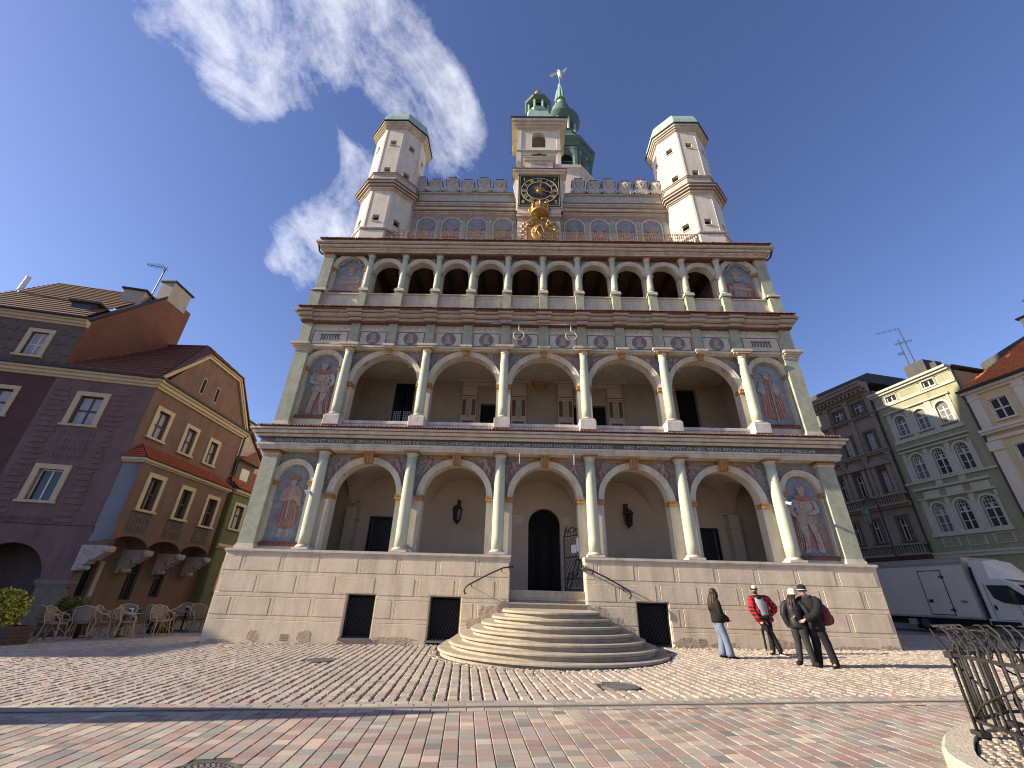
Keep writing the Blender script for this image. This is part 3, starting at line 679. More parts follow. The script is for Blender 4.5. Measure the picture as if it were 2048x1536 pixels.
for sx in (-1, 1):
    m = MB()
    for k in range(11): m.ell((sx*9.85-.75+.15*k, -.125, 12.40+.03*(-1)**k), (.07, .03, .05), 6, 4)
    hp(m, 'scroll_band', MM('greyrel'))
for i in range(-5, 5):
    cx = 1.745*(i+.5); zc = 11.83; m = MB(); m.mi = 0
    for (a, b, c, d) in ((cx-.62, cx+.62, 12.16, 12.185), (cx-.62, cx+.62, 11.46, 11.485), (cx-.62, cx-.595, 11.485, 12.16), (cx+.595, cx+.62, 11.485, 12.16)): m.box(a, b, -.14, -.11, c, d)
    fr = m.build('medallion_panel', M_['friezebg'], HALL)
    m = MB(); m.prism([(cx+.33*math.cos(t), zc+.33*math.sin(t)) for t in np.linspace(0, 2*PI, 25)[:-1]], -.14, -.11); md = m.build('medallion', M_['medbg'], fr)
    m = MB(); sg = random.choice((-1, 1)); m.mi = 2; m.prism([(cx-.2, zc-.24), (cx+.2, zc-.24), (cx+.12, zc-.08), (cx-.12, zc-.08)], -.148, -.14); m.mi = 2; m.prism([(cx+.12*math.cos(t)+.02*sg, zc+.05+.16*math.sin(t)) for t in np.linspace(0, 2*PI, 13)[:-1]], -.152, -.14)
    m.mi = 0; m.prism([(cx-.14, zc+.1), (cx+.14, zc+.1), (cx+.1, zc+.24), (cx-.1, zc+.24)], -.156, -.14); m.build('painted_head', MM('figpink', 'figure', 'figskin'), md)
for sx in (-1, 1):
    m = MB(); cx = sx*9.85
    for (a, b, c, d) in ((cx-.82, cx+.82, 12.16, 12.185), (cx-.82, cx+.82, 11.46, 11.485), (cx-.82, cx-.795, 11.485, 12.16), (cx+.795, cx+.82, 11.485, 12.16)): m.mi = 0; m.box(a, b, -.14, -.11, c, d)
    m.mi = 1
    for k in range(7): m.tube([(cx-.42+.14*k, -.125, 11.7), (cx-.36+.12*k, -.125, 11.85+.1*math.sin(k*1.3)), (cx-.42+.14*k, -.125, 12.0)], .035, 5)
    m.tube([(cx-.45, -.125, 11.98), (cx+.45, -.125, 11.98)], .03, 5)
    hp(m, 'emblem_panel', MM('friezebg', 'friezebg'))
rws = [(12.55, 12.62, .34, 1), (12.62, 12.74, .42, 0), (12.74, 12.756, .45, 1), (12.756, 12.90, .60, 0), (12.90, 12.916, .63, 1), (12.916, 13.01, .72, 0)]
stack('middle_cornice', rws, MM('pinkish', 'redtrim'), x=11.1)
for x in PX:
    m = MB()
    for (z0, z1, pr, mi) in rws: m.mi = mi; w = .2+pr*.22; m.box(x-w, x+w, -pr-.075, 0, z0+.003, z1-.003)
    hp(m, 'cornice_bracket', MM('pinkish', 'redtrim'))
tile_ledge('middle_tiled_ledge', -.87, 13.05, -.02, 13.45, 11.28)
# ---- upper loggia
m = MB(); m.mi = 0; m.box(-11.0, 11.0, -.06, .3, 13.2, 14.36)
for x in PX: m.mi = 1; w = .19 if abs(x) < 10 else .25; m.box(x-w, x+w, -.32, .1, 13.3, 14.36); m.mi = 2; m.box(x-w-.05, x+w+.05, -.37, .1, 14.42, 14.5)
m.mi = 2; m.box(-11.12, 11.12, -.14, .35, 14.36, 14.418)
for i in range(-5, 5):
    cx = 1.745*(i+.5); m.mi = 2
    for (a, b, c, d) in ((cx-.6, cx+.6, 14.2, 14.23), (cx-.6, cx+.6, 13.5, 13.53), (cx-.6, cx-.57, 13.53, 14.2), (cx+.57, cx+.6, 13.53, 14.2)): m.box(a, b, -.075, -.05, c, d)
hp(m, 'upper_parapet', MM('plaster', 'pilaster', 'moulding'))
m = MB(); m.mi = 0; m.box(-11, 11, 3.0, 3.3, 13, 17.3); m.box(-11.02, -9.0, .2, 3.0, 13.2, 17.3); m.box(9.0, 11.02, .2, 3.0, 13.2, 17.3)
m.box(-11, 11, .3, 3.0, 13.2, 13.5); m.mi = 1; m.box(-9, 9, .34, 3.0, 16.9, 17.0)
for k in range(20): m.mi = 1; x = -8.55+.9*k; m.box(x-.11, x+.11, .35, 3.0, 16.62, 16.9)
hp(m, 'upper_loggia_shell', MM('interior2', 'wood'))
stack('upper_entablature', [(16.80, 16.88, .30, 1), (16.88, 16.95, .34, 0), (16.95, 17.00, .36, 0), (17.00, 17.06, .44, 0), (17.06, 17.076, .46, 1), (17.076, 17.2, .56, 0), (17.2, 17.216, .59, 1), (17.216, 17.33, .71, 0)], MM('moulding', 'redtrim'), x=11.12)
m = MB()
for k in range(46): x = -10.9+21.8*k/45; m.box(x-.1, x+.1, -.42, -.3, 16.955, 17.0)
hp(m, 'dentils', MM('moulding'))
tile_ledge('eave_tiles', -.79, 17.36, 2.2, 18.55, 11.3)
for sx in (-1, 1): m = MB(); m.tube([(sx*11.42, -.5, 17.36), (sx*11.5, -.45, 17.2), (sx*11.46, -.3, 16.95), (sx*11.3, -.2, 16.8)], .05, 8); hp(m, 'gutter_pipe', MM('iron'))
# ---- balcony railing of twisted bars
m = MB(); n = 150
for k in range(n+1):
    x = -8.9+17.8*k/n
    m.tube([(x, .45, 18.12), (x, .45, 19.22)], .017, 4)
    if k % 2 == 0 and k < n: m.tube([(x+.118+.06*math.cos(a), .45, 18.55+.16*math.sin(a)) for a in np.linspace(0, 2*PI, 9)], .015, 4)
    if k % 3 == 0: m.tube([(x-.05, .45, 18.9), (x+.06, .45, 19.05), (x+.17, .45, 18.9)], .015, 4)
for z in (18.2, 18.42, 19.12, 19.24): m.tube([(-8.95, .45, z), (8.95, .45, z)], .016, 5)
for sx in (-1, 1):
    for kx in range(7):
        for kz in range(4): m.tube([(sx*(8.9-.26*kx)-sx*(.11*math.cos(a)), .44, 18.32+.25*kz+.11*math.sin(a)) for a in np.linspace(0, 5.2, 8)], .014, 4)
    m.tube([(sx*8.95, .45, 18.05), (sx*8.95, .45, 19.3)], .03, 6); m.tube([(sx*8.95, .45, 19.24), (sx*8.95, 2.0, 19.24)], .016, 5)
hp(m, 'balcony_railing', [mat('rusty_gilt_iron', (.40, .24, .14), rough=.5, metal=.15, var=.35, scale=6)])

# ---- attic wall with painted kings, parapet and crests
m = MB(); m.mi = 0; m.box(-11.0, 11.0, 3.6, 28, -.5, 17.4); m.prism([(3.6, 17.4), (12, 22.6), (28, 17.4)], -11.0, 11.0, 'x'); m.box(-9, 9, 2.9, 3.2, 17.6, 22.0); m.box(-8.3, 8.3, 1.92, 3.0, 17.5, 22.2)
hp(m, 'main_body', MM('plaster'))
NX = [-6.85, -5.34, -3.79, -2.23, 2.05, 3.57, 5.13, 6.67]
for cx in [c-.785 for c in NX]+[NX[3]+.785, NX[7]+.785]: m = MB(); m.box(cx-.115, cx+.115, 1.86, 1.93, 18, 21.75); hp(m, 'attic_strip', MM('pilaster'))
m = MB(); m.box(-8.3, 8.3, 1.885, 1.93, 21.75, 22.2)
hp(m, 'attic_band', MM('figpink'))
for i, cx in enumerate(NX):
    m = MB(); ring = arch_hole(cx, .6, 18.3, 21.28, .60, 14); m.prism(ring, 1.895, 1.93); mu = m.build('attic_mural', M_['mural'], HALL)
    m = MB(); m.tube([(x, 1.885, z) for x, z in ring], .05, 6); m.build('mural_frame', M_['plaster'], mu)
    m = MB(); figure(m, cx, 19.0, 2.35, 1.89, 'bust' if i % 2 else 'half', -1 if i < 4 else 1); m.build('painted_king', FM, mu)
m = MB()
for (z0, z1, pr, mi) in ((22.2, 22.27, .06, 0), (22.27, 22.36, .14, 0), (22.36, 22.38, .18, 1), (22.38, 22.55, .28, 0), (22.55, 22.57, .30, 1), (22.57, 22.68, .38, 2), (22.68, 22.78, .44, 0), (22.78, 22.84, .47, 3)): m.mi = mi; m.box(-8.4, 8.4, 1.93-pr, 3.0, z0, z1)
hp(m, 'attic_cornice', MM('moulding', 'redtrim', 'pinkish', 'tile'))
m = MB(); m.mi = 0; m.box(-8.4, 8.4, 1.95, 2.4, 22.84, 24.0); m.mi = 1; m.box(-8.45, 8.45, 1.82, 2.42, 24.0, 24.06); m.mi = 2; m.box(-8.45, 8.45, 1.80, 2.42, 24.062, 24.09)
hp(m, 'attic_parapet', MM('greyrel', 'moulding', 'redtrim'))
def crest(cx, h, half=False):
    m = MB(); z = 24.09
    o = [(-.62, 0), (-.60, .1), (-.50, .3), (-.36, .42), (-.30, .55), (-.40, .75), (-.38, .98), (-.24, 1.0+.0), (-.22, 1.08), (.22, 1.08), (.24, 1.0), (.38, .98), (.40, .75), (.30, .55), (.36, .42), (.5, .3), (.6, .1), (.62, 0)]
    m.mi = 0; m.prism([(cx+a, z+b*h) for a, b in o], 1.95, 2.3)
    for k in range(5):
        a = (k-2)*.36; m.tube([(cx, 1.94, z+.5*h), (cx+.38*math.sin(a)*.6, 1.90, z+(.5+.35*math.cos(a))*h), (cx+.42*math.sin(a), 1.93, z+(.5+.52*math.cos(a))*h)], [.03, .05, .03], 6)
    for sg in (-1, 1): m.tube([(cx+sg*(.34+.12*math.cos(t)*(1-t/9)), 1.93, z+.2*h+.13*math.sin(t)*(1-t/9)) for t in np.linspace(0, 6, 10)], .035, 5)
    m.mi = 1; m.box(cx-.26, cx+.26, 1.92, 2.32, z+1.08*h, z+1.08*h+.035)
    for sg in (-1, 1): m.prism([(cx+sg*.38, z+.98*h), (cx+sg*.42, z+.98*h), (cx+sg*.44, z+.75*h), (cx+sg*.402, z+.75*h)], 1.93, 2.31)
    return m.build('palmette_crest', MM('greyrel', 'redtrim'), HALL)
for i, x in enumerate((-7.7, -6.7, -5.65, -4.63, -3.6, -2.56, 2.47, 3.46, 4.42, 5.47, 6.5, 7.5)): crest(x, 1.25 if i % 2 else 1.42)

# ---- the two octagonal turrets
def octa(a): return a/math.cos(PI/8)
def turret(cx, cy, sx):
    m = MB(); m.mi = 0; A = 1.52
    root = None
    def face_wall(z0, z1, wins):
        for k in range(8):
            an = k*PI/4-PI/2; nx, ny = math.cos(an), math.sin(an); tx, ty = -ny, nx; hw = A*math.tan(PI/8)
            m.X = lambda a, f, z: (cx+nx*(A+.0-f)+tx*a, cy+ny*(A-f)+ty*a, z)
            hs = [(-.19, .19, w, w+.48) for w in wins] if k in (0, 1, 2, 6, 7) else []
            wall_cells(m, -hw, hw, z0, z1, hs, 0, .25)
            for sg in (-1, 1): m.add([(sg*hw, -.0, z0), (sg*(hw-.1), -.02, z0), (sg*(hw-.1), -.02, z1), (sg*hw, 0, z1)], [(0, 1, 2, 3)]); m.add([(sg*(hw-.1), -.02, z0), (sg*(hw-.1), 0, z0), (sg*(hw-.1), 0, z1), (sg*(hw-.1), -.02, z1)], [(0, 1, 2, 3)])
            for (a, b, c, d) in hs:
                m.mi = 1; m.add([(a, .24, c), (b, .24, c), (b, .24, d), (a, .24, d)], [(0, 1, 2, 3)])
                m.box(-.012, .012, .18, .2, c, d); m.box(a, b, .18, .2, (c+d)/2-.012, (c+d)/2+.012)
                m.mi = 2; m.box(a-.03, b+.03, -.05, .2, c-.05, c); m.mi = 0
            m.X = None
    face_wall(17.5, 22.5, [19.98]); face_wall(23.6, 28.3, [24.05, 26.62])
    t = m.build('turret', MM('white', 'dark', 'moulding'), HALL, fix=False)
    def ring(name, rows_, mats):
        q = MB()
        for (z0, z1, ap, mi) in rows_: q.mi = mi; q.lathe(cx, cy, [(octa(ap), z0), (octa(ap), z1)], 8, rot=PI/8)
        return q.build(name, mats, t)
    ring('turret_ledge', [(22.42, 22.5, 1.58, 0), (22.5, 22.6, 1.66, 0), (22.6, 22.63, 1.69, 1), (22.63, 22.74, 1.78, 2), (22.74, 22.77, 1.84, 1), (22.77, 22.88, 1.88, 0), (22.88, 22.96, 1.93, 3)], MM('moulding', 'redtrim', 'pinkish', 'tile'))
    q = MB(); q.lathe(cx, cy, [(octa(1.93), 22.96), (octa(1.6), 23.2)], 8, rot=PI/8); q.build('turret_tiles', M_['tile'], t)
    ring('turret_parapet', [(23.1, 23.72, 1.62, 0), (23.72, 23.78, 1.68, 1), (23.78, 23.82, 1.71, 2)], MM('greyrel', 'moulding', 'redtrim'))
    ring('turret_base', [(17.5, 19.2, 1.60, 0), (19.42, 19.5, 1.56, 0)], MM('white'))
    q = MB(); q.tube([(cx+octa(1.60)*math.cos(PI/8+k*PI/4), cy+octa(1.6)*math.sin(PI/8+k*PI/4), 19.32) for k in range(9)], .09, 8); q.build('rope_moulding', M_['greyrel'], t)
    ring('turret_cornice', [(28.2, 28.27, 1.56, 0), (28.27, 28.38, 1.63, 0), (28.38, 28.5, 1.72, 0), (28.5, 28.64, 1.81, 0), (28.64, 28.72, 1.88, 1)], MM('moulding', 'iron'))
    q = MB(); prof = [(1.84, 28.7), (1.78, 29.2), (1.62, 29.75), (1.3, 30.3), (.8, 30.7), (.25, 30.95), (.05, 31.5)]
    q.lathe(cx, cy, [(octa(r_), z) for r_, z in prof], 8, rot=PI/8); q.build('turret_roof', M_['copper'], t)
turret(-9.35, 1.97, -1); turret(9.25, 1.97, 1)

# ---- clock tower
CT = -.07
m = MB(); m.mi = 0
wall_cells(m, CT-1.42, CT+1.42, 22, 30.2, [(CT-.46, CT+.46, 27.95, 29.55, True)], 1.4, 1.7)
m.X = lambda a, f, z: (CT-1.42+f, a, z); wall_cells(m, 1.4, 3.1, 22, 30.2, [(1.95, 2.6, 27.95, 29.55, True)], 0, .3)
m.X = lambda a, f, z: (CT+1.42-f, a, z); wall_cells(m, 1.4, 3.1, 22, 30.2, [(1.95, 2.6, 27.95, 29.55, True)], 0, .3)
m.X = None; m.add([(CT-1.42, 3.1, 22), (CT+1.42, 3.1, 22), (CT+1.42, 3.1, 30.2), (CT-1.42, 3.1, 30.2)], [(0, 1, 2, 3)])
m.mi = 1; m.box(CT-1.1, CT+1.1, 1.75, 2.8, 27.5, 27.9); m.box(CT-1.1, CT+1.1, 2.65, 2.75, 27.9, 29.9)
m.mi = 0
for sg in (-1, 1): m.box(CT+sg*1.3-.12, CT+sg*1.3+.12, 1.36, 1.4, 25.2, 29.9)
ctw = m.build('clock_tower', MM('white', 'dark'), HALL, fix=False)
m = MB()
for (z0, z1, pr) in ((27.45, 27.52, .06), (27.52, 27.58, .1)): m.box(CT-1.42-pr, CT+1.42+pr, 1.4-pr, 3.1+pr, z0, z1)
m.build('tower_string', M_['moulding'], ctw); m = MB()
for (z0, z1, pr, mi) in ((29.75, 29.85, .06, 0), (29.85, 30.0, .18, 0), (30.0, 30.2, .32, 0), (30.2, 30.42, .46, 0), (30.42, 30.5, .52, 1)): m.mi = mi; m.box(CT-1.42-pr, CT+1.42+pr, 1.4-pr, 3.1+pr, z0, z1)
m.build('tower_cornice', MM('moulding', 'iron'), ctw)
m = MB(); m.rings([[(CT-a, 2.25-b, z), (CT+a, 2.25-b, z), (CT+a, 2.25+b, z), (CT-a, 2.25+b, z)] for a, b, z in ((1.85, 1.25, 30.51), (1.2, .8, 30.9), (.75, .7, 31.7), (.62, .62, 32.6))]); m.lathe(CT, 2.3, [(.8, 32.5), (.88, 32.75), (.82, 32.85)], 8, rot=PI/8); m.build('tower_roof', M_['copper'], ctw)
m = MB()
for k in range(8):
    a = PI/8+k*PI/4; m.tube([(CT+.74*math.cos(a), 2.3+.74*math.sin(a), 32.8), (CT+.74*math.cos(a), 2.3+.74*math.sin(a), 33.8)], .08, 6)
m.mi = 1; m.lathe(CT, 2.3, [(.5, 32.7), (.5, 33.8)], 8, rot=PI/8); m.mi = 2
m.lathe(CT, 2.3, [(.8, 33.7), (1.0, 33.8), (1.05, 33.95), (.85, 34.1), (.7, 34.4), (.55, 34.5), (.6, 34.7), (.58, 34.85), (.2, 35.1), (.1, 35.4)], 8, rot=PI/8)
m.build('tower_lantern', MM('copper', 'dark', 'copperdk'), ctw)
m = MB(); m.sm = True; m.ell((CT, 2.3, 35.65), .28, 12, 8); m.build('gilded_ball', M_['gold'], ctw)
# clock
m = MB(); m.mi = 1; m.box(CT-1.32, CT+1.3, 1.05, 1.5, 21.9, 24.72); m.mi = 0; m.box(CT-1.27, CT+1.25, 1.02, 1.06, 21.95, 24.7)
ck = m.build('clock', MM('clock', 'white'), HALL)
CC = (CT-.01, 23.3)
m = MB()
for r_ in (1.10, .76):
    m.rings([[(CC[0]+q_*math.cos(t), y_, CC[1]+q_*math.sin(t)) for q_, y_ in ((r_-.018, 1.02), (r_-.018, 1.0), (r_+.018, 1.0), (r_+.018, 1.02))] for t in np.linspace(0, 2*PI, 49)])
for x0, x1, z0, z1 in ((-1.2, 1.18, 22.02, 22.04), (-1.2, 1.18, 24.6, 24.62), (-1.2, -1.18, 22.04, 24.6), (1.16, 1.18, 22.04, 24.6)): m.box(CT+x0, CT+x1, 1.0, 1.03, z0, z1)
for i, nm in enumerate(('XII', 'I', 'II', 'III', 'IIII', 'V', 'VI', 'VII', 'VIII', 'IX', 'X', 'XI')):
    a = -i*PI/6; ca, sa = math.cos(a), math.sin(a)
    text_bm(m, nm, .34, lambda x, y, z: (CC[0]+x*.8*ca-(y+.93)*sa, 1.01-z, CC[1]+x*.8*sa+(y+.93)*ca), depth=.004)
for tx, px, pz in (('1', -.92, .98), ('7', .92, .98), ('8', -.98, -.98), ('2', .98, -.98)): text_bm(m, tx, .38, lambda x, y, z: (CC[0]+px+x, 1.01-z, CC[1]+pz+y), depth=.004)
m.build('clock_numerals', M_['goldpaint'], ck)
m = MB(); m.mi = 0; m.prism([(CC[0]+.74*math.cos(t), CC[1]+.74*math.sin(t)) for t in np.linspace(0, 2*PI, 33)[:-1]], 1.012, 1.03)
m.build('clock_centre', mat('blue_black_paint', (.02, .026, .04), rough=.5), ck)
m = MB()
for k in range(24):
    a = 2*PI*k/24; r1 = .52 if k % 2 else .44; p = lambda rr, aa: (CC[0]+rr*math.cos(aa), CC[1]+rr*math.sin(aa))
    m.prism([p(.15, a-.13), p(r1, a), p(.15, a+.13)], .985, 1.005)
m.ell((CC[0], .985, CC[1]), (.17, .05, .17), 12, 6); m.build('sun_boss', M_['gold'], ck)
m = MB()
def hand(an, L, w): 
    u = Vector((math.sin(an), math.cos(an))); v = Vector((u.y, -u.x)); p = lambda a, b: (CC[0]+u.x*a+v.x*b, CC[1]+u.y*a+v.y*b)
    m.prism([p(-.1, -w), p(L*.6, -w), p(L*.7, -w*2), p(L, 0), p(L*.7, w*2), p(L*.6, w), p(-.1, w)], .93, .95)
hand(R(9), .62, .03); hand(R(110), 1.0, .025); m.build('clock_hands', M_['gold'], ck)
m = MB(); m.mi = 0
for (a, b, c, d, e, mi) in ((-1.55, 1.53, .92, 24.72, 24.86, 0), (-1.68, 1.66, .8, 24.86, 25.0, 0), (-1.72, 1.7, .76, 25.0, 25.05, 1), (-.88, .82, .85, 25.052, 25.75, 0), (-1.0, .94, .72, 25.75, 25.9, 0), (-1.05, .99, .66, 25.9, 26.0, 0), (-1.07, 1.01, .64, 26.0, 26.04, 1)): m.mi = mi; m.box(CT+a, CT+b, c, 1.6, d, e)
m.mi = 0
for sg in (-1, 1): m.prism([(CT+sg*1.3, 24.72), (CT+sg*1.5, 24.7), (CT+sg*1.62, 24.1), (CT+sg*1.45, 23.2), (CT+sg*1.3, 22.6)], 1.3, 1.9)
m.mi = 2; m.box(CT-.55, CT+.5, .845, .9, 25.15, 25.6)
m.build('clock_balcony', MM('white', 'redtrim', 'pinkish'), HALL)
m = MB(); m.box(CT-.5, CT+.45, .95, 1.4, 26.04, 26.62); m.prism([(CT-.3, 26.62), (CT+.25, 26.62), (CT+.1, 26.78), (CT-.1, 26.78)], 1.0, 1.3)
for sg in (-1, 1): m.prism([(CT+sg*.5, 26.35), (CT+sg*.78, 26.42), (CT+sg*.5, 26.46)], 1.1, 1.2)
m.build('mechanical_box', M_['wood'], HALL)
# gilded cartouche with a crown below the clock
m = MB(); m.mi = 0; m.box(CT-1.3, CT+1.22, 1.3, 2.0, 18, 21.35); m.box(CT-1.38, CT+1.3, 1.2, 2.0, 21.35, 21.5); m.box(CT-1.34, CT+1.26, 1.14, 2.0, 21.5, 21.9); m.mi = 1; m.box(CT-1.3, CT+1.22, 1.28, 2.0, 21.05, 21.34)
m.build('cartouche_pier', MM('white', 'figpink'), HALL)
m = MB(); m.sm = False
m.prism([(CT-.72, 18.6), (CT+.72, 18.6), (CT+.78, 20.3), (CT+.5, 20.75), (CT, 20.9), (CT-.5, 20.75), (CT-.78, 20.3)], 1.1, 1.3); m.sm = True
for sg in (-1, 1):
    m.tube([(CT+sg*(.1+.62*t), 1.08, 20.98-.55*t*t+.12*math.sin(PI*t)) for t in np.linspace(0, 1, 10)], [.09]*9+[.05], 8)
    m.tube([(CT+sg*(.55+.22*math.cos(t)*(1-t/8)), 1.05, 20.55+.22*math.sin(t)*(1-t/8)) for t in np.linspace(0, 6, 14)], .06, 6)
    for k in range(8): m.ell((CT+sg*(.95+.06*(-1)**k), 1.12, 19.1+.22*k), (.1, .07, .13), 7, 5)
m.ell((CT, 1.06, 19.9), (.5, .1, .62), 14, 8); m.tube([(CT-.28, .98, 19.7), (CT-.1, .94, 20.15), (CT+.05, .93, 20.3), (CT+.2, .95, 20.0), (CT+.28, .98, 19.6)], [.05, .1, .11, .08, .05], 7)
m.tube([(CT-.3, .97, 20.2), (CT, .95, 19.6), (CT+.25, .97, 19.3)], .06, 6)
m.lathe(CT, 1.05, [(.5, 21.25), (.54, 21.3), (.54, 21.4), (.5, 21.45)], 20); m.lathe(CT, 1.05, [(.48, 21.45), (.56, 21.62), (.5, 21.85), (.3, 21.98), (.06, 22.02)], 16)
for k in range(8):
    a = 2*PI*k/8; m.tube([(CT+.5*math.cos(a), 1.05+.5*math.sin(a), 21.4), (CT+.64*math.cos(a), 1.05+.64*math.sin(a), 21.68), (CT+.48*math.cos(a), 1.05+.48*math.sin(a), 21.95), (CT+.08*math.cos(a), 1.05+.08*math.sin(a), 22.06)], .05, 6)
m.ell((CT, 1.05, 22.16), .1, 10, 6); m.ell((CT, 1.05, 22.3), (.05, .05, .09), 8, 5)
m.build('gilded_cartouche', M_['gold'], HALL)

# ---- tall tower behind
TX, TY = 3.0, 12.0
m = MB(); m.mi = 0; m.lathe(TX, TY, [(octa(2.6), 18), (octa(2.6), 36.3), (octa(2.7), 36.35), (octa(2.72), 36.6), (octa(2.88), 36.7), (octa(2.92), 37.0), (octa(2.6), 37.1)], 8, rot=PI/8)
tw = m.build('main_tower', MM('white'), HALL)
m = MB(); A = 2.5
for k in range(8):
    an = k*PI/4-PI/2; nx, ny = math.cos(an), math.sin(an); hw = A*math.tan(PI/8)
    m.X = lambda a, f, z: (TX+nx*(A-f)-ny*a, TY+ny*(A-f)+nx*a, z)
    m.mi = 0; wall_cells(m, -hw, hw, 37.1, 40.5, [(-.6, .6, 37.4, 39.7, True)], 0, .5)
    m.mi = 1; m.add([(-.6, .5, 37.4), (.6, .5, 37.4), (.6, .5, 39.7), (-.6, .5, 39.7)], [(0, 1, 2, 3)])
    m.mi = 2
    for sg in (-1, 1): m.box(sg*(hw-.16)-.14, sg*(hw-.16)+.14, -.14, .05, 37.1, 39.9); m.box(sg*(hw-.16)-.18, sg*(hw-.16)+.18, -.18, .05, 39.75, 40.0)
    m.tube([(x, -.02, z) for x, z in arc(0, 39.1, .68, PI, 0, 12)], .07, 5)
    for q_ in range(7): m.tube([(-.5+q_*.166, .05, 37.4), (-.5+q_*.166, .05, 38.05)], .02, 4)
    m.box(-.55, .55, .02, .08, 38.03, 38.1); m.box(-.3, .3, -.06, .02, 39.9, 40.2)
m.X = None
m.build('belfry_stage', MM('copper', 'dark', 'copperdk'), tw, fix=False)
m = MB(); m.mi = 0
m.lathe(TX, TY, [(octa(2.6), 40.3), (octa(2.72), 40.5), (octa(2.76), 40.7), (octa(3.02), 40.9), (octa(3.08), 41.1), (octa(2.95), 41.2), (octa(2.4), 42.2), (octa(1.8), 43.4), (octa(1.7), 44.1), (octa(1.8), 44.25)], 8, rot=PI/8)
m.build('belfry_roof', M_['copperdk'], tw)
m = MB(); m.mi = 1; m.lathe(TX, TY, [(.8, 44.2), (.8, 46.9)], 12); m.mi = 0
for k in range(8):
    a = PI/8+k*PI/4; m.tube([(TX+1.42*math.cos(a), TY+1.42*math.sin(a), 44.2), (TX+1.42*math.cos(a), TY+1.42*math.sin(a), 46.9)], .17, 8)
m.mi = 2; m.sm = True; m.lathe(TX, TY, [(1.2, 46.6), (1.5, 46.8), (1.75, 47.1), (1.92, 47.4), (2.0, 47.6), (1.85, 47.7), (1.4, 47.9), (1.2, 48.5), (.98, 49.5), (.9, 50.4)], 24)
m.build('drum_stage', MM('copper', 'dark', 'copperdk'), tw)
m = MB(); m.sm = True; m.lathe(TX, TY, [(.98, 50.35), (.7, 50.8), (.46, 51.4), (.40, 51.9), (.44, 52.2)], 16); m.sm = False
for k in range(10):
    a = 2*PI*k/10; m.tube([(TX+q_*math.cos(a), TY+q_*math.sin(a), z) for q_, z in ((.5, 52.0), (.5, 52.4), (.42, 53.2), (.3, 54.2), (.2, 54.7))], [.14, .15, .13, .1, .07], 6)
m.sm = True; m.lathe(TX, TY, [(.5, 52.0), (.46, 52.6), (.34, 53.7), (.26, 54.6), (.2, 55.3), (.05, 55.5)], 14); m.tube([(TX, TY, 55.3), (TX, TY, 57.0)], .045, 6)
m.build('spire', M_['copper'], tw)
m = MB(); m.sm = True; ez = 57.2
m.tube([(TX+.3, TY, ez-.5), (TX+.12, TY, ez+.1), (TX+.05, TY, ez+.6), (TX+.02, TY, ez+1.0)], [.1, .3, .3, .12], 8); m.ell((TX-.02, TY, ez+1.15), (.16, .15, .15), 8, 6); m.tube([(TX-.1, TY, ez+1.15), (TX-.35, TY, ez+1.08)], [.06, .015], 5)
for q_ in (-.12, 0, .12): m.tube([(TX+.1, TY, ez+.1), (TX+q_, TY, ez-.55)], [.14, .06], 6)
m.sm = False
for k in range(6):
    t = k/5
    m.tube([(TX+.15, TY, ez+.65), (TX+.55+.15*t, TY, ez+.95-.25*t), (TX+1.0-.25*t, TY, ez+1.9-1.0*t)], [.12, .1, .02], 5)
    m.tube([(TX-.1, TY, ez+.6), (TX-.6-.05*t, TY, ez+.45-.1*t), (TX-1.15+.25*t, TY, ez+.1-.4*t)], [.12, .1, .02], 5)
m.build('eagle_finial', mat('pale_gilt_eagle', (.62, .68, .55), rough=.5, var=.1), tw)
# pipe bracket with two hooks on the frieze
m = MB(); m.sm = True
m.tube([(-2.4, -.5, 12.5), (-1.98, -.5, 12.5), (-1.95, -.6, 12.5), (-1.54, -.6, 12.5), (-1.5, -.5, 12.5), (1.5, -.5, 12.5), (1.54, -.6, 12.5), (1.95, -.6, 12.5), (1.98, -.5, 12.5), (3.1, -.5, 12.5)], .025, 6)
for hx in (-1.13, 1.2): m.tube([(hx, -.62, 12.55), (hx, -.66, 12.05)]+[(hx+.24*math.sin(a), -.66, 11.78+.24*math.cos(a)) for a in np.linspace(.15, 5.6, 16)], .026, 6)
hp(m, 'hanging_bracket', MM('greymetal'))
for hx in (-1.0, 1.1): m = MB(); m.tube([(hx, -.62, 6.45), (hx, -.62, 6.0), (hx, -.6, 5.95)], .022, 6); hp(m, 'small_hook', MM('greymetal'))
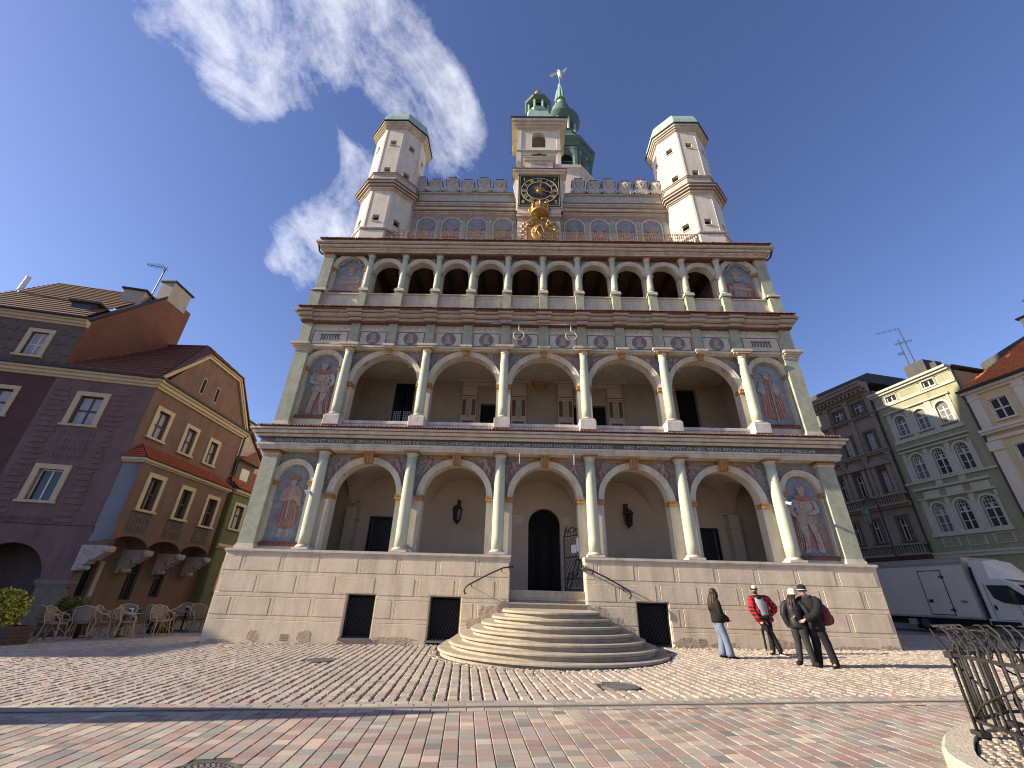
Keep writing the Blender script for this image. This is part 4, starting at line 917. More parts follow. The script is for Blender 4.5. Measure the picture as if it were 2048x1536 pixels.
# ================================================================ the square: real setts laid in two fields
PH = R(-6.13); VD = (math.sin(PH), math.cos(PH)); WD = (math.cos(PH), -math.sin(PH))
def zgv(x): return -.0153+.01555*np.clip(x, -18, 18)
def to_wv(x, y): return x*WD[0]+y*WD[1], x*VD[0]+y*VD[1]
HOLES = [(-3.86, -11.55, .40), (-5.77, -4.32, .40), (.87, -7.12, .40)]
def setts(name, w, v, hw, hv, col, m, bev, dep, jz=.0, jt=.0, jr=0., rot=None):
    x = w*WD[0]+v*VD[0]; y = w*WD[1]+v*VD[1]
    keep = np.ones(len(w), bool)
    for hx, hy, hr in HOLES: keep &= (x-hx)**2+(y-hy)**2 > (hr+.02)**2
    w, v, hw, hv, col = w[keep], v[keep], hw[keep], hv[keep], col[keep]; n = len(w)
    cs = np.array([(-1, -1), (1, -1), (1, 1), (-1, 1)], float)
    jz_ = NR.uniform(-jz, jz, n); tx = NR.uniform(-jt, jt, n); ty = NR.uniform(-jt, jt, n)
    P = np.zeros((n, 12, 3)); jj = NR.uniform(-jr, jr, (n, 4, 2))
    for k, (dz, sh) in enumerate(((-dep, 0), (-bev*.8, 0), (0, bev))):
        a = cs[None, :, 0]*(hw[:, None]-sh)+jj[:, :, 0]; b = cs[None, :, 1]*(hv[:, None]-sh)+jj[:, :, 1]
        if rot is not None:
            c_, s_ = np.cos(rot[keep])[:, None], np.sin(rot[keep])[:, None]; a, b = a*c_-b*s_, a*s_+b*c_
        P[:, k*4:k*4+4, 0] = w[:, None]+a; P[:, k*4:k*4+4, 1] = v[:, None]+b
        P[:, k*4:k*4+4, 2] = dz+(jz_[:, None]+tx[:, None]*a+ty[:, None]*b if k else 0)
    X = P[:, :, 0]*WD[0]+P[:, :, 1]*VD[0]; Y = P[:, :, 0]*WD[1]+P[:, :, 1]*VD[1]; Z = P[:, :, 2]+zgv(X)
    V = np.stack([X, Y, Z], -1).reshape(-1, 3)
    F = np.array([(0, 1, 5, 4), (1, 2, 6, 5), (2, 3, 7, 6), (3, 0, 4, 7), (4, 5, 9, 8), (5, 6, 10, 9), (6, 7, 11, 10), (7, 4, 8, 11), (8, 9, 10, 11)])
    Fa = (F[None]+12*np.arange(n)[:, None, None]).reshape(-1, 4)
    me = bpy.data.meshes.new(name); me.vertices.add(len(V)); me.vertices.foreach_set('co', V.ravel())
    me.loops.add(Fa.size); me.loops.foreach_set('vertex_index', Fa.ravel().astype(np.int32))
    me.polygons.add(len(Fa)); me.polygons.foreach_set('loop_start', (np.arange(len(Fa))*4).astype(np.int32))
    try: me.polygons.foreach_set('loop_total', np.full(len(Fa), 4, np.int32))
    except Exception: pass
    me.update(calc_edges=True)
    at = me.color_attributes.new('Col', 'FLOAT_COLOR', 'POINT')
    C4 = np.ones((n, 12, 4)); C4[:, :, :3] = col[:, None, :]
    at.data.foreach_set('color', C4.ravel())
    me.materials.append(m); me.validate(); me.polygons.foreach_set('use_smooth', [False]*len(me.polygons))
    o = bpy.data.objects.new(name, me); COL.objects.link(o); o['kind'] = 'structure'
    return o
def pick(n, pal, wts, jit=.12):
    pal = np.array(pal); i = NR.choice(len(pal), n, p=np.array(wts)/sum(wts)); c = pal[i]*(1+NR.uniform(-jit, jit, (n, 1)))*(1+NR.uniform(-.04, .04, (n, 3)))
    return c
def field(w0, w1, v0, v1, pw, pv, stagger=True, pvj=.0):
    nw = int((w1-w0)/pw); W_, V_, A_, B_ = [], [], [], []
    for i in range(nw):
        v = v0-NR.uniform(0, pv)
        while v < v1:
            L = pv*(1+NR.uniform(-pvj, pvj)); a, b = max(v, v0), min(v+L, v1)
            if b-a > .05: W_.append(w0+pw*(i+.5)); V_.append((a+b)/2); A_.append(pw/2); B_.append((b-a)/2)
            v += L
    return [np.array(q_) for q_ in (W_, V_, A_, B_)]
M_sett = mat_attr('cobble_stone', .78, .55, 38, .22); M_pav = mat_attr('smooth_paver', .72, .22, 60, .16)
PALB = [(.33, .235, .195), (.30, .225, .19), (.265, .25, .215), (.34, .31, .26), (.46, .375, .295), (.41, .33, .265), (.35, .285, .235), (.19, .185, .17)]
w, v, a, b = field(-11, 11, -14.2, -8.86, .183, .178, pvj=.12)
setts('paver_field', w, v, a-.005, b-.0045, pick(len(w), PALB, (22, 12, 18, 12, 8, 12, 22, 3)), M_pav, .006, .05, .0015, .008)
# two header rows on either side of the gutter slot
W2, V2 = [], []
for v0 in (-8.77, -8.44, -8.29):
    ww = np.arange(-20, 20, .255)+NR.uniform(0, .2); W2.append(ww); V2.append(np.full(len(ww), v0))
w, v = np.concatenate(W2), np.concatenate(V2)
setts('gutter_rows', w, v, np.full(len(w), .124), np.full(len(w), .072), pick(len(w), [(.40, .35, .29), (.33, .29, .25), (.28, .26, .24), (.36, .26, .22)], (3, 4, 3, 2)), M_pav, .007, .05, .002, .01)
PALC = [(.405, .335, .27), (.39, .322, .258), (.37, .308, .25), (.425, .358, .288), (.40, .31, .25), (.35, .30, .25)]
def ok_c(w, v):
    x = w*WD[0]+v*VD[0]; y = w*WD[1]+v*VD[1]
    ring = (np.hypot(x, y+2.15) < 3.5) & (y > -5.9)
    return ((y < -.95) | (np.abs(x) > 11.45)) & ~ring
w, v, a, b = field(-17, 19, -8.2, 4, .192, .21, pvj=.22)
k = ok_c(w, v); w, v, a, b = w[k], v[k], a[k], b[k]
setts('cobble_field', w, v, a-.014, b-.005, pick(len(w), PALC, (4, 5, 4, 3, 2, 2)), M_sett, .02, .07, .006, .05, .005)
# a crooked edging of small stones along the wall and round the stairs
xs = np.arange(-11.5, 11.5, .12); W2, V2, RT = [], [], []
for yy in (-.72, -.84):
    for x in xs:
        if abs(x) < 3.35: continue
        q_ = to_wv(x+random.uniform(-.02, .02), yy+random.uniform(-.02, .02)); W2.append(q_[0]); V2.append(q_[1]); RT.append(-PH+random.uniform(-.3, .3))
for k in range(95):
    t = PI+PI*k/94
    for rr in (3.33, 3.44):
        q_ = to_wv(rr*math.cos(t), -2.15+rr*math.sin(t)); W2.append(q_[0]); V2.append(q_[1]); RT.append(t-PH+random.uniform(-.1, .1))
w, v = np.array(W2), np.array(V2)
setts('edging_stones', w, v, np.full(len(w), .052), np.full(len(w), .05), pick(len(w), PALC, (4, 5, 4, 4, 2, 2), .2), M_sett, .018, .06, .012, .2, .008, rot=np.array(RT))
# bed under and beyond the setts
m = MB(); g = sorted([-160, -90, -60, -40, -28, -22, -18, -12, -6, 0, 6, 12, 18, 22, 28, 40, 60, 90, 160])
vs = [(x, y, zg(x)-.03) for y in g for x in g]; n = len(g)
m.add(vs, [(j*n+i, j*n+i+1, (j+1)*n+i+1, (j+1)*n+i) for j in range(n-1) for i in range(n-1)])
gm = bpy.data.materials.new('sandy_bed'); gm.use_nodes = True; t = gm.node_tree; bs = t.nodes['Principled BSDF']; bs.inputs['Roughness'].default_value = .9
tcn = nd(t, 'ShaderNodeTexCoord'); mpn = nd(t, 'ShaderNodeMapping'); mpn.inputs['Rotation'].default_value = (0, 0, PH+PI/2)
br = nd(t, 'ShaderNodeTexBrick'); br.inputs['Scale'].default_value = 1; br.inputs['Brick Width'].default_value = .21; br.inputs['Row Height'].default_value = .19; br.inputs['Mortar Size'].default_value = .012
br.inputs['Color1'].default_value = (.30, .25, .20, 1); br.inputs['Color2'].default_value = (.20, .17, .145, 1); br.inputs['Mortar'].default_value = (.08, .07, .06, 1)
t.links.new(tcn.outputs['Object'], mpn.inputs[0]); t.links.new(mpn.outputs[0], br.inputs['Vector']); t.links.new(br.outputs['Color'], bs.inputs['Base Color'])
bp = nd(t, 'ShaderNodeBump'); bp.inputs['Strength'].default_value = .6; bp.inputs['Distance'].default_value = .02; bp.invert = True
t.links.new(br.outputs['Fac'], bp.inputs['Height']); t.links.new(bp.outputs[0], bs.inputs['Normal'])
gr = m.build('ground', gm); gr['kind'] = 'structure'
m = MB()     # sand in the joints of the setts, darker and lower than their tops
for (w0, w1, v0, v1, dz) in ((-11.05, 11.05, -14.25, -8.2, -.010), (-17, 19, -8.2, 4, -.026)):
    nn = 36; pts = []
    for i in range(nn+1):
        w = w0+(w1-w0)*i/nn
        for v in (v0, v1): x = w*WD[0]+v*VD[0]; y = w*WD[1]+v*VD[1]; pts.append((x, y, zg(x)+dz))
    m.add(pts, [(2*i, 2*i+2, 2*i+3, 2*i+1) for i in range(nn)])
o = m.build('joint_sand', mat('joint_sand', (.07, .06, .05), var=.3, scale=6, bump=.4)); o['kind'] = 'structure'
m = MB()     # slot gutter between the two fields
for (v0, v1, dz0, dz1) in ((-8.70, -8.515, -.004, -.004),):
    pts = []
    for w in np.linspace(-20, 20, 41):
        for v, dz in ((-8.695, .0), (-8.645, -.004), (-8.62, -.05), (-8.575, -.05), (-8.555, -.004), (-8.515, .0)): x = w*WD[0]+v*VD[0]; y = w*WD[1]+v*VD[1]; pts.append((x, y, zg(x)+dz))
    m.add(pts, [(6*i+j, 6*i+6+j, 6*i+7+j, 6*i+1+j) for i in range(40) for j in range(5)])
o = m.build('gutter', mat('gutter_stone', (.28, .245, .205), var=.2, scale=5, bump=.2)); o['kind'] = 'structure'
# manhole covers
def manhole(x, y, r, label):
    z = zg(x); rt = empty('manhole_cover', (x, y, z), label, 'manhole cover', 'iron manhole covers in the paving')
    m = MB(); m.lathe(x, y, [(r, z-.04), (r, z+.006), (r-.03, z+.006), (r-.03, z-.012)], 40); m.build('frame', M_['steel2'], rt)
    m = MB(); m.lathe(x, y, [(r-.035, z-.04), (r-.035, z+.002)], 40)
    for ring in range(1, 7):
        rr = (r-.07)*ring/6
        for k in range(6*ring):
            a = 2*PI*k/(6*ring)+ring*.3; cx, cy = x+rr*math.cos(a), y+rr*math.sin(a); d = .019
            m.add([(cx-d, cy-d, z+.002), (cx+d, cy-d, z+.002), (cx+d, cy+d, z+.002), (cx-d, cy+d, z+.002), (cx-d*.7, cy-d*.7, z+.009), (cx+d*.7, cy-d*.7, z+.009), (cx+d*.7, cy+d*.7, z+.009), (cx-d*.7, cy+d*.7, z+.009)], [(4, 5, 6, 7), (0, 1, 5, 4), (1, 2, 6, 5), (2, 3, 7, 6), (3, 0, 4, 7)])
    m.build('cover', M_['steel2'], rt)
M_['steel2'] = mat('worn_cast_iron', (.16, .15, .14), rough=.5, var=.35, scale=9, metal=.3)
manhole(-3.86, -11.55, .36, 'cast iron manhole cover among the smooth pavers, cut by the bottom of the photo')
manhole(-5.77, -4.32, .34, 'round iron manhole cover in the cobbles to the left of the stone stairs')
manhole(.87, -7.12, .34, 'round iron manhole cover in the cobbles just in front of the stone stairs')
# ================================================================ stairs
ST = empty('stone_staircase', (0, -2.2, 0), 'broad stone staircase of rounded steps rising to the town hall entrance', 'staircase')
def dring(r, n=48, yb=-.62):
    return [(-r, yb)]+[(r*math.cos(PI+PI*i/n), -2.15+r*math.sin(PI+PI*i/n)) for i in range(n+1)]+[(r, yb)]
for i in range(7):
    r = 3.25-.30*i; zt = .09+.158*i; zb = (-.12 if i == 0 else zt-.158)
    m = MB(); P = dring(r); q_ = dring(r-.055); q2 = dring(r-.08)
    m.rings([[(x, y, zb) for x, y in q2], [(x, y, zt-.085) for x, y in q2], [(x, y, zt-.075) for x, y in dring(r-.03)], [(x, y, zt-.058) for x, y in P], [(x, y, zt-.028) for x, y in P], [(x, y, zt-.008) for x, y in dring(r-.012)], [(x, y, zt) for x, y in dring(r-.04)]])
    m.build('step', M_['stone'], ST)
    m = MB()
    for k in range(9):      # dark joints between the stones
        a = PI+PI*(k+.5+.35*(-1)**i+random.uniform(-.15, .15))/9
        for rr, z0, z1 in ((r+.0015, zt-.062, zt-.018), (r-.0785, zb+.01, zt-.09)):
            x, y = rr*math.cos(a), -2.15+rr*math.sin(a); tx, ty = -math.sin(a)*.006, math.cos(a)*.006
            m.add([(x-tx, y-ty, z0), (x+tx, y+ty, z0), (x+tx, y+ty, z1), (x-tx, y-ty, z1)], [(0, 1, 2, 3)])
    m.build('step_joints', M_['worn'], ST)
for i in range(4):
    zt = 1.20+.128*i; y0 = -.66+.31*i
    m = MB(); m.bbox(-1.26, 1.32, y0, 3.0 if i == 3 else 1.6, zt-.055, zt, .012); m.box(-1.26, 1.32, y0+.055, 1.6, .6+.01*i, zt-.055); m.build('step', M_['stone'], ST)
def handrail(sx, x0, label):
    rt = empty('handrail', (x0, -.8, 2.2), label, 'handrail', 'iron handrails beside the stairs')
    m = MB(); m.sm = True; X = lambda x: sx*x
    m.tube([(sx*1.16, -.62, 2.28), (sx*1.2, -.80, 2.28), (sx*1.5, -.8, 2.24), (sx*2.0, -.8, 2.02), (sx*2.62, -.8, 1.70), (sx*2.74, -.8, 1.62), (sx*2.78, -.8, 1.5), (sx*2.72, -.8, 1.40)], .026, 8)
    m.build('rail', M_['iron'], rt)
    for xx, zz in ((1.55, 2.21), (2.55, 1.72)):
        m = MB(); m.tube([(sx*xx, -.8, zz), (sx*xx, -.72, zz-.08), (sx*xx, -.61, zz-.08)], .013, 6); m.build('bracket', M_['iron'], rt)
    m = MB(); m.box(min(sx*1.3, sx*1.27), max(sx*1.3, sx*1.27), -.66, -.5, 2.18, 2.4); m.build('rosette', M_['iron'], rt)
handrail(-1, -1.3, 'thin black iron handrail fixed to the wall on the left of the stairs')
handrail(1, 1.3, 'thin black iron handrail fixed to the wall on the right of the stairs')
# lanterns and cameras on the hall
def lantern(x, label):
    rt = empty('wall_lantern', (x, 2.5, 4.5), label, 'lantern', 'wrought iron lanterns in the ground floor arcade')
    m = MB(); m.tube([(x, 3.0, 5.1), (x, 2.5, 5.12), (x, 2.42, 5.05), (x, 2.42, 4.85)], .03, 6); m.box(x-.05, x+.05, 2.95, 3.0, 4.75, 5.2)
    m.tube([(x, 2.98, 4.8), (x, 2.7, 4.85), (x, 2.5, 5.1)], .022, 6); m.build('bracket', M_['iron'], rt)
    m = MB()
    for k in range(6):
        a = PI/6+k*PI/3; m.tube([(x+q_*math.cos(a), 2.42+q_*math.sin(a), z) for q_, z in ((.06, 4.86), (.2, 4.76), (.21, 4.7), (.16, 4.26), (.02, 4.12))], .015, 5)
    m.lathe(x, 2.42, [(.05, 4.9), (.12, 4.86), (.24, 4.74), (.24, 4.70), (.1, 4.70)], 6, rot=PI/6); m.lathe(x, 2.42, [(.18, 4.28), (.17, 4.24), (.05, 4.14), (.015, 4.06)], 6, rot=PI/6); m.build('cage', M_['iron'], rt)
    m = MB(); m.lathe(x, 2.42, [(.17, 4.7), (.135, 4.28)], 6, rot=PI/6); m.build('glazing', M_['glass'], rt)
lantern(-3.66, 'black wrought iron lantern in the ground floor arch just left of the entrance bay'); lantern(3.75, 'black wrought iron lantern in the ground floor arch just right of the entrance bay')
def cctv(p, d, arm, label):
    rt = empty('security_camera', p, label, 'security camera', 'white security cameras on the hall')
    p = Vector(p); d = Vector(d).normalized(); m = MB(); m.tube([p-d*.12, p+d*.14], .055, 8); m.build('housing', M_['whitemetal'], rt)
    m = MB(); m.tube([p+d*.13, p+d*.16], .042, 8); m.build('lens', M_['dark'], rt); m = MB(); m.tube([p-d*.02, p+Vector(arm)*.6, p+Vector(arm)], .018, 6); m.build('arm', M_['whitemetal'], rt)
for p, d, arm, lb in (((-8.98, -.46, 4.72), (-.5, -.8, -.3), (.1, .05, -.08), 'white camera strapped to the leftmost ground floor column'), ((8.95, -.46, 4.72), (.6, -.7, -.3), (-.1, .05, -.08), 'white camera strapped to the rightmost ground floor column'),
                      ((-8.1, 2.4, 4.95), (.6, -.7, -.3), (-.1, .3, .05), 'white camera on the inner wall of the leftmost ground floor arch'), ((7.95, 2.4, 4.75), (-.6, -.7, -.3), (.1, .3, .05), 'white camera on the inner wall of the rightmost ground floor arch'),
                      ((-8.4, 2.4, 10.15), (.6, -.7, -.2), (-.1, .5, .1), 'white camera inside the leftmost first floor arch'), ((8.7, 2.4, 10.1), (-.6, -.7, -.2), (.1, .5, .1), 'white camera inside the rightmost first floor arch')): cctv(p, d, arm, lb)
# ================================================================ houses
class Fr:
    """a wall frame: u along the wall, o outwards, z up"""
    def __init__(s, P, ang, out=1):
        a = R(ang); s.P = (P[0], P[1]); s.u = (math.cos(a), math.sin(a)); s.n = (-s.u[1]*out, s.u[0]*out)
    def __call__(s, u, o, z): return (s.P[0]+u*s.u[0]+o*s.n[0], s.P[1]+u*s.u[1]+o*s.n[1], z)
    def w(s): return lambda u, f, z: s(u, -f, z)      # for wall_cells: depth goes inwards
M_['purple'] = mat('purple_brown_render', (.14, .092, .09), stain=.25, var=.2, scale=1.2, bump=.25, bscale=18, streak=.1)
M_['maroon'] = mat('dark_maroon_render', (.085, .045, .042), var=.2, scale=1.5, bump=.15)
M_['brickred'] = mat('red_brown_render', (.155, .093, .072), stain=.25, var=.18, scale=1.3, bump=.2, streak=.1)
M_['umber'] = mat('dark_umber_sgraffito', (.075, .058, .05), col2=(.15, .12, .105), scale=5, bump=.5)
M_['cream'] = mat('cream_stone_frame', (.47, .385, .25), var=.14, scale=3, bump=.1)
M_['bluegrey'] = mat('blue_grey_render', (.175, .19, .225), var=.2, scale=2)
M_['orangewall'] = mat('rust_orange_render', (.15, .066, .038), var=.25, scale=1.2, bump=.15)
M_['rooftile'] = mat('dark_red_roof', (.15, .065, .045), var=.4, scale=3, bump=.4, dscale=30)
M_['rooftile2'] = mat('bright_red_roof', (.30, .085, .05), var=.35, scale=4, bump=.4, dscale=30)
M_['browntile'] = mat('brown_tile_roof', (.22, .135, .08), var=.45, scale=6, bump=.4)
M_['orangetile'] = mat('orange_tile_roof', (.60, .20, .07), var=.3, scale=3, bump=.4, dscale=30)
M_['olive'] = mat('olive_green_render', (.125, .125, .06), var=.2, scale=1.5, bump=.15)
M_['frame'] = mat('white_window_frame', (.55, .54, .5), var=.08)
M_['frameb'] = mat('brown_window_frame', (.10, .075, .055), var=.2)
M_['stonec'] = mat('carved_corbel_stone', (.36, .31, .28), var=.25, scale=8, bump=.5, bscale=14)
M_['curtain'] = mat('pale_curtain', (.34, .36, .40), var=.25, scale=6)  # even blue-grey tone over the whole pane
M_['glass2'] = mat_glass('window_glass_warm', (.045, .042, .036), .1); M_['curtaind'] = mat('dim_net_curtain', (.14, .14, .14), var=.4, scale=5, rough=.3, spec=.6)
M_['pierstone'] = mat('brown_pier_stone', (.17, .14, .115), var=.3, scale=4, bump=.4)
M_['chimney'] = mat('chimney_render', (.34, .30, .25), var=.2, scale=2)
M_['slate0'] = mat('roof_felt', (.07, .07, .07)); M_['gutter'] = mat('dark_gutter', (.03, .028, .026), rough=.5)
def hwin(bld, fr, u0, u1, z0, z1, sur=.17, depth=.2, arch=False, frame='frameb', surm='cream', bars=(1, 1), glass='glass', sill=True, tr=.62, grid=False, name='window'):
    """surround and sash of one window, its glass a sub-part"""
    m = MB(lambda a, f, z: fr(a, -f, z)); m.mi = 0
    r = (u1-u0)/2; cx = (u0+u1)/2; zt = z1-r if arch else z1
    if sur:
        m.box(u0-sur, u0, -.05, depth*.4, z0-(0 if sill else sur), zt); m.box(u1, u1+sur, -.05, depth*.4, z0-(0 if sill else sur), zt)
        if arch: m.rings([[(cx+q*math.cos(t), f, zt+q*math.sin(t)) for q, f in ((r, depth*.4), (r, -.05), (r+sur, -.05), (r+sur, depth*.4))] for t in np.linspace(PI, 0, 15)])
        else: m.box(u0-sur, u1+sur, -.052, depth*.4, z1, z1+sur)
        if sill: m.box(u0-sur-.05, u1+sur+.05, -.12, depth*.5, z0-.1, z0)
    m.mi = 1; fw = .055
    m.box(u0, u0+fw, depth-.06, depth, z0, zt); m.box(u1-fw, u1, depth-.06, depth, z0, zt); m.box(u0+fw, u1-fw, depth-.06, depth, z0, z0+fw)
    if arch: m.rings([[(cx+q*math.cos(t), f, zt+q*math.sin(t)) for q, f in ((r-fw, depth), (r-fw, depth-.06), (r, depth-.06), (r, depth))] for t in np.linspace(PI, 0, 15)])
    else: m.box(u0+fw, u1-fw, depth-.06, depth, z1-fw, z1)
    nv, nh = bars
    for k in range(1, nv+1): a = u0+(u1-u0)*k/(nv+1); m.box(a-.035, a+.035, depth-.065, depth-.005, z0+fw, zt if arch else z1-fw)
    zz = z0+(z1-z0)*tr
    if nh: m.box(u0+fw, u1-fw, depth-.07, depth-.002, zz-.04, zz+.04)
    if nh > 1: m.box(u0+fw, u1-fw, depth-.062, depth-.004, (z0+zz)/2-.018, (z0+zz)/2+.018)
    if grid:
        for k in range(1, 5): a = u0+(u1-u0)*k/5; h = math.sqrt(max(0, r*r-(a-cx)**2)); m.box(a-.014, a+.014, depth-.05, depth-.01, zz+.04, zt+h-.02)
        for k in range(1, 3): z_ = zz+(z1-zz)*k/3; h = math.sqrt(max(.01, r*r-max(0, z_-zt)**2)); m.box(cx-h+.03, cx+h-.03, depth-.05, depth-.01, z_-.014, z_+.014)
    o = m.build(name, [M_[surm], M_[frame]], bld)
    m = MB(lambda a, f, z: fr(a, -f, z))
    if arch: m.prism([(u0, z0)]+arc(cx, zt, r, PI, 0, 12)+[(u1, z0)], depth-.03, depth-.02)
    else: m.box(u0+.01, u1-.01, depth-.03, depth-.02, z0, z1)
    m.build('pane', M_[glass], o)
    return o
def courses(m, a0, a1, b0, b1, n, t=.06):
    """roof slope from the eave a0-a1 to the ridge b0-b1 laid in n stepped courses"""
    a0, a1, b0, b1 = map(Vector, (a0, a1, b0, b1)); nrm = (a1-a0).cross(b0-a0).normalized()
    if nrm.z < 0: nrm = -nrm
    for k in range(n):
        s0, s1 = k/n, (k+1)/n
        p, q, r_, s_ = a0.lerp(b0, s0)+nrm*t, a1.lerp(b1, s0)+nrm*t, a1.lerp(b1, s1)+nrm*.004, a0.lerp(b0, s1)+nrm*.004
        m.add([p, q, r_, s_, a0.lerp(b0, s0)-nrm*.01, a1.lerp(b1, s0)-nrm*.01], [(0, 1, 2, 3), (4, 5, 1, 0)])
def chimney(bld, x, y, z0, z1, wx, wy, rot=0., mt='chimney', parent=None):
    ca, sa = math.cos(R(rot)), math.sin(R(rot)); m = MB(lambda a, b, z: (x+a*ca-b*sa, y+a*sa+b*ca, z)); m.mi = 0
    m.box(-wx, wx, -wy, wy, z0, z1); m.mi = 1; m.box(-wx-.12, wx+.12, -wy-.12, wy+.12, z1, z1+.1)
    return m.build('chimney', [M_[mt], M_['gutter']], bld)
# ---- purple corner house on the left (front, gabled side with an oriel on corbels)
LC = (-19.4, 2.5)
PF = Fr(LC, 13.6, -1); PS = Fr(LC, 91, -1)
PH_ = empty('corner_house', (*LC, -.2), 'purple and red-brown corner house with a gabled side, corbelled oriel and carved stone brackets', 'house')
m = MB(PF.w())
FW = [(-2.98, -2.05, 4.55, 5.92), (-2.88, -1.92, 8.06, 9.5)]
GA = (-3.95, -1.05, -.4, 2.85, True)
wall_cells(m, -4.27, 0, -.4, 10.3, FW+[GA], 0, .22)
# incised courses, two panels of worn letter-like relief and a scroll panel: shallow raised strips
random.seed(3)
for k in range(24):
    z = 3.7+.26*k
    for (a, b) in ((-4.1, -3.3), (-1.65, -.75)):
        if 6.2 < z < 7.9: a, b = (a-.0, a+.95) if a < -3 else (b-.6, b)
        m.bbox(a+random.uniform(0, .2), b-random.uniform(0, .2), -.045, .0, z, z+.17, .02)
for row in range(4):
    for k in range(9): m.box(-3.05+.17*k, -2.95+.17*k, -.018, 0, 6.45+.36*row, 6.45+.36*row+.2)
for k in range(7): m.tube([(-3.2+.28*k+.11*math.cos(t), -.015, 3.75+.13*math.sin(t)) for t in np.linspace(0, 5.4, 10)], .025, 5)
m.tube([(-1.25+.2*math.cos(t), -.015, 8.3+.34*math.sin(t)) for t in np.linspace(0, 6.28, 14)], .035, 5); m.tube([(-1.25+.1*math.cos(t), -.015, 8.3+.2*math.sin(t)) for t in np.linspace(0, 6.28, 12)], .03, 5)
m.build('front_wall', M_['purple'], PH_, fix=False)
for a, b, c, d in FW: hwin(PH_, PF, a, b, c, d, sur=.22, depth=.2, frame='frameb' if c > 6 else 'frame', glass='curtain' if c > 6 else 'glass', bars=(1, 1 if c > 6 else 0), tr=.5)
m = MB(PF.w()); m.box(-1.12, .12, -.1, .4, 1.35, 1.5); m.box(-1.08, .08, -.06, .4, 1.25, 1.35); m.box(-1.0, 0.02, -.03, .4, -.4, 1.25); m.build('corner_pier', M_['pierstone'], PH_)
m = MB(PF.w()); m.box(-4.2, -.3, 1.5, 1.6, -.4, 4.0); m.box(-4.25, -.2, .23, 1.6, 3.2, 3.3); m.box(-4.3, -4.2, .23, 1.6, -.4, 3.2); m.box(-.3, -.2, .23, 1.6, -.4, 3.2); m.build('arcade_back', M_['umber'], PH_)
m = MB(PS.w()); SW = [(.74, 1.50, 8.0, 9.4), (2.93, 3.65, 7.9, 9.28), (5.0, 5.68, 7.9, 9.2)]
GW = [(2.75, 3.45, .75, 2.6), (4.5, 5.2, .85, 2.3)]; GD = [(.45, 1.0, -.35, 2.75)]
wall_cells(m, 0, 7.7, -.4, 10.3, SW+GW+GD, 0, .22)
m.prism([(0, 10.3), (7.7, 10.3), (7.4, 11.0), (5.41, 13.5), (2.36, 13.5)], .0, .3)
m.build('side_wall', M_['brickred'], PH_, fix=False)
for a, b, c, d in SW: hwin(PH_, PS, a, b, c, d, sur=.2, depth=.2, frame='frameb', bars=(1, 1), tr=.5, glass='curtain')
for a, b, c, d in GW: hwin(PH_, PS, a, b, c, d, sur=0, depth=.2, frame='gutter', bars=(3, 1), sill=False, surm='maroon')
m = MB(PS.w()); m.box(.45, 1.0, .2, .24, -.35, 2.75); m.build('side_door', M_['dark'], PH_)  # dark pane in place of the unlit inside of this doorway
for u in (2.8, 4.05):
    m = MB(PS.w()); m.mi = 0; m.box(u-.16, u+.16, -.03, .04, 11.3, 12.3); m.mi = 1; m.box(u-.1, u+.12, -.034, -.03, 11.36, 12.22); m.build('gable_slit', [M_['chimney'], M_['dark']], PH_)
m = MB(PF.w()); 
for z0, z1, p in ((10.3, 10.42, .1), (10.42, 10.58, .2), (10.58, 10.7, .3)): m.box(-9.2, .02+p, -p, .1, z0, z1)
m.X = PS.w()
for z0, z1, p in ((10.303, 10.423, .1), (10.423, 10.583, .2), (10.583, 10.703, .3)): m.box(-.02-p, 7.8, -p, .1, z0, z1)
m.build('cornice', M_['cream'], PH_)
m = MB(PS.w())      # raking mouldings of the gable
for (a, b) in (((-.25, 10.72), (2.36, 13.62)), ((2.36, 13.62), (5.45, 13.62)), ((5.45, 13.62), (7.8, 10.72))):
    for off, p in ((0, .3), (-.14, .18)): m.tube([(a[0], -p*.5, a[1]+off), (b[0], -p*.5, b[1]+off)], .085, 4)
m.build('gable_moulding', M_['cream'], PH_)
m = MB(PF.w()); m.box(-9.2, .35, -.42, -.28, 10.7, 10.8); m.X = PS.w(); m.box(-.4, 7.9, -.42, -.28, 10.7, 10.8); m.tube([(7.95, -.15, 10.6), (7.75, -.12, 10.3), (7.72, -.12, 7.0), (7.9, -.1, 6.8)], .06, 8)
m.build('gutter', M_['gutter'], PH_)
m = MB(); rid0, rid1 = PS(3.88, -1.6, 15.2), PS(3.88, -9.5, 15.2)
courses(m, PF(-4.26, .36, 10.78), PS(-.36, .3, 10.78), PF(-4.26, -5.4, 15.2), rid0, 16)
courses(m, PS(-.36, .3, 10.78), PS(2.36, .3, 13.66), rid0, rid0, 1) if False else None
m.add([PS(-.36, .3, 10.78), PS(2.36, .3, 13.68), rid0], [(0, 1, 2)])
courses(m, PS(2.3, .34, 13.66), PS(5.5, .34, 13.66), rid0, rid0, 5)
courses(m, PS(8.0, .3, 10.75), PS(5.45, .3, 13.68), PS(8.0, -9, 10.75), PS(5.45, -9, 13.68), 1); m.add([PS(5.45, .3, 13.68), rid0, rid1, PS(5.45, -9, 13.68)], [(0, 1, 2, 3)])
m.build('roof', M_['rooftile'], PH_, fix=False)
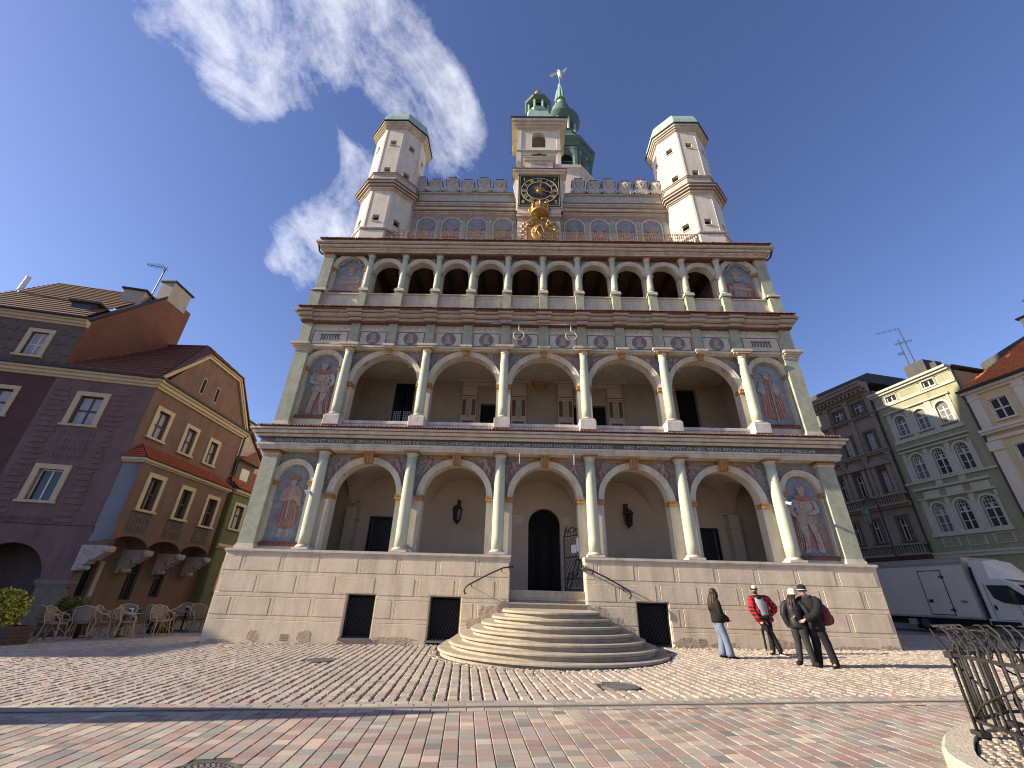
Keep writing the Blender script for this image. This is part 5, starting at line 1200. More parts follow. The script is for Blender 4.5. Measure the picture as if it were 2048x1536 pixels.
# oriel
OR = Fr((LC[0]+.95, LC[1]-.02), 91, -1)
OW = [(.78, 1.52, 4.52, 5.98), (3.02, 3.72, 4.48, 5.92), (5.15, 5.95, 4.42, 5.88)]
m = MB(OR.w()); m.mi = 0
wall_cells(m, 0, 6.6, 3.35, 6.55, OW, 0, .2)
for (c0, c1) in ((.0, 2.2), (2.2, 4.4), (4.4, 6.6)):
    cx = (c0+c1)/2; ringp = [(c0, 2.85)]+[(cx+1.1*math.cos(t), 2.85+.5*math.sin(t)) for t in np.linspace(PI, 0, 13)]+[(c1, 2.85)]
    poly = [(c0, 3.35)]+ringp[1:-1]+[(c1, 3.35)]
    m.add([(a, 0, z) for a, z in poly], [tuple(range(len(poly)))]); m.strip([(a, 0, z) for a, z in ringp[1:-1]], [(a, .95, z) for a, z in ringp[1:-1]])
m.mi = 1; m.X = PF.w(); m.add([(0, .02, 2.85), (.97, .02, 2.85), (.97, .02, 6.55), (0, .02, 6.55)], [(0, 1, 2, 3)])
m.X = OR.w(); m.mi = 0; m.add([(6.6, 0, 2.85), (6.6, .95, 2.85), (6.6, .95, 6.55), (6.6, 0, 6.55)], [(0, 1, 2, 3)])
orl = m.build('oriel', MM('brickred', 'bluegrey'), PH_, fix=False)
for a, b, c, d in OW: hwin(orl, OR, a, b, c, d, sur=.2, depth=.2, frame='frameb', bars=(1, 1), tr=.5, glass='glass')
for (a, b) in ((.5, 1.75), (2.75, 3.95), (4.9, 6.15)):
    m = MB(OR.w()); m.box(a, b, -.02, .0, 3.5, 4.28)
    for k in range(6):
        for r_ in (3.58, 3.94): m.box(a+.08+k*(b-a-.1)/6, a+.2+k*(b-a-.1)/6, -.04, -.02, r_, r_+.25)
    m.build('carved_apron', M_['umber'], orl)
for k, (u, L) in enumerate(((0.05, 1), (2.2, .95), (4.4, .95), (6.5, .95))):
    m = MB(); m.X = lambda a, b, z: PS(u+a, b, z); w_ = .2
    pr = [(0, 1.85), (.28, 1.9), (.34, 2.1), (.48, 2.15), (.56, 2.32), (.78, 2.36), (.95, 2.5), (1.12, 2.62), (1.14, 2.82), (1.0, 2.86), (0, 2.86)]
    m.prism([(b, z) for b, z in pr], -w_, w_, 'x')
    for sg in (-1, 1):
        for (bb, zz, rr) in ((.95, 2.68, .13), (.55, 2.5, .1), (.25, 2.1, .09), (.6, 2.72, .09), (.25, 2.6, .14)): m.tube([(sg*w_, bb+rr*math.cos(t)*(1-t/9), zz+rr*math.sin(t)*(1-t/9)) for t in np.linspace(0, 6, 10)], .028, 5)
    m.sm = True; m.tube([(-w_-.02, 1.0, 2.72), (w_+.02, 1.0, 2.72)], .14, 12); m.tube([(-w_-.015, .62, 2.36), (w_+.015, .62, 2.36)], .1, 10); m.tube([(-w_-.015, .3, 1.98), (w_+.015, .3, 1.98)], .1, 10)
    m.build('corbel', M_['stonec'], orl)
m = MB(OR.w())
for z0, z1, p in ((6.5, 6.58, .05), (6.58, 6.7, .14)): m.box(-p, 6.6+p, -p, .95, z0, z1)
m.build('oriel_cornice', M_['cream'], orl)
m = MB(); courses(m, OR(-.2, .22, 6.72), OR(6.85, .22, 6.72), PS(.6, 0, 7.55), PS(6.4, 0, 7.55), 6); courses(m, PF(-.1, .2, 6.72), OR(-.2, .22, 6.72), PS(.6, 0, 7.55), PS(.6, 0, 7.55), 6); m.add([OR(6.85, .22, 6.72), PS(6.85, 0, 6.72), PS(6.4, 0, 7.55)], [(0, 1, 2)])
m.build('oriel_roof', M_['rooftile2'], orl, fix=False)
m = MB(PS.w()); m.box(1.1, 1.3, -.02, .02, .9, 2.3); m.build('wall_sign', M_['chimney'], PH_)
# ---- dark storey, firewall and brown roof of the neighbour behind and left
NB = empty('dark_townhouse', PF(-6, 0, -.2), 'dark brown sgraffito townhouse left of the corner house with a rust orange firewall and dormer', 'house')
m = MB(PF.w()); m.mi = 0; wall_cells(m, -9.2, -4.275, -.4, 10.7, [(-6.75, -5.55, 8.2, 9.45), (-6.7, -5.5, 4.5, 5.9)], -.004, .22)
m.mi = 1; wall_cells(m, -9.2, -4.24, 10.7, 13.2, [(-6.25, -5.52, 11.3, 12.6)], 0, .22)
m.mi = 1
for k in range(4):
    for i in range(9): u = -9+.55*i; m.box(u, u+.4, -.03, 0, 10.95+.55*k, 11.1+.55*k) if not (-6.6 < u < -5.2) else None
m.build('front_wall', MM('maroon', 'umber'), NB, fix=False)
hwin(NB, PF, -6.25, -5.52, 11.3, 12.6, sur=.2, frame='frame', glass='curtain', bars=(1, 1), tr=.5)
for a, b, c, d in ((-6.75, -5.55, 8.2, 9.45), (-6.7, -5.5, 4.5, 5.9)): hwin(NB, PF, a, b, c, d, sur=.2, frame='frameb', glass='curtain', bars=(1, 1), tr=.5)
m = MB(PF.w())
for z0, z1, p in ((13.2, 13.32, .08), (13.32, 13.46, .18), (13.46, 13.56, .28)): m.box(-9.2, -4.2, -p, .1, z0, z1)
m.build('cornice', M_['cream'], NB); m = MB(PF.w()); m.box(-9.2, -4.15, -.42, -.26, 13.56, 13.66); m.build('gutter', M_['gutter'], NB)
FWL = Fr(PF(-4.24, 0, 0)[:2], 91, -1)
m = MB(FWL.w()); m.prism([(0, 10.6), (0, 13.5), (.05, 13.6), (3.64, 18.0), (5.4, 18.0), (5.4, 10.6)], 0, .35); m.build('firewall', M_['orangewall'], NB)
m = MB(FWL.w()); m.tube([(-.15, .1, 13.55), (3.64, .1, 18.1)], .12, 4); m.build('verge_flashing', M_['gutter'], NB)
m = MB(); courses(m, PF(-9.6, .3, 13.66), PF(-4.3, .3, 13.66), PF(-9.6, -3.7, 18.0), PF(-4.3, -3.7, 18.0), 18); m.build('roof', M_['browntile'], NB, fix=False)
m = MB(PF.w()); m.mi = 0; m.box(-5.85, -4.75, .55, 3.2, 14.0, 14.95); m.mi = 1; m.box(-6.0, -4.5, .4, 3.6, 14.95, 15.05); m.mi = 2; m.box(-5.72, -4.88, .52, .56, 14.18, 14.85); m.build('dormer', MM('maroon', 'gutter', 'glass'), NB)
chimney(NB, *FWL(4.1, -.35, 0)[:2], 17.6, 19.0, .4, .75); chimney(NB, *PF(-4.6, -2.6, 0)[:2], 15.9, 17.3, .55, .4, 13.6)
# next neighbour, mostly beyond the left edge of the picture
NB2 = empty('maroon_townhouse', PF(-14, 0, -.2), 'dark maroon townhouse at the far left with an aerial mast on its brown roof', 'house')
m = MB(PF.w()); m.mi = 0; m.box(-46, -9.25, 1.2-2.2*1.0 if False else .03, 9, -.4, 13.4); m.mi = 1; m.prism([(-.3, 13.4), (4.5, 16.2), (9.3, 13.4)], -46, -9.25, 'x'); m.build('wall', MM('maroon', 'browntile'), NB2)
hwin(NB2, PF, -11.5, -10.4, 8.2, 9.5, sur=.2, frame='frameb', depth=.02, bars=(1, 1))
# unseen block added far to the left so its shadow covers the terrace
SB = empty('square_side_block', (-55, -4, -.3), 'plain unseen block added far to the left to shade the terrace', 'house')
m = MB(); m.prism([(-72, -11.3), (-43.3, -8.3), (-43.3, 4), (-72, 4)], -.4, 14.2, 'z'); m.build('wall', M_['maroon'], SB)
m = MB(); m.prism([(-72.3, -11.6), (-43, -8.6), (-43, 4), (-72.3, 4)], 14.2, 14.5, 'z'); m.build('roof', M_['slate0'], SB)
def aerial(name, base, top, cross, label, r=.035, white=False):
    rt = empty(name, base, label, 'aerial'); b, t = Vector(base), Vector(top); m = MB()
    m.tube([b, t], r, 6); m.build('mast', M_['whitemetal'] if white else M_['gutter'], rt)
    if white: m = MB(); m.tube([b.lerp(t, .55), t], .11, 8); m.build('antenna_cover', M_['whitemetal'], rt)
    for (f, dx, dy, dz, n) in cross:
        m = MB(); c = b.lerp(t, f); d = Vector((dx, dy, dz)); m.tube([c, c+d], .018, 5); side = d.cross(Vector((0, 0, 1))).normalized()
        for k in range(n): p = c+d*((k+.5)/n); L = .35-.15*k/n; m.tube([p-side*L, p+side*L], .011, 4); m.tube([p-Vector((0, 0, L*.5)), p+Vector((0, 0, L*.5))], .009, 4)
        m.build('crossbar', M_['gutter'], rt)
cb = PF(-3.9, -2.5, 0)
aerial('roof_aerial', (cb[0], cb[1], 16.6), (cb[0]+.05, cb[1], 19.6), ((.97, -1.1, -.2, .05, 6),), 'thin comb-shaped roof aerial rising behind the chimneys at the left')
mb_ = PF(-9.3, -1.5, 0)
aerial('roof_mast', (mb_[0], mb_[1], 14.6), (mb_[0]+.05, mb_[1], 16.7), ((.25, -.5, .1, 0, 4),), 'slim white aerial mast on the roof at the far left', white=True)
# ---- olive green house further back, with the white gabled house behind it
GH = empty('olive_house', (LC[0]+.5, LC[1]+9.5, -.2), 'narrow olive green house with a red roof and dormer beside the purple corner house', 'house')
GF = Fr((LC[0]+.5, LC[1]), 91, -1)
m = MB(GF.w()); GWN = [(8.42, 9.35, 4.7, 6.1), (11.2, 12.1, 4.7, 6.1), (8.9, 9.6, 1.2, 2.6)]
wall_cells(m, 7.72, 16, -.4, 6.8, GWN, 0, .2); m.box(7.72, 7.9, .0, 8, -.4, 7.0); m.build('wall', M_['olive'], GH, fix=False)
for a, b, c, d in GWN: hwin(GH, GF, a, b, c, d, sur=.18, frame='frameb', bars=(1, 1), tr=.6, glass='curtain')
m = MB(GF.w())
for z0, z1, p in ((3.5, 3.6, .06), (3.6, 3.75, .14), (6.75, 6.85, .1), (6.85, 7.0, .22)): m.box(7.73, 16, -p, .05, z0, z1)
m.build('string_course', M_['cream'], GH)
m = MB(); courses(m, GF(7.6, .35, 7.05), GF(16, .35, 7.05), GF(7.6, -4, 10.5), GF(16, -4, 10.5), 14); m.build('roof', M_['rooftile2'], GH, fix=False)
m = MB(GF.w()); m.mi = 0; m.box(8.3, 10.2, .6, 4, 7.5, 9.0); m.mi = 1; m.prism([(8.0, 9.0), (10.5, 9.0), (9.25, 9.9)], .3, 4.0); m.mi = 2; m.box(8.8, 9.7, .57, .61, 7.8, 8.6); m.build('dormer', MM('umber', 'rooftile', 'frame'), GH)
WH = empty('white_gable_house', (LC[0]-2, LC[1]+14, -.2), 'pale plastered gable with a chimney and red roof rising behind the olive house', 'house')
WF = Fr((LC[0]-2, LC[1]), 91, -1)
m = MB(WF.w()); m.prism([(9.8, 8), (9.8, 11.0), (11.2, 12.0), (15.2, 9.5), (15.2, 8)], 0, .3); m.box(9.8, 18, .3, 6, -.4, 9); m.build('gable_wall', M_['chimney'], WH)
m = MB(); courses(m, WF(15.6, .1, 9.2), WF(15.6, -6, 9.2), WF(11.1, .1, 12.15), WF(11.1, -6, 12.15), 12); m.tube([WF(11.1, .15, 12.15), WF(15.6, .15, 9.25)], .12, 4); m.build('roof', M_['rooftile'], WH, fix=False)
chimney(WH, *WF(10.9, -.5, 0)[:2], 11.5, 12.7, .5, .75)
cbw = WF(10.2, -1.5, 0); aerial('small_aerial', (*cbw[:2], 12), (*cbw[:2], 14.6), ((.9, .4, .2, 0, 4),), 'small aerial beside the chimney of the pale gabled house')

# ---- right: brown stuccoed house, green house, yellow house with an orange roof
RW = (27.0, 9.0); RF = Fr(RW, 103, 1)
M_['green'] = mat('sage_green_render', (.275, .27, .165), stain=.25, var=.16, scale=1.3, bump=.12, streak=.15)
M_['gtrim'] = mat('pale_green_trim', (.46, .45, .36), var=.12, scale=2, bump=.1)
M_['browns'] = mat('grimy_brown_stucco', (.20, .165, .125), col2=(.30, .25, .195), scale=2.5, bump=.3, bscale=12)
M_['brownd'] = mat('dark_brown_stucco', (.115, .09, .068), var=.3, scale=3, bump=.3)
M_['yellow'] = mat('pale_yellow_render', (.58, .48, .27), stain=.15, var=.1, scale=1.3, bump=.1)
M_['ytrim'] = mat('cream_pilaster', (.62, .55, .43), var=.1, scale=2)
M_['slate'] = mat('dark_roof_felt', (.07, .07, .068), var=.3, scale=2)
M_['signred'] = mat('dark_red_fascia', (.12, .03, .025), var=.2)
GN = empty('green_house', (*RF(1.6, 0, 0)[:2], .2), 'sage green townhouse with three rows of arched white windows', 'house')
A_ = [(2.62, 3.32, 12.2, 13.65), (1.3, 2.0, 12.2, 13.65), (-.05, .65, 12.2, 13.65)]
B_ = [(2.55, 3.3, 9.1, 10.8), (1.24, 1.97, 9.1, 10.8), (-.05, .68, 9.1, 10.8)]
C_ = [(2.5, 3.25, 5.68, 7.48), (1.18, 1.95, 5.68, 7.48), (-.2, .62, 5.68, 7.48)]
G0 = [(2.4, 3.5, .6, 3.3), (-.3, 1.6, .4, 3.3)]
m = MB(RF.w())
wall_cells(m, -1.03, 4.2, -.2, 14.6, [(*h, True) for h in A_+B_+C_]+[(*h, True) for h in G0], 0, .2)
AT = [(2.6, 3.32, 14.78, 15.25), (.08, .8, 14.82, 15.3)]
wall_cells(m, -1.03, 4.2, 14.6, 15.5, AT, -.01, .2)
m.box(-1.03, 4.2, .3, 8, -.2, 15.4)
m.build('front_wall', M_['green'], GN, fix=False)
for h in A_+B_+C_: hwin(GN, RF, *h, sur=.13, depth=.18, arch=True, frame='frame', surm='gtrim', bars=(1, 2), tr=.60, grid=h in B_+C_, sill=True, glass=random.choice(('glass', 'glass', 'glass2', 'curtaind')))
for h in G0: hwin(GN, RF, *h, sur=.2, depth=.2, arch=True, frame='frame', surm='gtrim', bars=(1, 1), tr=.55)
for h in AT: hwin(GN, RF, *h, sur=.05, depth=.15, frame='frame', surm='gtrim', bars=(1, 0))
m = MB(RF.w())
def hb(u0, u1, z0, z1, p, q=.0): m.box(u0, u1, -p, q, z0, z1)
for W_, zt, zb in ((A_, 13.95, 11.95), (B_, 11.0, 9.0), (C_, 7.75, 5.6)):
    us = [-.3]+[x for h in sorted(W_) for x in h[:2]]+[3.75]
    edges = [(-.33, us[1]-.14), (us[2]+.14, us[3]-.14), (us[4]+.14, us[5]-.14), (us[6]+.14, 3.72)]
    for a, b in edges: hb(a, b, zb, zt, .055); hb(a-.02, b+.02, zt-.55, zt-.45, .08); hb(a+.05, b-.05, zt-.4, zt-.05, .075)
    hb(-.42, 3.82, zt, zt+.1, .16)
hb(-.42, 3.82, 11.7, 11.95, .09); hb(-.45, 3.85, 11.25, 11.34, .2); hb(-1.03, 4.2, 8.86, 8.98, .14); hb(-.42, 3.82, 8.38, 8.52, .18); hb(-.38, 3.8, 5.44, 5.58, .12); hb(-1.03, 4.2, 4.4, 4.52, .16); hb(-1.03, 4.2, 4.2, 4.4, .1)
for a in (.9, 2.2): hb(a-.18, a+.18, 8.55, 8.85, .08)
for a, b in ((2.45, 3.4), (1.1, 2.05), (-.25, .7)): hb(a, b, 7.85, 8.3, .05); hb(a, b, 5.32, 5.36, .05); hb(a, b, 4.8, 4.84, .05); hb(a, a+.06, 4.84, 5.32, .05); hb(b-.06, b, 4.84, 5.32, .05)
for z0, z1, p in ((14.55, 14.68, .1), (15.35, 15.45, .08), (15.45, 15.6, .25), (15.6, 15.75, .4)): m.box(-1.03, 4.25, -p, .1, z0, z1)
for a, b in ((1.0, 2.4), (3.5, 4.15), (-.95, -.1)): hb(a, a+.06, 14.72, 15.32, .03); hb(b-.06, b, 14.72, 15.32, .03); hb(a, b, 14.72, 14.78, .03); hb(a, b, 15.26, 15.32, .03)
m.build('stucco_trim', M_['gtrim'], GN)
m = MB(RF.w()); m.box(-1.03, 4.2, .3, 8, 15.75, 15.85); m.prism([(-1.0, 14.2), (-1.0, 16.3), (-1.0, 16.3), (-4.3, 15.9), (-4.3, 13)], .5, .9) if False else None; m.box(.6, 1.9, .8, 1.8, 15.85, 17.2); m.box(.2, .6, 1.2, 1.8, 15.85, 16.9); m.build('roof', M_['slate'], GN)
BR = empty('brown_house', (*RF(6.5, 0, 0)[:2], .2), 'grimy brown stuccoed house with pedimented windows and balustrades behind the truck', 'house')
BW = [(6.75, 7.6, 14.85, 15.65), (5.05, 5.85, 14.85, 15.7), (6.85, 7.5, 11.8, 13.3), (5.05, 5.65, 11.85, 13.25), (6.95, 7.55, 8.75, 10.35), (5.1, 5.6, 8.7, 10.32), (6.95, 7.5, 5.45, 7.0), (5.05, 5.6, 5.42, 6.95), (8.5, 9.1, 8.75, 10.3), (8.5, 9.1, 11.8, 13.25), (8.6, 9.1, 5.45, 7)]
m = MB(RF.w()); wall_cells(m, 4.2, 12, -.2, 16.3, BW, .02, .25); m.box(4.2, 12, .3, 8, -.2, 16.3); m.build('front_wall', M_['browns'], BR, fix=False)
for h in BW: hwin(BR, RF, *h, sur=.16, depth=.24, frame='frame', surm='brownd', bars=(1, 1), tr=.66, glass='curtain' if h[2] in (11.8, 11.85, 8.7) else 'glass')
m = MB(RF.w())
for z0, z1, p in ((16.1, 16.25, .15), (16.25, 16.5, .3), (16.5, 16.65, .55), (16.65, 16.9, .75), (16.9, 17.05, .85), (14.45, 14.55, .2), (14.55, 14.62, .3), (11.5, 11.65, .2), (11.65, 11.75, .3), (8.4, 8.55, .5), (7.75, 7.9, .5), (7.6, 7.75, .3), (5.1, 5.2, .5), (4.45, 4.6, .5)): m.box(4.22, 12, -p, .1, z0, z1)
for k in range(22): u = 4.4+.36*k; m.box(u, u+.18, -.5, -.1, 16.3, 16.5)
for u in (4.5, 6.3, 8.1, 9.9):
    for z0, z1 in ((11.75, 14.45), (14.62, 16.1), (8.55, 11.5)): m.box(u-.16, u+.16, -.12, .05, z0, z1); m.box(u-.2, u+.2, -.16, .05, z1-.22, z1)
for h in BW:
    if 8 < h[2] < 9:
        c = (h[0]+h[1])/2; m.prism([(c-.85, 10.75), (c+.85, 10.75), (c, 11.25)], -.3, .1); m.box(c-.85, c+.85, -.32, .1, 10.62, 10.745)
        for sg in (-1, 1): m.box(c+sg*.55-.12, c+sg*.55+.12, -.2, .1, 8.6, 10.6)
for z0 in (7.9, 4.6):
    for k in range(40): u = 4.35+.18*k; m.lathe(u, -.38, [(.03, z0), (.06, z0+.15), (.03, z0+.35), (.045, z0+.5)], 6) if False else m.box(u-.035, u+.035, -.42, -.34, z0, z0+.5)
m.build('stucco_trim', M_['browns'], BR)
m = MB(RF.w()); m.box(4.22, 12, -.3, .05, 3.7, 4.3); m.build('shop_fascia', M_['signred'], BR)
m = MB(RF.w()); m.prism([(4.2, 17.05), (12, 17.05), (12, 18.2), (4.2, 17.9)], .5, 8); m.build('roof', M_['slate'], BR)
YH = empty('yellow_house', (*RF(-4, 0, 0)[:2], .2), 'pale yellow house with cream pilasters and a bright orange tiled roof at the right edge', 'house')
YW = [(-2.85, -2.0, 11.45, 12.72), (-5.2, -4.3, 11.45, 12.72), (-3.3, -2.1, 8.2, 9.9), (-5.6, -4.4, 8.2, 9.9), (-3.3, -2.1, 5, 7), (-5.6, -4.4, 5, 7)]
m = MB(RF.w()); wall_cells(m, -12, -1.03, -.2, 13.6, YW, .03, .25); m.box(-12, -1.03, .3, 8, -.2, 13.6); m.build('front_wall', M_['yellow'], YH, fix=False)
for h in YW: hwin(YH, RF, *h, sur=.06, depth=.12, frame='frame', surm='ytrim', bars=(1, 1), tr=.5)
m = MB(RF.w())
for u in (-1.4, -3.6, -6.2): m.box(u-.28, u+.28, -.1, .05, 11.1, 13.25); m.box(u-.33, u+.33, -.14, .05, 12.95, 13.05); m.box(u-.3, u+.3, -.12, .05, 4.5, 10.3); m.box(u-.36, u+.36, -.2, .05, 9.75, 10.3)
for z0, z1, p in ((10.35, 10.55, .12), (10.75, 10.9, .25), (10.9, 11.05, .35), (13.25, 13.4, .12), (13.4, 13.55, .3)): m.box(-12, -1.03, -p, .05, z0, z1)
for a, b in ((-3.25, -1.72),): hb(a, b, 13.05, 13.1, .05) if False else None
m.build('pilaster_trim', M_['ytrim'], YH)
m = MB(RF.w()); m.box(-12, -.95, -.5, -.3, 13.55, 13.68); m.tube([(-1.05, -.25, 13.5), (-1.08, -.1, 13.2), (-1.08, -.1, .5)], .06, 8); m.build('gutter', M_['gutter'], YH)
m = MB(); courses(m, RF(-1.2, .45, 13.68), RF(-12, .45, 13.68), RF(-3.6, -3.0, 16.6), RF(-12, -3.0, 16.6), 16); courses(m, RF(-1.2, -6, 13.68), RF(-1.2, .45, 13.68), RF(-3.6, -3.0, 16.6), RF(-3.6, -3.0, 16.6), 16)
m.build('roof', M_['orangetile'], YH, fix=False)
m = MB(RF.w()); m.prism([(-.95, 13.5), (-.95, 16.3), (-5.5, 17.4), (-5.5, 13.5)], 3.2, 4.2); m.build('rear_gable', M_['slate'], GN)
chimney(YH, *RF(-4.7, -3.6, 0)[:2], 16.5, 18.0, .9, .5, 103, 'white')
m = MB(); pb = RF(-4.4, -3.5, 0); m.tube([(*pb[:2], 18.0), (*pb[:2], 19.2)], .13, 8); m.lathe(pb[0], pb[1], [(.2, 19.2), (.05, 19.4)], 8); m.build('flue', M_['whitemetal'], YH)
b1 = RF(1.3, -1.2, 0)
aerial('roof_aerial', (*b1[:2], 17.2), (b1[0]-.1, b1[1], 20.4), ((.97, -.9, 1.0, .15, 4), (.6, .3, -.3, 0, 3)), 'cluster of tall bent aerials on the roof of the green house')
b2 = RF(1.7, -1.2, 0)
aerial('roof_aerial', (*b2[:2], 17.2), (b2[0], b2[1], 19.6), ((.9, .3, .3, 0, 4), (.5, -.3, .2, 0, 3)), 'shorter aerial mast beside the bent aerials on the green house')
# street lamp on the pavement in front of the brown house
lp = RF(4.6, 2.6, 0)
SL = empty('street_lamp', (*lp[:2], .25), 'dark green street lamp with a hanging lantern in front of the brown house', 'street lamp')
m = MB(); m.sm = True; bx_, by_ = lp[:2]
m.lathe(bx_, by_, [(.16, .2), (.16, .9), (.1, 1.0), (.07, 1.2), (.055, 5.2), (.05, 7.2)], 10); m.tube([(bx_, by_, 7.2), (bx_-.05, by_-.02, 7.7), (bx_-.3, by_+.2, 8.0), (bx_-.55, by_+.45, 7.85), (bx_-.6, by_+.5, 7.5)], .04, 8); m.build('post', M_['gutter'], SL)
m = MB(); c = (bx_-.6, by_+.5); m.lathe(*c, [(.05, 7.5), (.1, 7.4), (.2, 7.15), (.23, 6.95), (.2, 6.9)], 12); m.build('lamp_cap', M_['copperdk'], SL)
m = MB(); m.sm = True; m.lathe(*c, [(.19, 6.9), (.18, 6.55), (.12, 6.3), (.04, 6.2)], 12); m.build('lamp_glass', mat('milky_lamp_glass', (.12, .15, .14), rough=.3, var=.1), SL)

# cables and downpipes on the houses
m = MB(PF.w()); m.tube([(-4.2, -.03, 3.62), (-1.5, -.03, 3.6), (0, -.03, 3.63)], .012, 5); m.X = PS.w(); m.tube([(0, -.03, 3.63), (.05, -.03, 3.2)], .012, 5); m.build('wall_cable', M_['gutter'], PH_)
m = MB(RF.w()); m.tube([(4.22, -.12, 15.4), (4.22, -.1, 9.2), (4.22, -.1, .4)], .05, 7); m.build('downpipe', M_['gutter'], GN)
# ================================================================ truck
TF = Fr((20.8, 7.22), 103, 1)
TR = empty('box_truck', (*TF(0, -1, 0)[:2], .3), 'white box truck with a side hatch parked before the brown and green houses', 'truck')
M_['vanwhite'] = mat('grey_white_truck_paint', (.62, .575, .52), rough=.42, var=.07, scale=1.2, spec=.5, streak=.15)
M_['vancab'] = mat('white_cab_paint', (.66, .63, .60), rough=.28, var=.04, spec=.5)
M_['rubber'] = mat('tyre_rubber', (.018, .018, .018), rough=.9)
M_['alu'] = mat('aluminium_edge', (.42, .41, .40), rough=.4, metal=.5, var=.15)
M_['rimgrey'] = mat('dull_steel_rim', (.09, .088, .085), rough=.6); M_['markeramber'] = mat('amber_lens', (.5, .2, .03), rough=.3); M_['lampred'] = mat('red_lens', (.3, .02, .02), rough=.3); M_['lampclear'] = mat('clear_lens', (.5, .5, .5), rough=.15)
m = MB(TF.w()); m.bbox(-.95, 5.2, 0, 2.15, 1.0, 3.55, .02); m.build('cargo_box', M_['vanwhite'], TR)
m = MB(TF.w()); m.box(-.98, 5.23, -.02, 2.17, 3.55, 3.66); m.box(-.98, 5.23, -.025, .02, .93, 1.02); m.box(-1.0, -.90, -.03, .06, .95, 3.6); m.box(5.15, 5.25, -.03, .06, .95, 3.6); m.build('edge_rails', M_['alu'], TR)
m = MB(TF.w()); m.box(-.95, 5.2, -.008, .01, 3.32, 3.5); m.build('upper_band', mat('grey_band', (.30, .295, .30), rough=.5), TR)
m = MB(TF.w()); m.mi = 0; m.box(.2, 1.24, -.012, .01, 1.1, 3.08); m.mi = 1
for a, b, c, d in ((.17, 1.27, 3.08, 3.12), (.17, 1.27, 1.06, 1.1), (.17, .2, 1.1, 3.08), (1.24, 1.27, 1.1, 3.08)): m.box(a, b, -.022, .0, c, d)
hd = m.build('side_hatch', MM('vanwhite', 'gutter'), TR)
m = MB(TF.w())
for z in (1.3, 2.8): m.box(.1, .34, -.035, -.01, z-.03, z+.03); m.box(.16, .22, -.04, -.01, z-.09, z+.09)
m.build('hinge', M_['gutter'], hd); m = MB(TF.w()); m.box(.98, 1.18, -.03, -.01, 1.62, 1.76); m.build('latch', M_['gutter'], hd)
m = MB(TF.w()); m.prism([(-.55, 1.62), (-.28, 1.62), (-.22, 1.74), (-.49, 1.74)], -.012, .01); m.build('side_sticker', mat('grey_sticker', (.24, .23, .22)), TR)
m = MB(TF.w()); m.box(-3.0, 5.0, .15, 2.0, .62, .93); m.box(.2, 1.0, .05, .3, .6, .9); m.box(2.7, 3.6, .05, .3, .6, .9); m.build('chassis', M_['rubber'], TR)
def wheel(u, o):
    m = MB(TF.w()); m.sm = True; n = 24
    m.rings([[(u+r*math.cos(t), f, .67+r*math.sin(t)) for t in np.linspace(0, 2*PI, n+1)[:-1]] for r, f in ((.2, o+.01), (.31, o), (.355, o+.04), (.36, o+.1), (.355, o+.2), (.3, o+.23))])
    w = m.build('wheel', M_['rubber'], TR)
    m = MB(TF.w()); m.rings([[(u+r*math.cos(t), f, .67+r*math.sin(t)) for t in np.linspace(0, 2*PI, n+1)[:-1]] for r, f in ((.21, o-.005), (.2, o+.02), (.12, o+.05), (.07, o-.01), (.02, o-.015))]); m.build('rim', M_['rimgrey'], w)
for u in (1.8, -2.75):
    for o in (.08, 1.85): wheel(u, o)
m = MB(TF.w())     # cab: side profile with rounded nose, hollow look given by dark glass set in the side
cabp = [(-1.05, .72), (-1.05, 2.62), (-1.3, 2.68), (-2.1, 2.66), (-2.55, 2.45), (-3.15, 1.78), (-3.75, 1.52), (-4.05, 1.35), (-4.15, 1.0), (-4.12, .72), (-3.2, .7), (-3.12, .95), (-2.75, 1.08), (-2.38, .95), (-2.3, .7)]
m.prism(cabp, .06, 2.06); cb_ = m.build('cab', M_['vancab'], TR)
m = MB(TF.w()); m.mi = 0
m.rings([[(u, o, z) for u, o, z in ring] for ring in ([(-1.12, .1, 2.64), (-1.12, .1, 3.5), (-1.12, 1.0, 3.6), (-1.12, 2.0, 3.5), (-1.12, 2.0, 2.64)], [(-1.7, .12, 2.66), (-1.7, .14, 3.42), (-1.7, 1.0, 3.54), (-1.7, 1.96, 3.42), (-1.7, 1.98, 2.66)], [(-2.1, .3, 2.66), (-2.1, .34, 3.0), (-2.1, 1.0, 3.12), (-2.1, 1.76, 3.0), (-2.1, 1.8, 2.66)], [(-2.5, .5, 2.6), (-2.5, .55, 2.62), (-2.5, 1.0, 2.64), (-2.5, 1.55, 2.62), (-2.5, 1.6, 2.6)])], closed=True)
m.build('roof_fairing', M_['vancab'], cb_)
m = MB(TF.w()); m.prism([(-1.48, 2.4), (-2.3, 2.38), (-2.9, 1.8), (-2.6, 1.58), (-1.9, 1.66), (-1.6, 1.85)], .045, .07); m.build('side_window', M_['glass'], cb_)
m = MB(TF.w()); m.add([(-2.58, .2, 2.42), (-3.14, .15, 1.8), (-3.14, 1.97, 1.8), (-2.58, 1.92, 2.42)], [(0, 1, 2, 3)]); m.build('windscreen', M_['glass'], cb_)
m = MB(TF.w())
for a, b, c, d in ((-1.4, -1.385, .95, 2.5), (-2.42, -2.405, 1.05, 1.6), (-2.42, -1.4, .95, .965)): m.box(a, b, .05, .07, c, d)
m.build('door_seam', M_['gutter'], cb_)
m = MB(TF.w()); m.sm = True; m.ell(TF.w()(0, 0, 0) and (-1.52, .05, 1.46), (.06, .02, .12), 10, 6); m.build('door_handle', M_['gutter'], cb_)
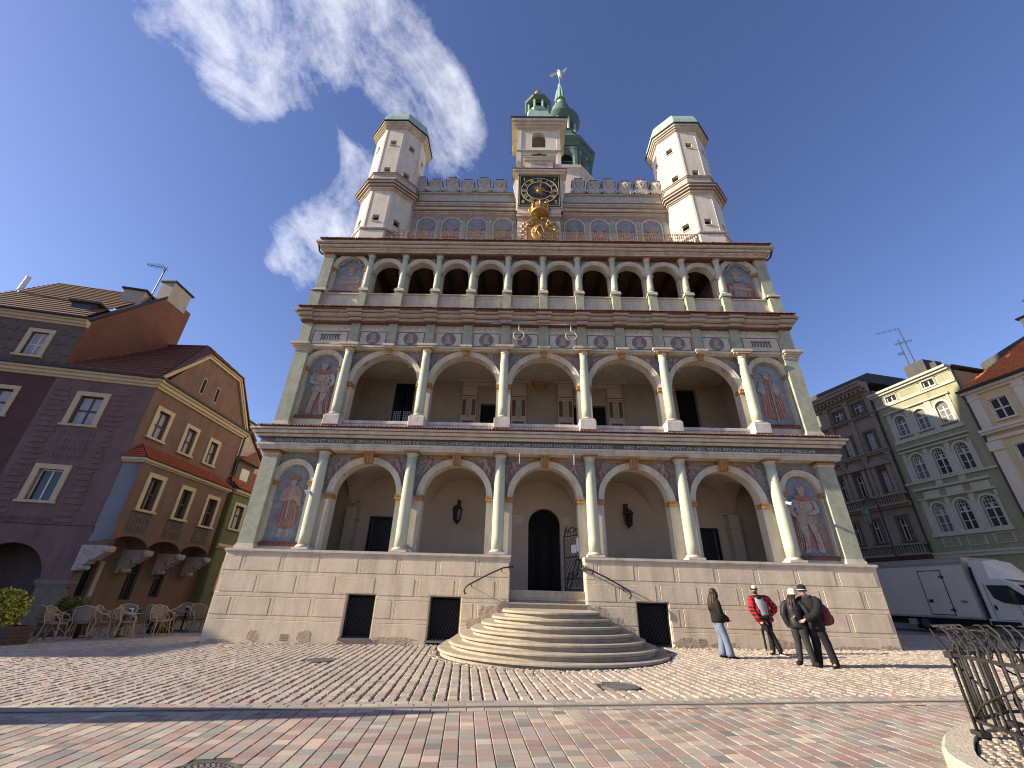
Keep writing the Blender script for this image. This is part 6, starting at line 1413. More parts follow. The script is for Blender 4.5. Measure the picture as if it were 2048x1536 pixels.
m = MB(TF.w()); m.tube([(-2.45, .05, 1.9), (-2.45, -.15, 1.95)], .025, 6); m.box(-2.55, -2.4, -.36, -.14, 1.65, 2.15); m.build('wing_mirror', M_['gutter'], cb_)
m = MB(TF.w()); m.box(-4.16, -3.95, .06, .4, 1.05, 1.3); m.build('headlight', M_['lampclear'], cb_)
m = MB(TF.w()); m.box(-4.2, -3.7, .02, 2.1, .5, .85); m.build('bumper', M_['rubber'], cb_)
m = MB(TF.w())
for u in (-1.15, -1.08): m.tube([(u, .05, 1.0), (u, .05, 2.9), (u, .1, 3.2)], .03, 6)
m.build('grab_rails', M_['gutter'], TR)
for u in (4.6, 3.0, 1.6, -.4): m = MB(TF.w()); m.box(u-.06, u+.06, -.035, -.02, .955, 1.0); m.build('side_marker', M_['markeramber'], TR)
m = MB(TF.w()); m.box(2.2, 2.6, .02, .2, .58, .84); m.build('battery_box', M_['alu'], TR)
m = MB(TF.w()); m.box(-4.22, -4.18, .75, 1.27, .62, .74); m.build('number_plate', M_['paper'], TR)
m = MB(TF.w()); m.box(-3.1, -2.4, .05, .07, .72, .86); m.box(-2.2, -1.1, .045, .07, .72, .9); m.build('lower_cladding', M_['rubber'], cb_)

# ================================================================ kerbed island with an iron fence at the right
KP = [(8.0, -10.3), (7.0, -9.75), (6.0, -9.55), (5.3, -9.6), (4.85, -9.72), (4.47, -9.9), (4.2, -10.04), (4.0, -10.19), (3.75, -10.4), (3.49, -10.67), (3.3, -10.88), (3.16, -11.06), (3.04, -11.28), (2.97, -11.5), (2.96, -11.8), (3.05, -12.4), (3.4, -13.1), (4.2, -13.8), (5.4, -14.1), (6.8, -13.8), (8.0, -12.9), (8.5, -11.5)]
kc = (5.6, -11.9)
def inset(P, d): 
    out = []
    for i, p in enumerate(P):
        a, b = Vector(P[i-1]), Vector(P[(i+1) % len(P)]); t = (b-a).normalized(); nrm = Vector((-t.y, t.x)); c = Vector(p)
        if (Vector(kc)-c).dot(nrm) < 0: nrm = -nrm
        q = c+nrm*d; out.append((q.x, q.y))
    return out
kz = .17; P1, P2, P3 = inset(KP, .035), inset(KP, .25), inset(KP, .27)
m = MB(); m.rings([[(x, y, -.1) for x, y in KP], [(x, y, kz-.035) for x, y in KP], [(x, y, kz) for x, y in P1], [(x, y, kz) for x, y in P2], [(x, y, kz-.05) for x, y in P2]], cap0=False, cap1=False)
o = m.build('kerb_ring', mat('kerb_granite', (.50, .44, .34), var=.22, scale=7, bump=.8, bscale=30), None); o['kind'] = 'structure'
m = MB(); m.prism(P3, -.1, kz-.03, 'z'); o = m.build('island_bed', mat('island_bed', (.16, .135, .11), var=.3, scale=6, bump=.4)); o['kind'] = 'structure'
# small split stones inside the kerb
def inside(P, x, y):
    c = False
    for i in range(len(P)):
        (x0, y0), (x1, y1) = P[i-1], P[i]
        if (y0 > y) != (y1 > y) and x < (x1-x0)*(y-y0)/(y1-y0)+x0: c = not c
    return c
m = MB()
PI_ = inset(KP, .29)
for i in range(64):
    for j in range(56):
        x = 2.9+.092*i+random.uniform(-.018, .018)+(.046 if j % 2 else 0); y = -14.1+.085*j+random.uniform(-.018, .018)
        if inside(PI_, x, y) and x-y < 19.5:
            r = random.uniform(.03, .045); zt = kz+random.uniform(-.022, -.005); pts = [(x+r*random.uniform(.7, 1.1)*math.cos(t), y+r*random.uniform(.7, 1.1)*math.sin(t)) for t in (.5, 1.7, 2.9, 4.1, 5.3)]
            m.rings([[(a, b, kz-.05) for a, b in pts], [(a, b, zt-.012) for a, b in pts], [(x+(a-x)*.7, y+(b-y)*.7, zt) for a, b in pts]], cap0=False)
o = m.build('island_cobbles', mat('pale_split_stone', (.36, .30, .235), var=.4, scale=9, bump=.5)); o['kind'] = 'structure'
M_['fence'] = mat('weathered_iron', (.04, .038, .036), rough=.6, var=.4, scale=8, metal=.3, bump=.3)
FV = [(3.78, -11.62), (4.12, -10.47), (5.0, -9.96), (6.0, -9.86), (6.9, -10.2)]
FC = empty('iron_fence', (4.12, -10.47, kz), 'low wrought iron fence with outward hooked bars around a kerbed island', 'fence')
for i in range(4):
    a, b = Vector(FV[i]), Vector(FV[i+1]); d = (b-a); L = d.length; d /= L; nrm = Vector((-d.y, d.x)); nrm = nrm if (a-Vector(kc)).dot(nrm) > 0 else -nrm
    X = lambda s_, o_, z: (a.x+d.x*s_+nrm.x*o_, a.y+d.y*s_+nrm.y*o_, kz+z)
    m = MB(X)
    m.box(0, L, -.012, .012, .12, .15); m.box(0, L, -.014, .014, .74, .775)
    nb = max(5, int(L/.15)); m.sm = True
    for k in range(1, nb):
        s_ = L*k/nb; t_ = 1 if k % 2 else -1
        m.tube([(s_, 0, .13), (s_, 0, .45), (s_, 0, .76), (s_, -.01, .86), (s_+.01*t_, .02, .97), (s_+.02*t_, .09, 1.05), (s_+.02*t_, .17, 1.045)], [.015, .015, .015, .015, .015, .013, .006], 6)
        if k % 2: m.tube([(s_, 0, .80), (s_+.04, .0, .83), (s_+.075, 0, .88), (s_+.05, .0, .92), (s_+.02, 0, .89)], .007, 5); m.tube([(s_-.05, 0, .79), (s_-.075, .0, .84), (s_-.05, .03, .9), (s_-.03, .1, .94), (s_-.03, .16, .91)], [.008, .008, .007, .006, .003], 5)
        if k % 3 == 1: m.tube([(s_+.03+.05*math.cos(t), .012, .22+.07*math.sin(t)) for t in np.linspace(0, 5.2, 9)], .008, 5)
    m.tube([(L*.03, .015, .66), (L*.3, .02, .52), (L*.55, .02, .42), (L*.8, .02, .3), (L*.97, .015, .16)], .012, 6)
    m.build('fence_panel', M_['fence'], FC)
for i, (x, y) in enumerate(FV):
    m = MB(); m.sm = True
    for dx, dy in ((-.03, 0), (.03, 0), (0, .035), (0, -.035)): m.tube([(x+dx, y+dy, kz), (x+dx, y+dy, kz+.8), (x+dx*3.5, y+dy*3.5, kz+.93), (x+dx*5, y+dy*5, kz+1.02)], [.017, .017, .012, .004], 6)
    m.sm = False; m.box(x-.05, x+.05, y-.05, y+.05, kz+.72, kz+.79); m.box(x-.06, x+.06, y-.06, y+.06, kz-.01, kz+.04); m.build('post', M_['fence'], FC)
    if i in (0, 1):
        m = MB(); a, b = Vector(FV[i]), Vector(FV[i+1]); c = a.lerp(b, .5) if i == 0 else a.lerp(b, .6); m.tube([(c.x, c.y, kz-.03), (c.x, c.y, kz+.14)], .02, 6); m.build('foot', M_['fence'], FC)

# ================================================================ cafe terrace
M_['rattan'] = mat('dark_cane', (.42, .295, .175), var=.25, scale=14, rough=.6)
M_['weave'] = mat('woven_seat', (.24, .18, .14), var=.3, scale=60, rough=.7, bump=.5, bscale=90)
M_['mauve'] = mat('mauve_throw', (.17, .125, .13), var=.2, scale=8)
def make_chair():
    rt = empty('cafe_chair', (0, 0, 0))
    m = MB(); m.sm = True; m.rings([[(rx*math.cos(t), rx*.95*math.sin(t), z) for t in np.linspace(0, 2*PI, 17)[:-1]] for rx, z in ((.19, .42), (.225, .43), (.235, .45), (.225, .47), (.18, .475))]); m.build('seat', M_['weave'], rt)
    for sx in (-1, 1):
        for sy in (-1, 1):
            m = MB(); m.sm = True; top = (sx*.19, sy*.16, .44); m.tube([(sx*.235, sy*.23, 0), (sx*.21, sy*.19, .25), top] + ([(sx*.23, .22, .62), (sx*.22, .26, .84)] if sy > 0 else [(sx*.25, -.16, .56), (sx*.27, -.05, .66)]), .0155, 7); m.build('leg', M_['rattan'], rt)
    m = MB(); m.sm = True; m.tube([(-.27, -.12, .655), (-.285, .05, .67), (-.26, .2, .74), (-.18, .29, .84), (0, .325, .88), (.18, .29, .84), (.26, .2, .74), (.285, .05, .67), (.27, -.12, .655)], .017, 7); m.build('arm_hoop', M_['rattan'], rt)
    m = MB(); m.sm = True; A = [(.2*math.sin(t), .16+.1*math.cos(t), .5) for t in np.linspace(-1.1, 1.1, 9)]; B = [(.24*math.sin(t), .2+.115*math.cos(t), .70+.15*math.cos(t)) for t in np.linspace(-1.1, 1.1, 9)]; m.strip(A, B); m.strip([(x*.96, y-.015, z) for x, y, z in A], [(x*.96, y-.015, z) for x, y, z in B]); m.build('backrest', M_['weave'], rt)
    for sx in (-1, 1): m = MB(); m.sm = True; m.tube([(sx*.22, sx*0-.2, .18), (sx*.1, -.02, .36), (sx*.2, .17, .22)], .011, 6); m.build('brace', M_['rattan'], rt)
    return rt
ch0 = make_chair()
CH = [(-15.75, -1.05, 1.9, 'cane cafe chair beside the yellow-green planter, leftmost of the terrace'), (-14.95, -.15, 2.0, 'cane cafe chair turned sideways in the middle of the terrace front'), (-14.35, .05, 2.2, 'cane cafe chair next to the middle one, nearer the town hall'),
      (-16.9, .75, .3, 'cane cafe chair with a mauve throw behind the leftmost table'), (-15.6, 1.3, .5, 'cane cafe chair with its back to the side wall behind the middle table'), (-14.2, 1.6, 2.6, 'cane cafe chair in front of the dark barrel planter'), (-15.2, 3.0, -.9, 'cane cafe chair behind the barrel planter, curved back to the wall'),
      (-14.4, 3.9, 2.3, 'cane cafe chair at the far table, nearest the town hall'), (-15.7, 4.5, .2, 'cane cafe chair behind the far table by the green wall'), (-18.3, -.4, .4, 'cane cafe chair in the shade beneath the arch at the far left'),
      (-16.5, -.6, 2.9, 'cane cafe chair between the leftmost table and the shrub planter'), (-15.45, -.45, -2.6, 'cane cafe chair drawn up in front of the thick black post'), (-13.75, .75, 1.2, 'cane cafe chair standing a little apart in front of the barrel planter'), (-14.9, 2.0, 3.0, 'cane cafe chair tucked behind the one standing apart'), (-13.9, 3.0, 1.0, 'cane cafe chair nearest the walker at the hall corner'), (-16.3, 1.9, .1, 'cane cafe chair against the side wall below the first barred window')]
for i, (x, y, rz, lb) in enumerate(CH):
    o = ch0 if i == 0 else copy_tree(ch0)
    place(o, (x, y, zg(x)-.02), rz, 1.16); tag(o, lb, 'chair', 'cane chairs of the cafe terrace')
for i, (x, y, rz, lb) in enumerate(((-16.88, .95, .3, 'mauve throw over the back of the chair behind the leftmost table'), (-15.55, 1.52, .5, 'mauve throw over the chair by the middle table'), (-14.5, 3.75, 2.3, 'mauve throw over the chair nearest the town hall'))):
    m = MB(); m.sm = True; ca, sa = math.cos(rz), math.sin(rz)
    A = [(.3*math.sin(t), .05+.14*math.cos(t), .48) for t in np.linspace(-1.2, 1.2, 9)]; B = [(.29*math.sin(t), .08+.17*math.cos(t), .80+.14*math.cos(t)) for t in np.linspace(-1.2, 1.2, 9)]; C_2 = [(.2*math.sin(t), .02+.1*math.cos(t), .78+.12*math.cos(t)) for t in np.linspace(-1.2, 1.2, 9)]
    m.X = lambda a, b, c: (a*ca-b*sa, a*sa+b*ca, c); m.strip(A, B); m.strip(B, C_2); o = m.build('throw', M_['mauve']); place(o, (x, y, zg(x)-.02)); tag(o, lb, 'throw', 'throws on the terrace chairs')
M_['tabletop'] = mat('grey_table_top', (.27, .27, .26), var=.15, scale=5, rough=.5)
def make_table():
    rt = empty('cafe_table', (0, 0, 0)); m = MB(); m.box(-.38, .38, -.38, .38, .72, .75); m.build('table_top', M_['tabletop'], rt)
    m = MB(); m.tube([(0, 0, .03), (0, 0, .72)], .035, 8); m.build('pedestal', M_['iron'], rt); m = MB(); m.box(-.25, .25, -.03, .03, 0, .035); m.box(-.03, .03, -.25, .25, 0.001, .036); m.build('foot', M_['iron'], rt); return rt
tb0 = make_table()
for i, (x, y, lb) in enumerate(((-15.9, .35, 'square cafe table beside the leftmost chairs'), (-15.1, .75, 'square cafe table between the two middle chairs'), (-14.9, 3.6, 'square cafe table at the far end near the green wall'), (-17.3, -1.2, 'square cafe table behind the yellow-green shrub'))):
    o = tb0 if i == 0 else copy_tree(tb0); place(o, (x, y, zg(x)-.02), .2*i); tag(o, lb, 'table', 'square tables of the cafe terrace')
for i, (x, y, lb) in enumerate(((-15.8, .45, 'small pale napkin holder on the table beside the leftmost chairs'), (-15.0, .8, 'small pale napkin holder on the table between the two middle chairs'), (-14.85, 3.55, 'small pale napkin holder on the far table'))):
    rt = empty('napkin_holder', (x, y, zg(x)+.73), lb, 'napkin holder', 'napkin holders on the cafe tables'); z = zg(x)+.73
    m = MB(); m.box(x-.07, x+.07, y-.04, y+.04, z, z+.02); m.box(x-.07, x+.07, y-.045, y-.035, z+.001, z+.12); m.box(x-.07, x+.07, y+.035, y+.045, z+.001, z+.12); m.build('holder', M_['iron'], rt)
    m = MB(); m.box(x-.06, x+.06, y-.03, y+.03, z+.02, z+.16); m.build('napkins', M_['paper'], rt)
def parasol(x, y, h, label, r=.16, lean=(0, 0)):
    rt = empty('shadow_parasol', (x, y, zg(x)), label, 'parasol'); z = zg(x); m = MB(); m.tube([(x, y, z), (x+lean[0], y+lean[1], z+h)], .03, 8); m.build('pole', M_['iron'], rt)
    m = MB(); m.sm = True; n = 12; rs = []
    for t, k in ((.2, .8), (.3, 1.0), (.5, .95), (.7, .75), (.88, .45), (.98, .12)): rs.append([(x+lean[0]*t+r*k*(1+.18*(j % 2))*math.cos(2*PI*j/n), y+lean[1]*t+r*k*(1+.18*(j % 2))*math.sin(2*PI*j/n), z+h*t) for j in range(n)])
    m.rings(rs); m.build('folded_canopy', mat('dark_canvas', (.05, .05, .055), var=.2), rt)
    m = MB(); m.lathe(x, y, [(.3, z), (.3, z+.08), (.1, z+.12)], 16); m.build('base', M_['iron'], rt)
parasol(-12.5, -10.1, 5.0, 'unseen closed parasol added left of the camera to cast a shadow stripe', .40, (0, -.5))  # parasol added out of view and leaned to lay its shadow over the pavers
m = MB(); m.sm = True; p0 = Vector((-15.95, .05, zg(-16)-.02)); m.tube([p0, p0+Vector((0, 0, .95))], .07, 10); m.ell(p0+Vector((0, 0, 1.0)), (.1, .1, .08), 10, 6); o = m.build('terrace_bollard', M_['iron']); tag(o, 'thick black post with a pale cap standing among the terrace tables', 'bollard')
m = MB(); m.sm = True; bx0, by0 = -15.0, 2.5; m.lathe(bx0, by0, [(.36, -.25), (.45, 0), (.46, .25), (.40, .48), (.36, .48), (.34, .40)], 18); o = m.build('barrel_planter', mat('dark_barrel', (.045, .035, .033), var=.25, scale=6)); tag(o, 'dark rounded barrel planter among the terrace chairs', 'planter')
def leaves(m, c, r, n, size, up=.3):
    for _ in range(n):
        d = Vector((random.gauss(0, 1), random.gauss(0, 1), random.gauss(0, 1))).normalized()*random.uniform(.35, 1)**.6
        p = Vector(c)+Vector((d.x*r[0], d.y*r[1], d.z*r[2])); a = Vector((random.uniform(-1, 1), random.uniform(-1, 1), random.uniform(-.4, 1))).normalized(); b = a.orthogonal().normalized(); q = Matrix.Rotation(random.uniform(0, 6.3), 3, a) @ b; s_ = size*random.uniform(.6, 1.3)
        m.mi = random.choice((0, 0, 1)); m.add([p, p+a*s_*.5+q*s_*.28, p+a*s_, p+a*s_*.5-q*s_*.28], [(0, 1, 2, 3)])
M_['leafy'] = mat('yellow_green_leaf', (.46, .42, .05), var=.35, scale=4, rough=.5); M_['leafd'] = mat('dark_green_leaf', (.13, .13, .025), var=.4, scale=4, rough=.5)
def shrub(x, y, w, h, label, mats, n):
    rt = empty('planter_shrub', (x, y, zg(x)-.02), label, 'potted shrub', 'shrubs in wooden planters'); z = zg(x)-.02
    m = MB()
    for k in range(5): m.box(x-w*.62, x+w*.62, y-.32, y-.3, z+.03+.1*k, z+.115+.1*k); m.box(x-w*.62, x+w*.62, y+.3, y+.32, z+.03+.1*k, z+.115+.1*k); m.box(x+w*.6, x+w*.62, y-.3, y+.3, z+.03+.1*k, z+.115+.1*k); m.box(x-w*.62, x-w*.6, y-.3, y+.3, z+.03+.1*k, z+.115+.1*k)
    m.box(x-w*.6, x+w*.6, y-.3, y+.3, z, z+.46); m.build('planter_box', M_['wood2'], rt)
    m = MB(); m.sm = True
    for k in range(7): a = random.uniform(0, 6.3); m.tube([(x+.1*math.cos(a), y+.1*math.sin(a), z+.45), (x+w*.4*math.cos(a), y+.22*math.sin(a), z+.45+h*.75)], [.014, .006], 5)
    m.build('stems', M_['wood2'], rt)
    m = MB(); leaves(m, (x, y, z+.5+h*.5), (w*.55, .36, h*.55), n, .11); leaves(m, (x-.2*w, y, z+.5+h*.75), (w*.3, .3, h*.3), n//4, .11); leaves(m, (x+.2*w, y-.1, z+.45+h*.25), (w*.35, .3, h*.3), n//4, .11); m.build('foliage', mats, rt, fix=False)
M_['wood2'] = mat('brown_planter_board', (.10, .06, .045), var=.3, scale=6)
shrub(-16.7, -2.0, 1.5, .95, 'bright yellow-green shrub in a brown board planter at the left edge', MM('leafy', 'leafd'), 1500)
shrub(-17.4, 1.0, 1.1, .75, 'darker olive shrub in a planter behind the leftmost chairs', MM('leafd', 'leafd'), 900)

# ================================================================ people
def skin_mesh(name, verts, edges, m, parent, root=0, sub=2):
    """one continuous surface grown round a jointed skeleton; verts = (x, y, z, radius or (rx, ry))"""
    me = bpy.data.meshes.new('skeleton'); me.from_pydata([v[:3] for v in verts], edges, [])
    o = bpy.data.objects.new('skeleton', me); COL.objects.link(o)
    md = o.modifiers.new('skin', 'SKIN'); md.use_smooth_shade = True; md.branch_smoothing = .6
    if not me.skin_vertices: me.skin_vertices.new()
    for i, v in enumerate(verts):
        r = v[3]; me.skin_vertices[0].data[i].radius = r if isinstance(r, tuple) else (r, r); me.skin_vertices[0].data[i].use_root = (i == root)
    sd = o.modifiers.new('sub', 'SUBSURF'); sd.levels = sub; sd.render_levels = sub
    dg = bpy.context.evaluated_depsgraph_get(); new = bpy.data.meshes.new_from_object(o.evaluated_get(dg)); bpy.data.objects.remove(o)
    new.name = name; new.materials.clear(); new.materials.append(m)
    for p in new.polygons: p.material_index = 0
    return put(bpy.data.objects.new(name, new), parent)
M_['skin'] = mat('skin', (.52, .30, .21), var=.08, scale=20, rough=.55)
M_['hairb'] = mat('dark_brown_hair', (.035, .02, .014), var=.4, scale=30, rough=.5)
M_['black'] = mat('black_cloth', (.012, .012, .013), var=.3, scale=12, rough=.85, bump=.2)
M_['puffer'] = mat('black_puffer', (.014, .014, .016), var=.3, scale=9, rough=.55, bump=.5, bscale=12)
M_['denim'] = mat('blue_denim', (.16, .205, .28), var=.22, scale=8, rough=.85, bump=.2)
M_['greyknit'] = mat('grey_knit', (.30, .30, .30), var=.12, scale=30, bump=.3)
M_['legging'] = mat('dark_grey_legging', (.03, .03, .032), var=.2)
M_['creamknit'] = mat('cream_knit', (.62, .54, .42), var=.12, scale=40, bump=.4)
M_['maroonbag'] = mat('dark_red_nylon', (.16, .018, .028), var=.25, scale=10, rough=.5)
M_['bluehat'] = mat('light_blue_knit', (.22, .42, .55), var=.15, scale=30)
pm = bpy.data.materials.new('red_black_plaid'); pm.use_nodes = True; t = pm.node_tree; bs = t.nodes['Principled BSDF']; bs.inputs['Roughness'].default_value = .9
tcn = nd(t, 'ShaderNodeTexCoord'); sx_ = nd(t, 'ShaderNodeSeparateXYZ'); t.links.new(tcn.outputs['Object'], sx_.inputs[0])
st_ = lambda v, k: mth(t, 'GREATER_THAN', mth(t, 'FRACT', mth(t, 'MULTIPLY', v, k)), .5)
fac = mth(t, 'MULTIPLY', mth(t, 'ADD', st_(mth(t, 'ADD', sx_.outputs[0], mth(t, 'MULTIPLY', sx_.outputs[1], .8)), 10), st_(sx_.outputs[2], 10)), .5)
mx = nd(t, 'ShaderNodeMix', data_type='RGBA'); t.links.new(fac, mx.inputs['Factor']); mx.inputs['A'].default_value = (.55, .02, .03, 1); mx.inputs['B'].default_value = (.012, .008, .009, 1); t.links.new(mx.outputs['Result'], bs.inputs['Base Color'])
M_['plaid'] = pm
def person(loc, H, label, pose, face, gar):
    """pose: joint positions as fractions of height in the person's own frame (x right in the picture, y away, z up)"""
    rt = empty('person', loc, label, 'person'); L = Vector(loc)
    J = {k: L+Vector(v)*H for k, v in pose.items()}; fd = Vector(face).normalized(); sd = Vector((-fd.y, fd.x, 0))
    V, E = [], []; ix = {}
    def jv(k, p, r): ix[k] = len(V); V.append((*p, r if not isinstance(r, tuple) else tuple(x*H for x in r)) if isinstance(r, tuple) else (*p, r*H)); return ix[k]
    def link(a, b): E.append((ix[a], ix[b]))
    jv('pel', J['pel'], .075); jv('wai', J['wai'], .065); jv('che', J['che'], .08); jv('nkb', J['nkb'], .045); jv('nk', J['nk'], .033); hc = J['head']
    jv('jaw', hc-Vector((0, 0, .03*H))+fd*.012*H, .036); jv('skl', hc+Vector((0, 0, .012*H)), .050); jv('top', hc+Vector((0, 0, .045*H)), .034)
    for a, b in (('pel', 'wai'), ('wai', 'che'), ('che', 'nkb'), ('nkb', 'nk'), ('nk', 'jaw'), ('jaw', 'skl'), ('skl', 'top')): link(a, b)
    for s_ in 'LR':
        jv('hip'+s_, J['hip'+s_], .055); jv('kne'+s_, J['kne'+s_], .036); jv('cal'+s_, J['kne'+s_].lerp(J['ank'+s_], .35), .034); jv('ank'+s_, J['ank'+s_], .022); jv('toe'+s_, J['toe'+s_], .018)
        for a, b in (('pel', 'hip'+s_), ('hip'+s_, 'kne'+s_), ('kne'+s_, 'cal'+s_), ('cal'+s_, 'ank'+s_), ('ank'+s_, 'toe'+s_)): link(a, b)
        jv('sho'+s_, J['sho'+s_], .036); jv('elb'+s_, J['elb'+s_], .025); jv('wri'+s_, J['wri'+s_], .017)
        for a, b in (('che', 'sho'+s_), ('sho'+s_, 'elb'+s_), ('elb'+s_, 'wri'+s_)): link(a, b)
        d = (J['wri'+s_]-J['elb'+s_]).normalized(); hd_ = J.get('han'+s_, J['wri'+s_]+d*.05*H); dd = (hd_-J['wri'+s_]).normalized(); sp = dd.cross(fd); sp = sp.normalized() if sp.length > .1 else dd.orthogonal().normalized(); up_ = sp.cross(dd)
        jv('pal'+s_, hd_, .017); link('wri'+s_, 'pal'+s_)
        for k in range(4):
            b0 = hd_+dd*.022*H+sp*(k-1.5)*.011*H; ln = (.022, .026, .024, .018)[k]; c1 = b0+dd*ln*H+up_*.004*H; c2 = c1+dd*ln*.5*H+up_*.014*H
            jv(f'f{k}a'+s_, b0, .0055); jv(f'f{k}b'+s_, c1, .005); jv(f'f{k}c'+s_, c2, .004); link('pal'+s_, f'f{k}a'+s_); link(f'f{k}a'+s_, f'f{k}b'+s_); link(f'f{k}b'+s_, f'f{k}c'+s_)
        t0 = hd_-sp*.018*H+dd*.002*H; jv('ta'+s_, t0, .0065); jv('tb'+s_, t0-sp*.008*H+dd*.022*H+up_*.006*H, .005); link('pal'+s_, 'ta'+s_); link('ta'+s_, 'tb'+s_)
    body = skin_mesh('body', V, E, M_['skin'], rt, 0, 2)
    m = MB(); m.sm = True; m.ell(hc+fd*.052*H-Vector((0, 0, .006*H)), (.009*H, .009*H, .014*H), 8, 5)
    for s_ in (-1, 1): m.ell(hc+sd*s_*.05*H-Vector((0, 0, .004*H)), (.009*H, .009*H, .017*H), 8, 5)
    m.build('nose_and_ears', M_['skin'], body)
    m = MB(); m.sm = True
    for s_ in (-1, 1): m.ell(hc+fd*.046*H+sd*s_*.019*H+Vector((0, 0, .008*H)), .0055*H, 6, 4)
    m.build('eyes', M_['dark'], body); m = MB(); m.sm = True; m.ell(hc+fd*.046*H-Vector((0, 0, .028*H)), (.012*H, .008*H, .004*H), 8, 4); m.build('mouth', M_['maroonbag'], body)
    def cloth(name, torso, limbs, mk):
        """a garment: stacked oval rings for the trunk, smooth tapered tubes for sleeves or legs"""
        m = MB(); m.sm = True; ac = J['shoR']-J['shoL']; ac.z = 0; ac = ac.normalized(); dp = Vector((-ac.y, ac.x, 0))
        if torso:
            T = [((J[p] if isinstance(p, str) else p), a, b) for p, a, b in torso]; rs = []
            for k in range(len(T)-1):
                for t in ((0, .33, .67) if k < len(T)-2 else (0, .33, .67, 1)):
                    u = t*t*(3-2*t) if False else t; c = T[k][0].lerp(T[k+1][0], u); a = (T[k][1]*(1-u)+T[k+1][1]*u)*H; b = (T[k][2]*(1-u)+T[k+1][2]*u)*H
                    rs.append([tuple(c+ac*a*math.copysign(abs(math.cos(w))**.85, math.cos(w))*(1+.035*math.sin(3*w+k*2+t*5))+dp*b*math.sin(w)*(1+.04*math.cos(2*w+k+t*7))) for w in np.linspace(0, 2*PI, 19)[:-1]])
            m.rings(rs)
        for limb in limbs:
            P = [(J[p] if isinstance(p, str) else p) for p, r in limb]; Rr = [r for p, r in limb]; pts, rad = [], []
            for k in range(len(P)-1):
                p0, p1, p2, p3 = P[max(k-1, 0)], P[k], P[k+1], P[min(k+2, len(P)-1)]
                for t in ((0, .25, .5, .75) if k < len(P)-2 else (0, .25, .5, .75, 1)):
                    pts.append(.5*((2*p1)+(-p0+p2)*t+(2*p0-5*p1+4*p2-p3)*t*t+(-p0+3*p1-3*p2+p3)*t*t*t)); rad.append((Rr[k]*(1-t)+Rr[k+1]*t)*H*(1+.05*math.sin(9*t+4*k)))
            m.tube(pts, rad, 12)
        return m.build(name, M_[mk], rt)
    gar(rt, J, H, L, fd, sd, cloth)
    return rt
def shoes(rt, J, H, m_, toe=None, wh=False):
    for s_ in 'LR':
        a, t_ = J['ank'+s_], J['toe'+s_]; d = t_-a; d.z = 0; d = d.normalized() if d.length > .001 else Vector((0, -1, 0)); z0 = min(a.z, t_.z)-.035*H+.012
        m = MB(); m.sm = True; sd_ = Vector((-d.y, d.x, 0)); rs = []
        for f, w, h in ((-.04, .018, .05), (-.02, .026, .062), (.02, .027, .056), (.06, .03, .036), (.095, .026, .028), (.115, .012, .018)):
            c = Vector((a.x, a.y, z0))+d*f*H; rs.append([c+sd_*w*H*math.cos(u)+Vector((0, 0, max(0, h*H*math.sin(u)))) for u in np.linspace(-.3, PI+.3, 10)])
        m.rings([[tuple(p) for p in r_] for r_ in rs]); sh = m.build('shoe', M_[m_], rt)
        if wh:
            m = MB(); c = Vector((a.x, a.y, z0)); m.rings([[tuple(c+d*f*H+sd_*w*H+Vector((0, 0, z))) for f, w in ((-.042, 0), (-.02, .03), (.06, .033), (.118, 0), (.06, -.033), (-.02, -.03))] for z in (-.008, .022)]); m.build('sole', M_['whitemetal'], sh)
def pz(**k):
    P = dict(pel=(0, 0, .53), wai=(0, 0, .61), che=(0, 0, .73), nkb=(0, 0, .825), nk=(0, 0, .87), head=(0, 0, .93))
    P.update(k); return P
Up = lambda H, z: Vector((0, 0, z*H))
# woman in black jacket and wide jeans, side on, facing right
def g1(rt, J, H, L, fd, sd, cloth):
    cloth('jacket', [(J['pel']-Up(H, .035), .112, .10), ('wai', .112, .098), ('che', .12, .10), (J['nkb']-Up(H, .02), .105, .07), (J['nkb']+Up(H, .02), .045, .045)], [[(J['nkb']-Up(H, .02), .035), ('shoL', .052), ('elbL', .05), ('wriL', .042), (J['wriL'].lerp(J['hanL'], .6), .036)], [(J['nkb']-Up(H, .02), .035), ('shoR', .052), ('elbR', .05), ('wriR', .042), (J['wriR'].lerp(J['hanR'], .6), .036)]], 'black')
    cloth('jeans', [(J['pel']+Up(H, .05), .088, .078), ('pel', .095, .085), (J['pel']-Up(H, .06), .085, .075)], [[(J['hipL']+Up(H, .04), .06), (J['hipL']-Up(H, .05), .064), ('kneL', .052), (J['ankL']-Up(H, .02), .058)], [(J['hipR']+Up(H, .04), .06), (J['hipR']-Up(H, .05), .064), ('kneR', .052), (J['ankR']-Up(H, .02), .058)]], 'denim')
    shoes(rt, J, H, 'black')
    m = MB(); m.sm = True; h = J['head']; m.ell(h-fd*.012*H+Up(H, .016), (.058*H, .058*H, .06*H), 12, 8)
    for k in range(9):
        a = (k-4)*.42; d = -fd*math.cos(a)+sd*math.sin(a); m.tube([h+d*.045*H+Up(H, .02), h+d*.062*H-Up(H, .04), J['nkb']+d*.066*H, J['che']+d*.088*H+Up(H, .02), J['che']+d*.095*H-Up(H, .07)], [.02*H, .024*H, .025*H, .022*H, .008*H], 6)
    m.build('long_hair', M_['hairb'], rt)
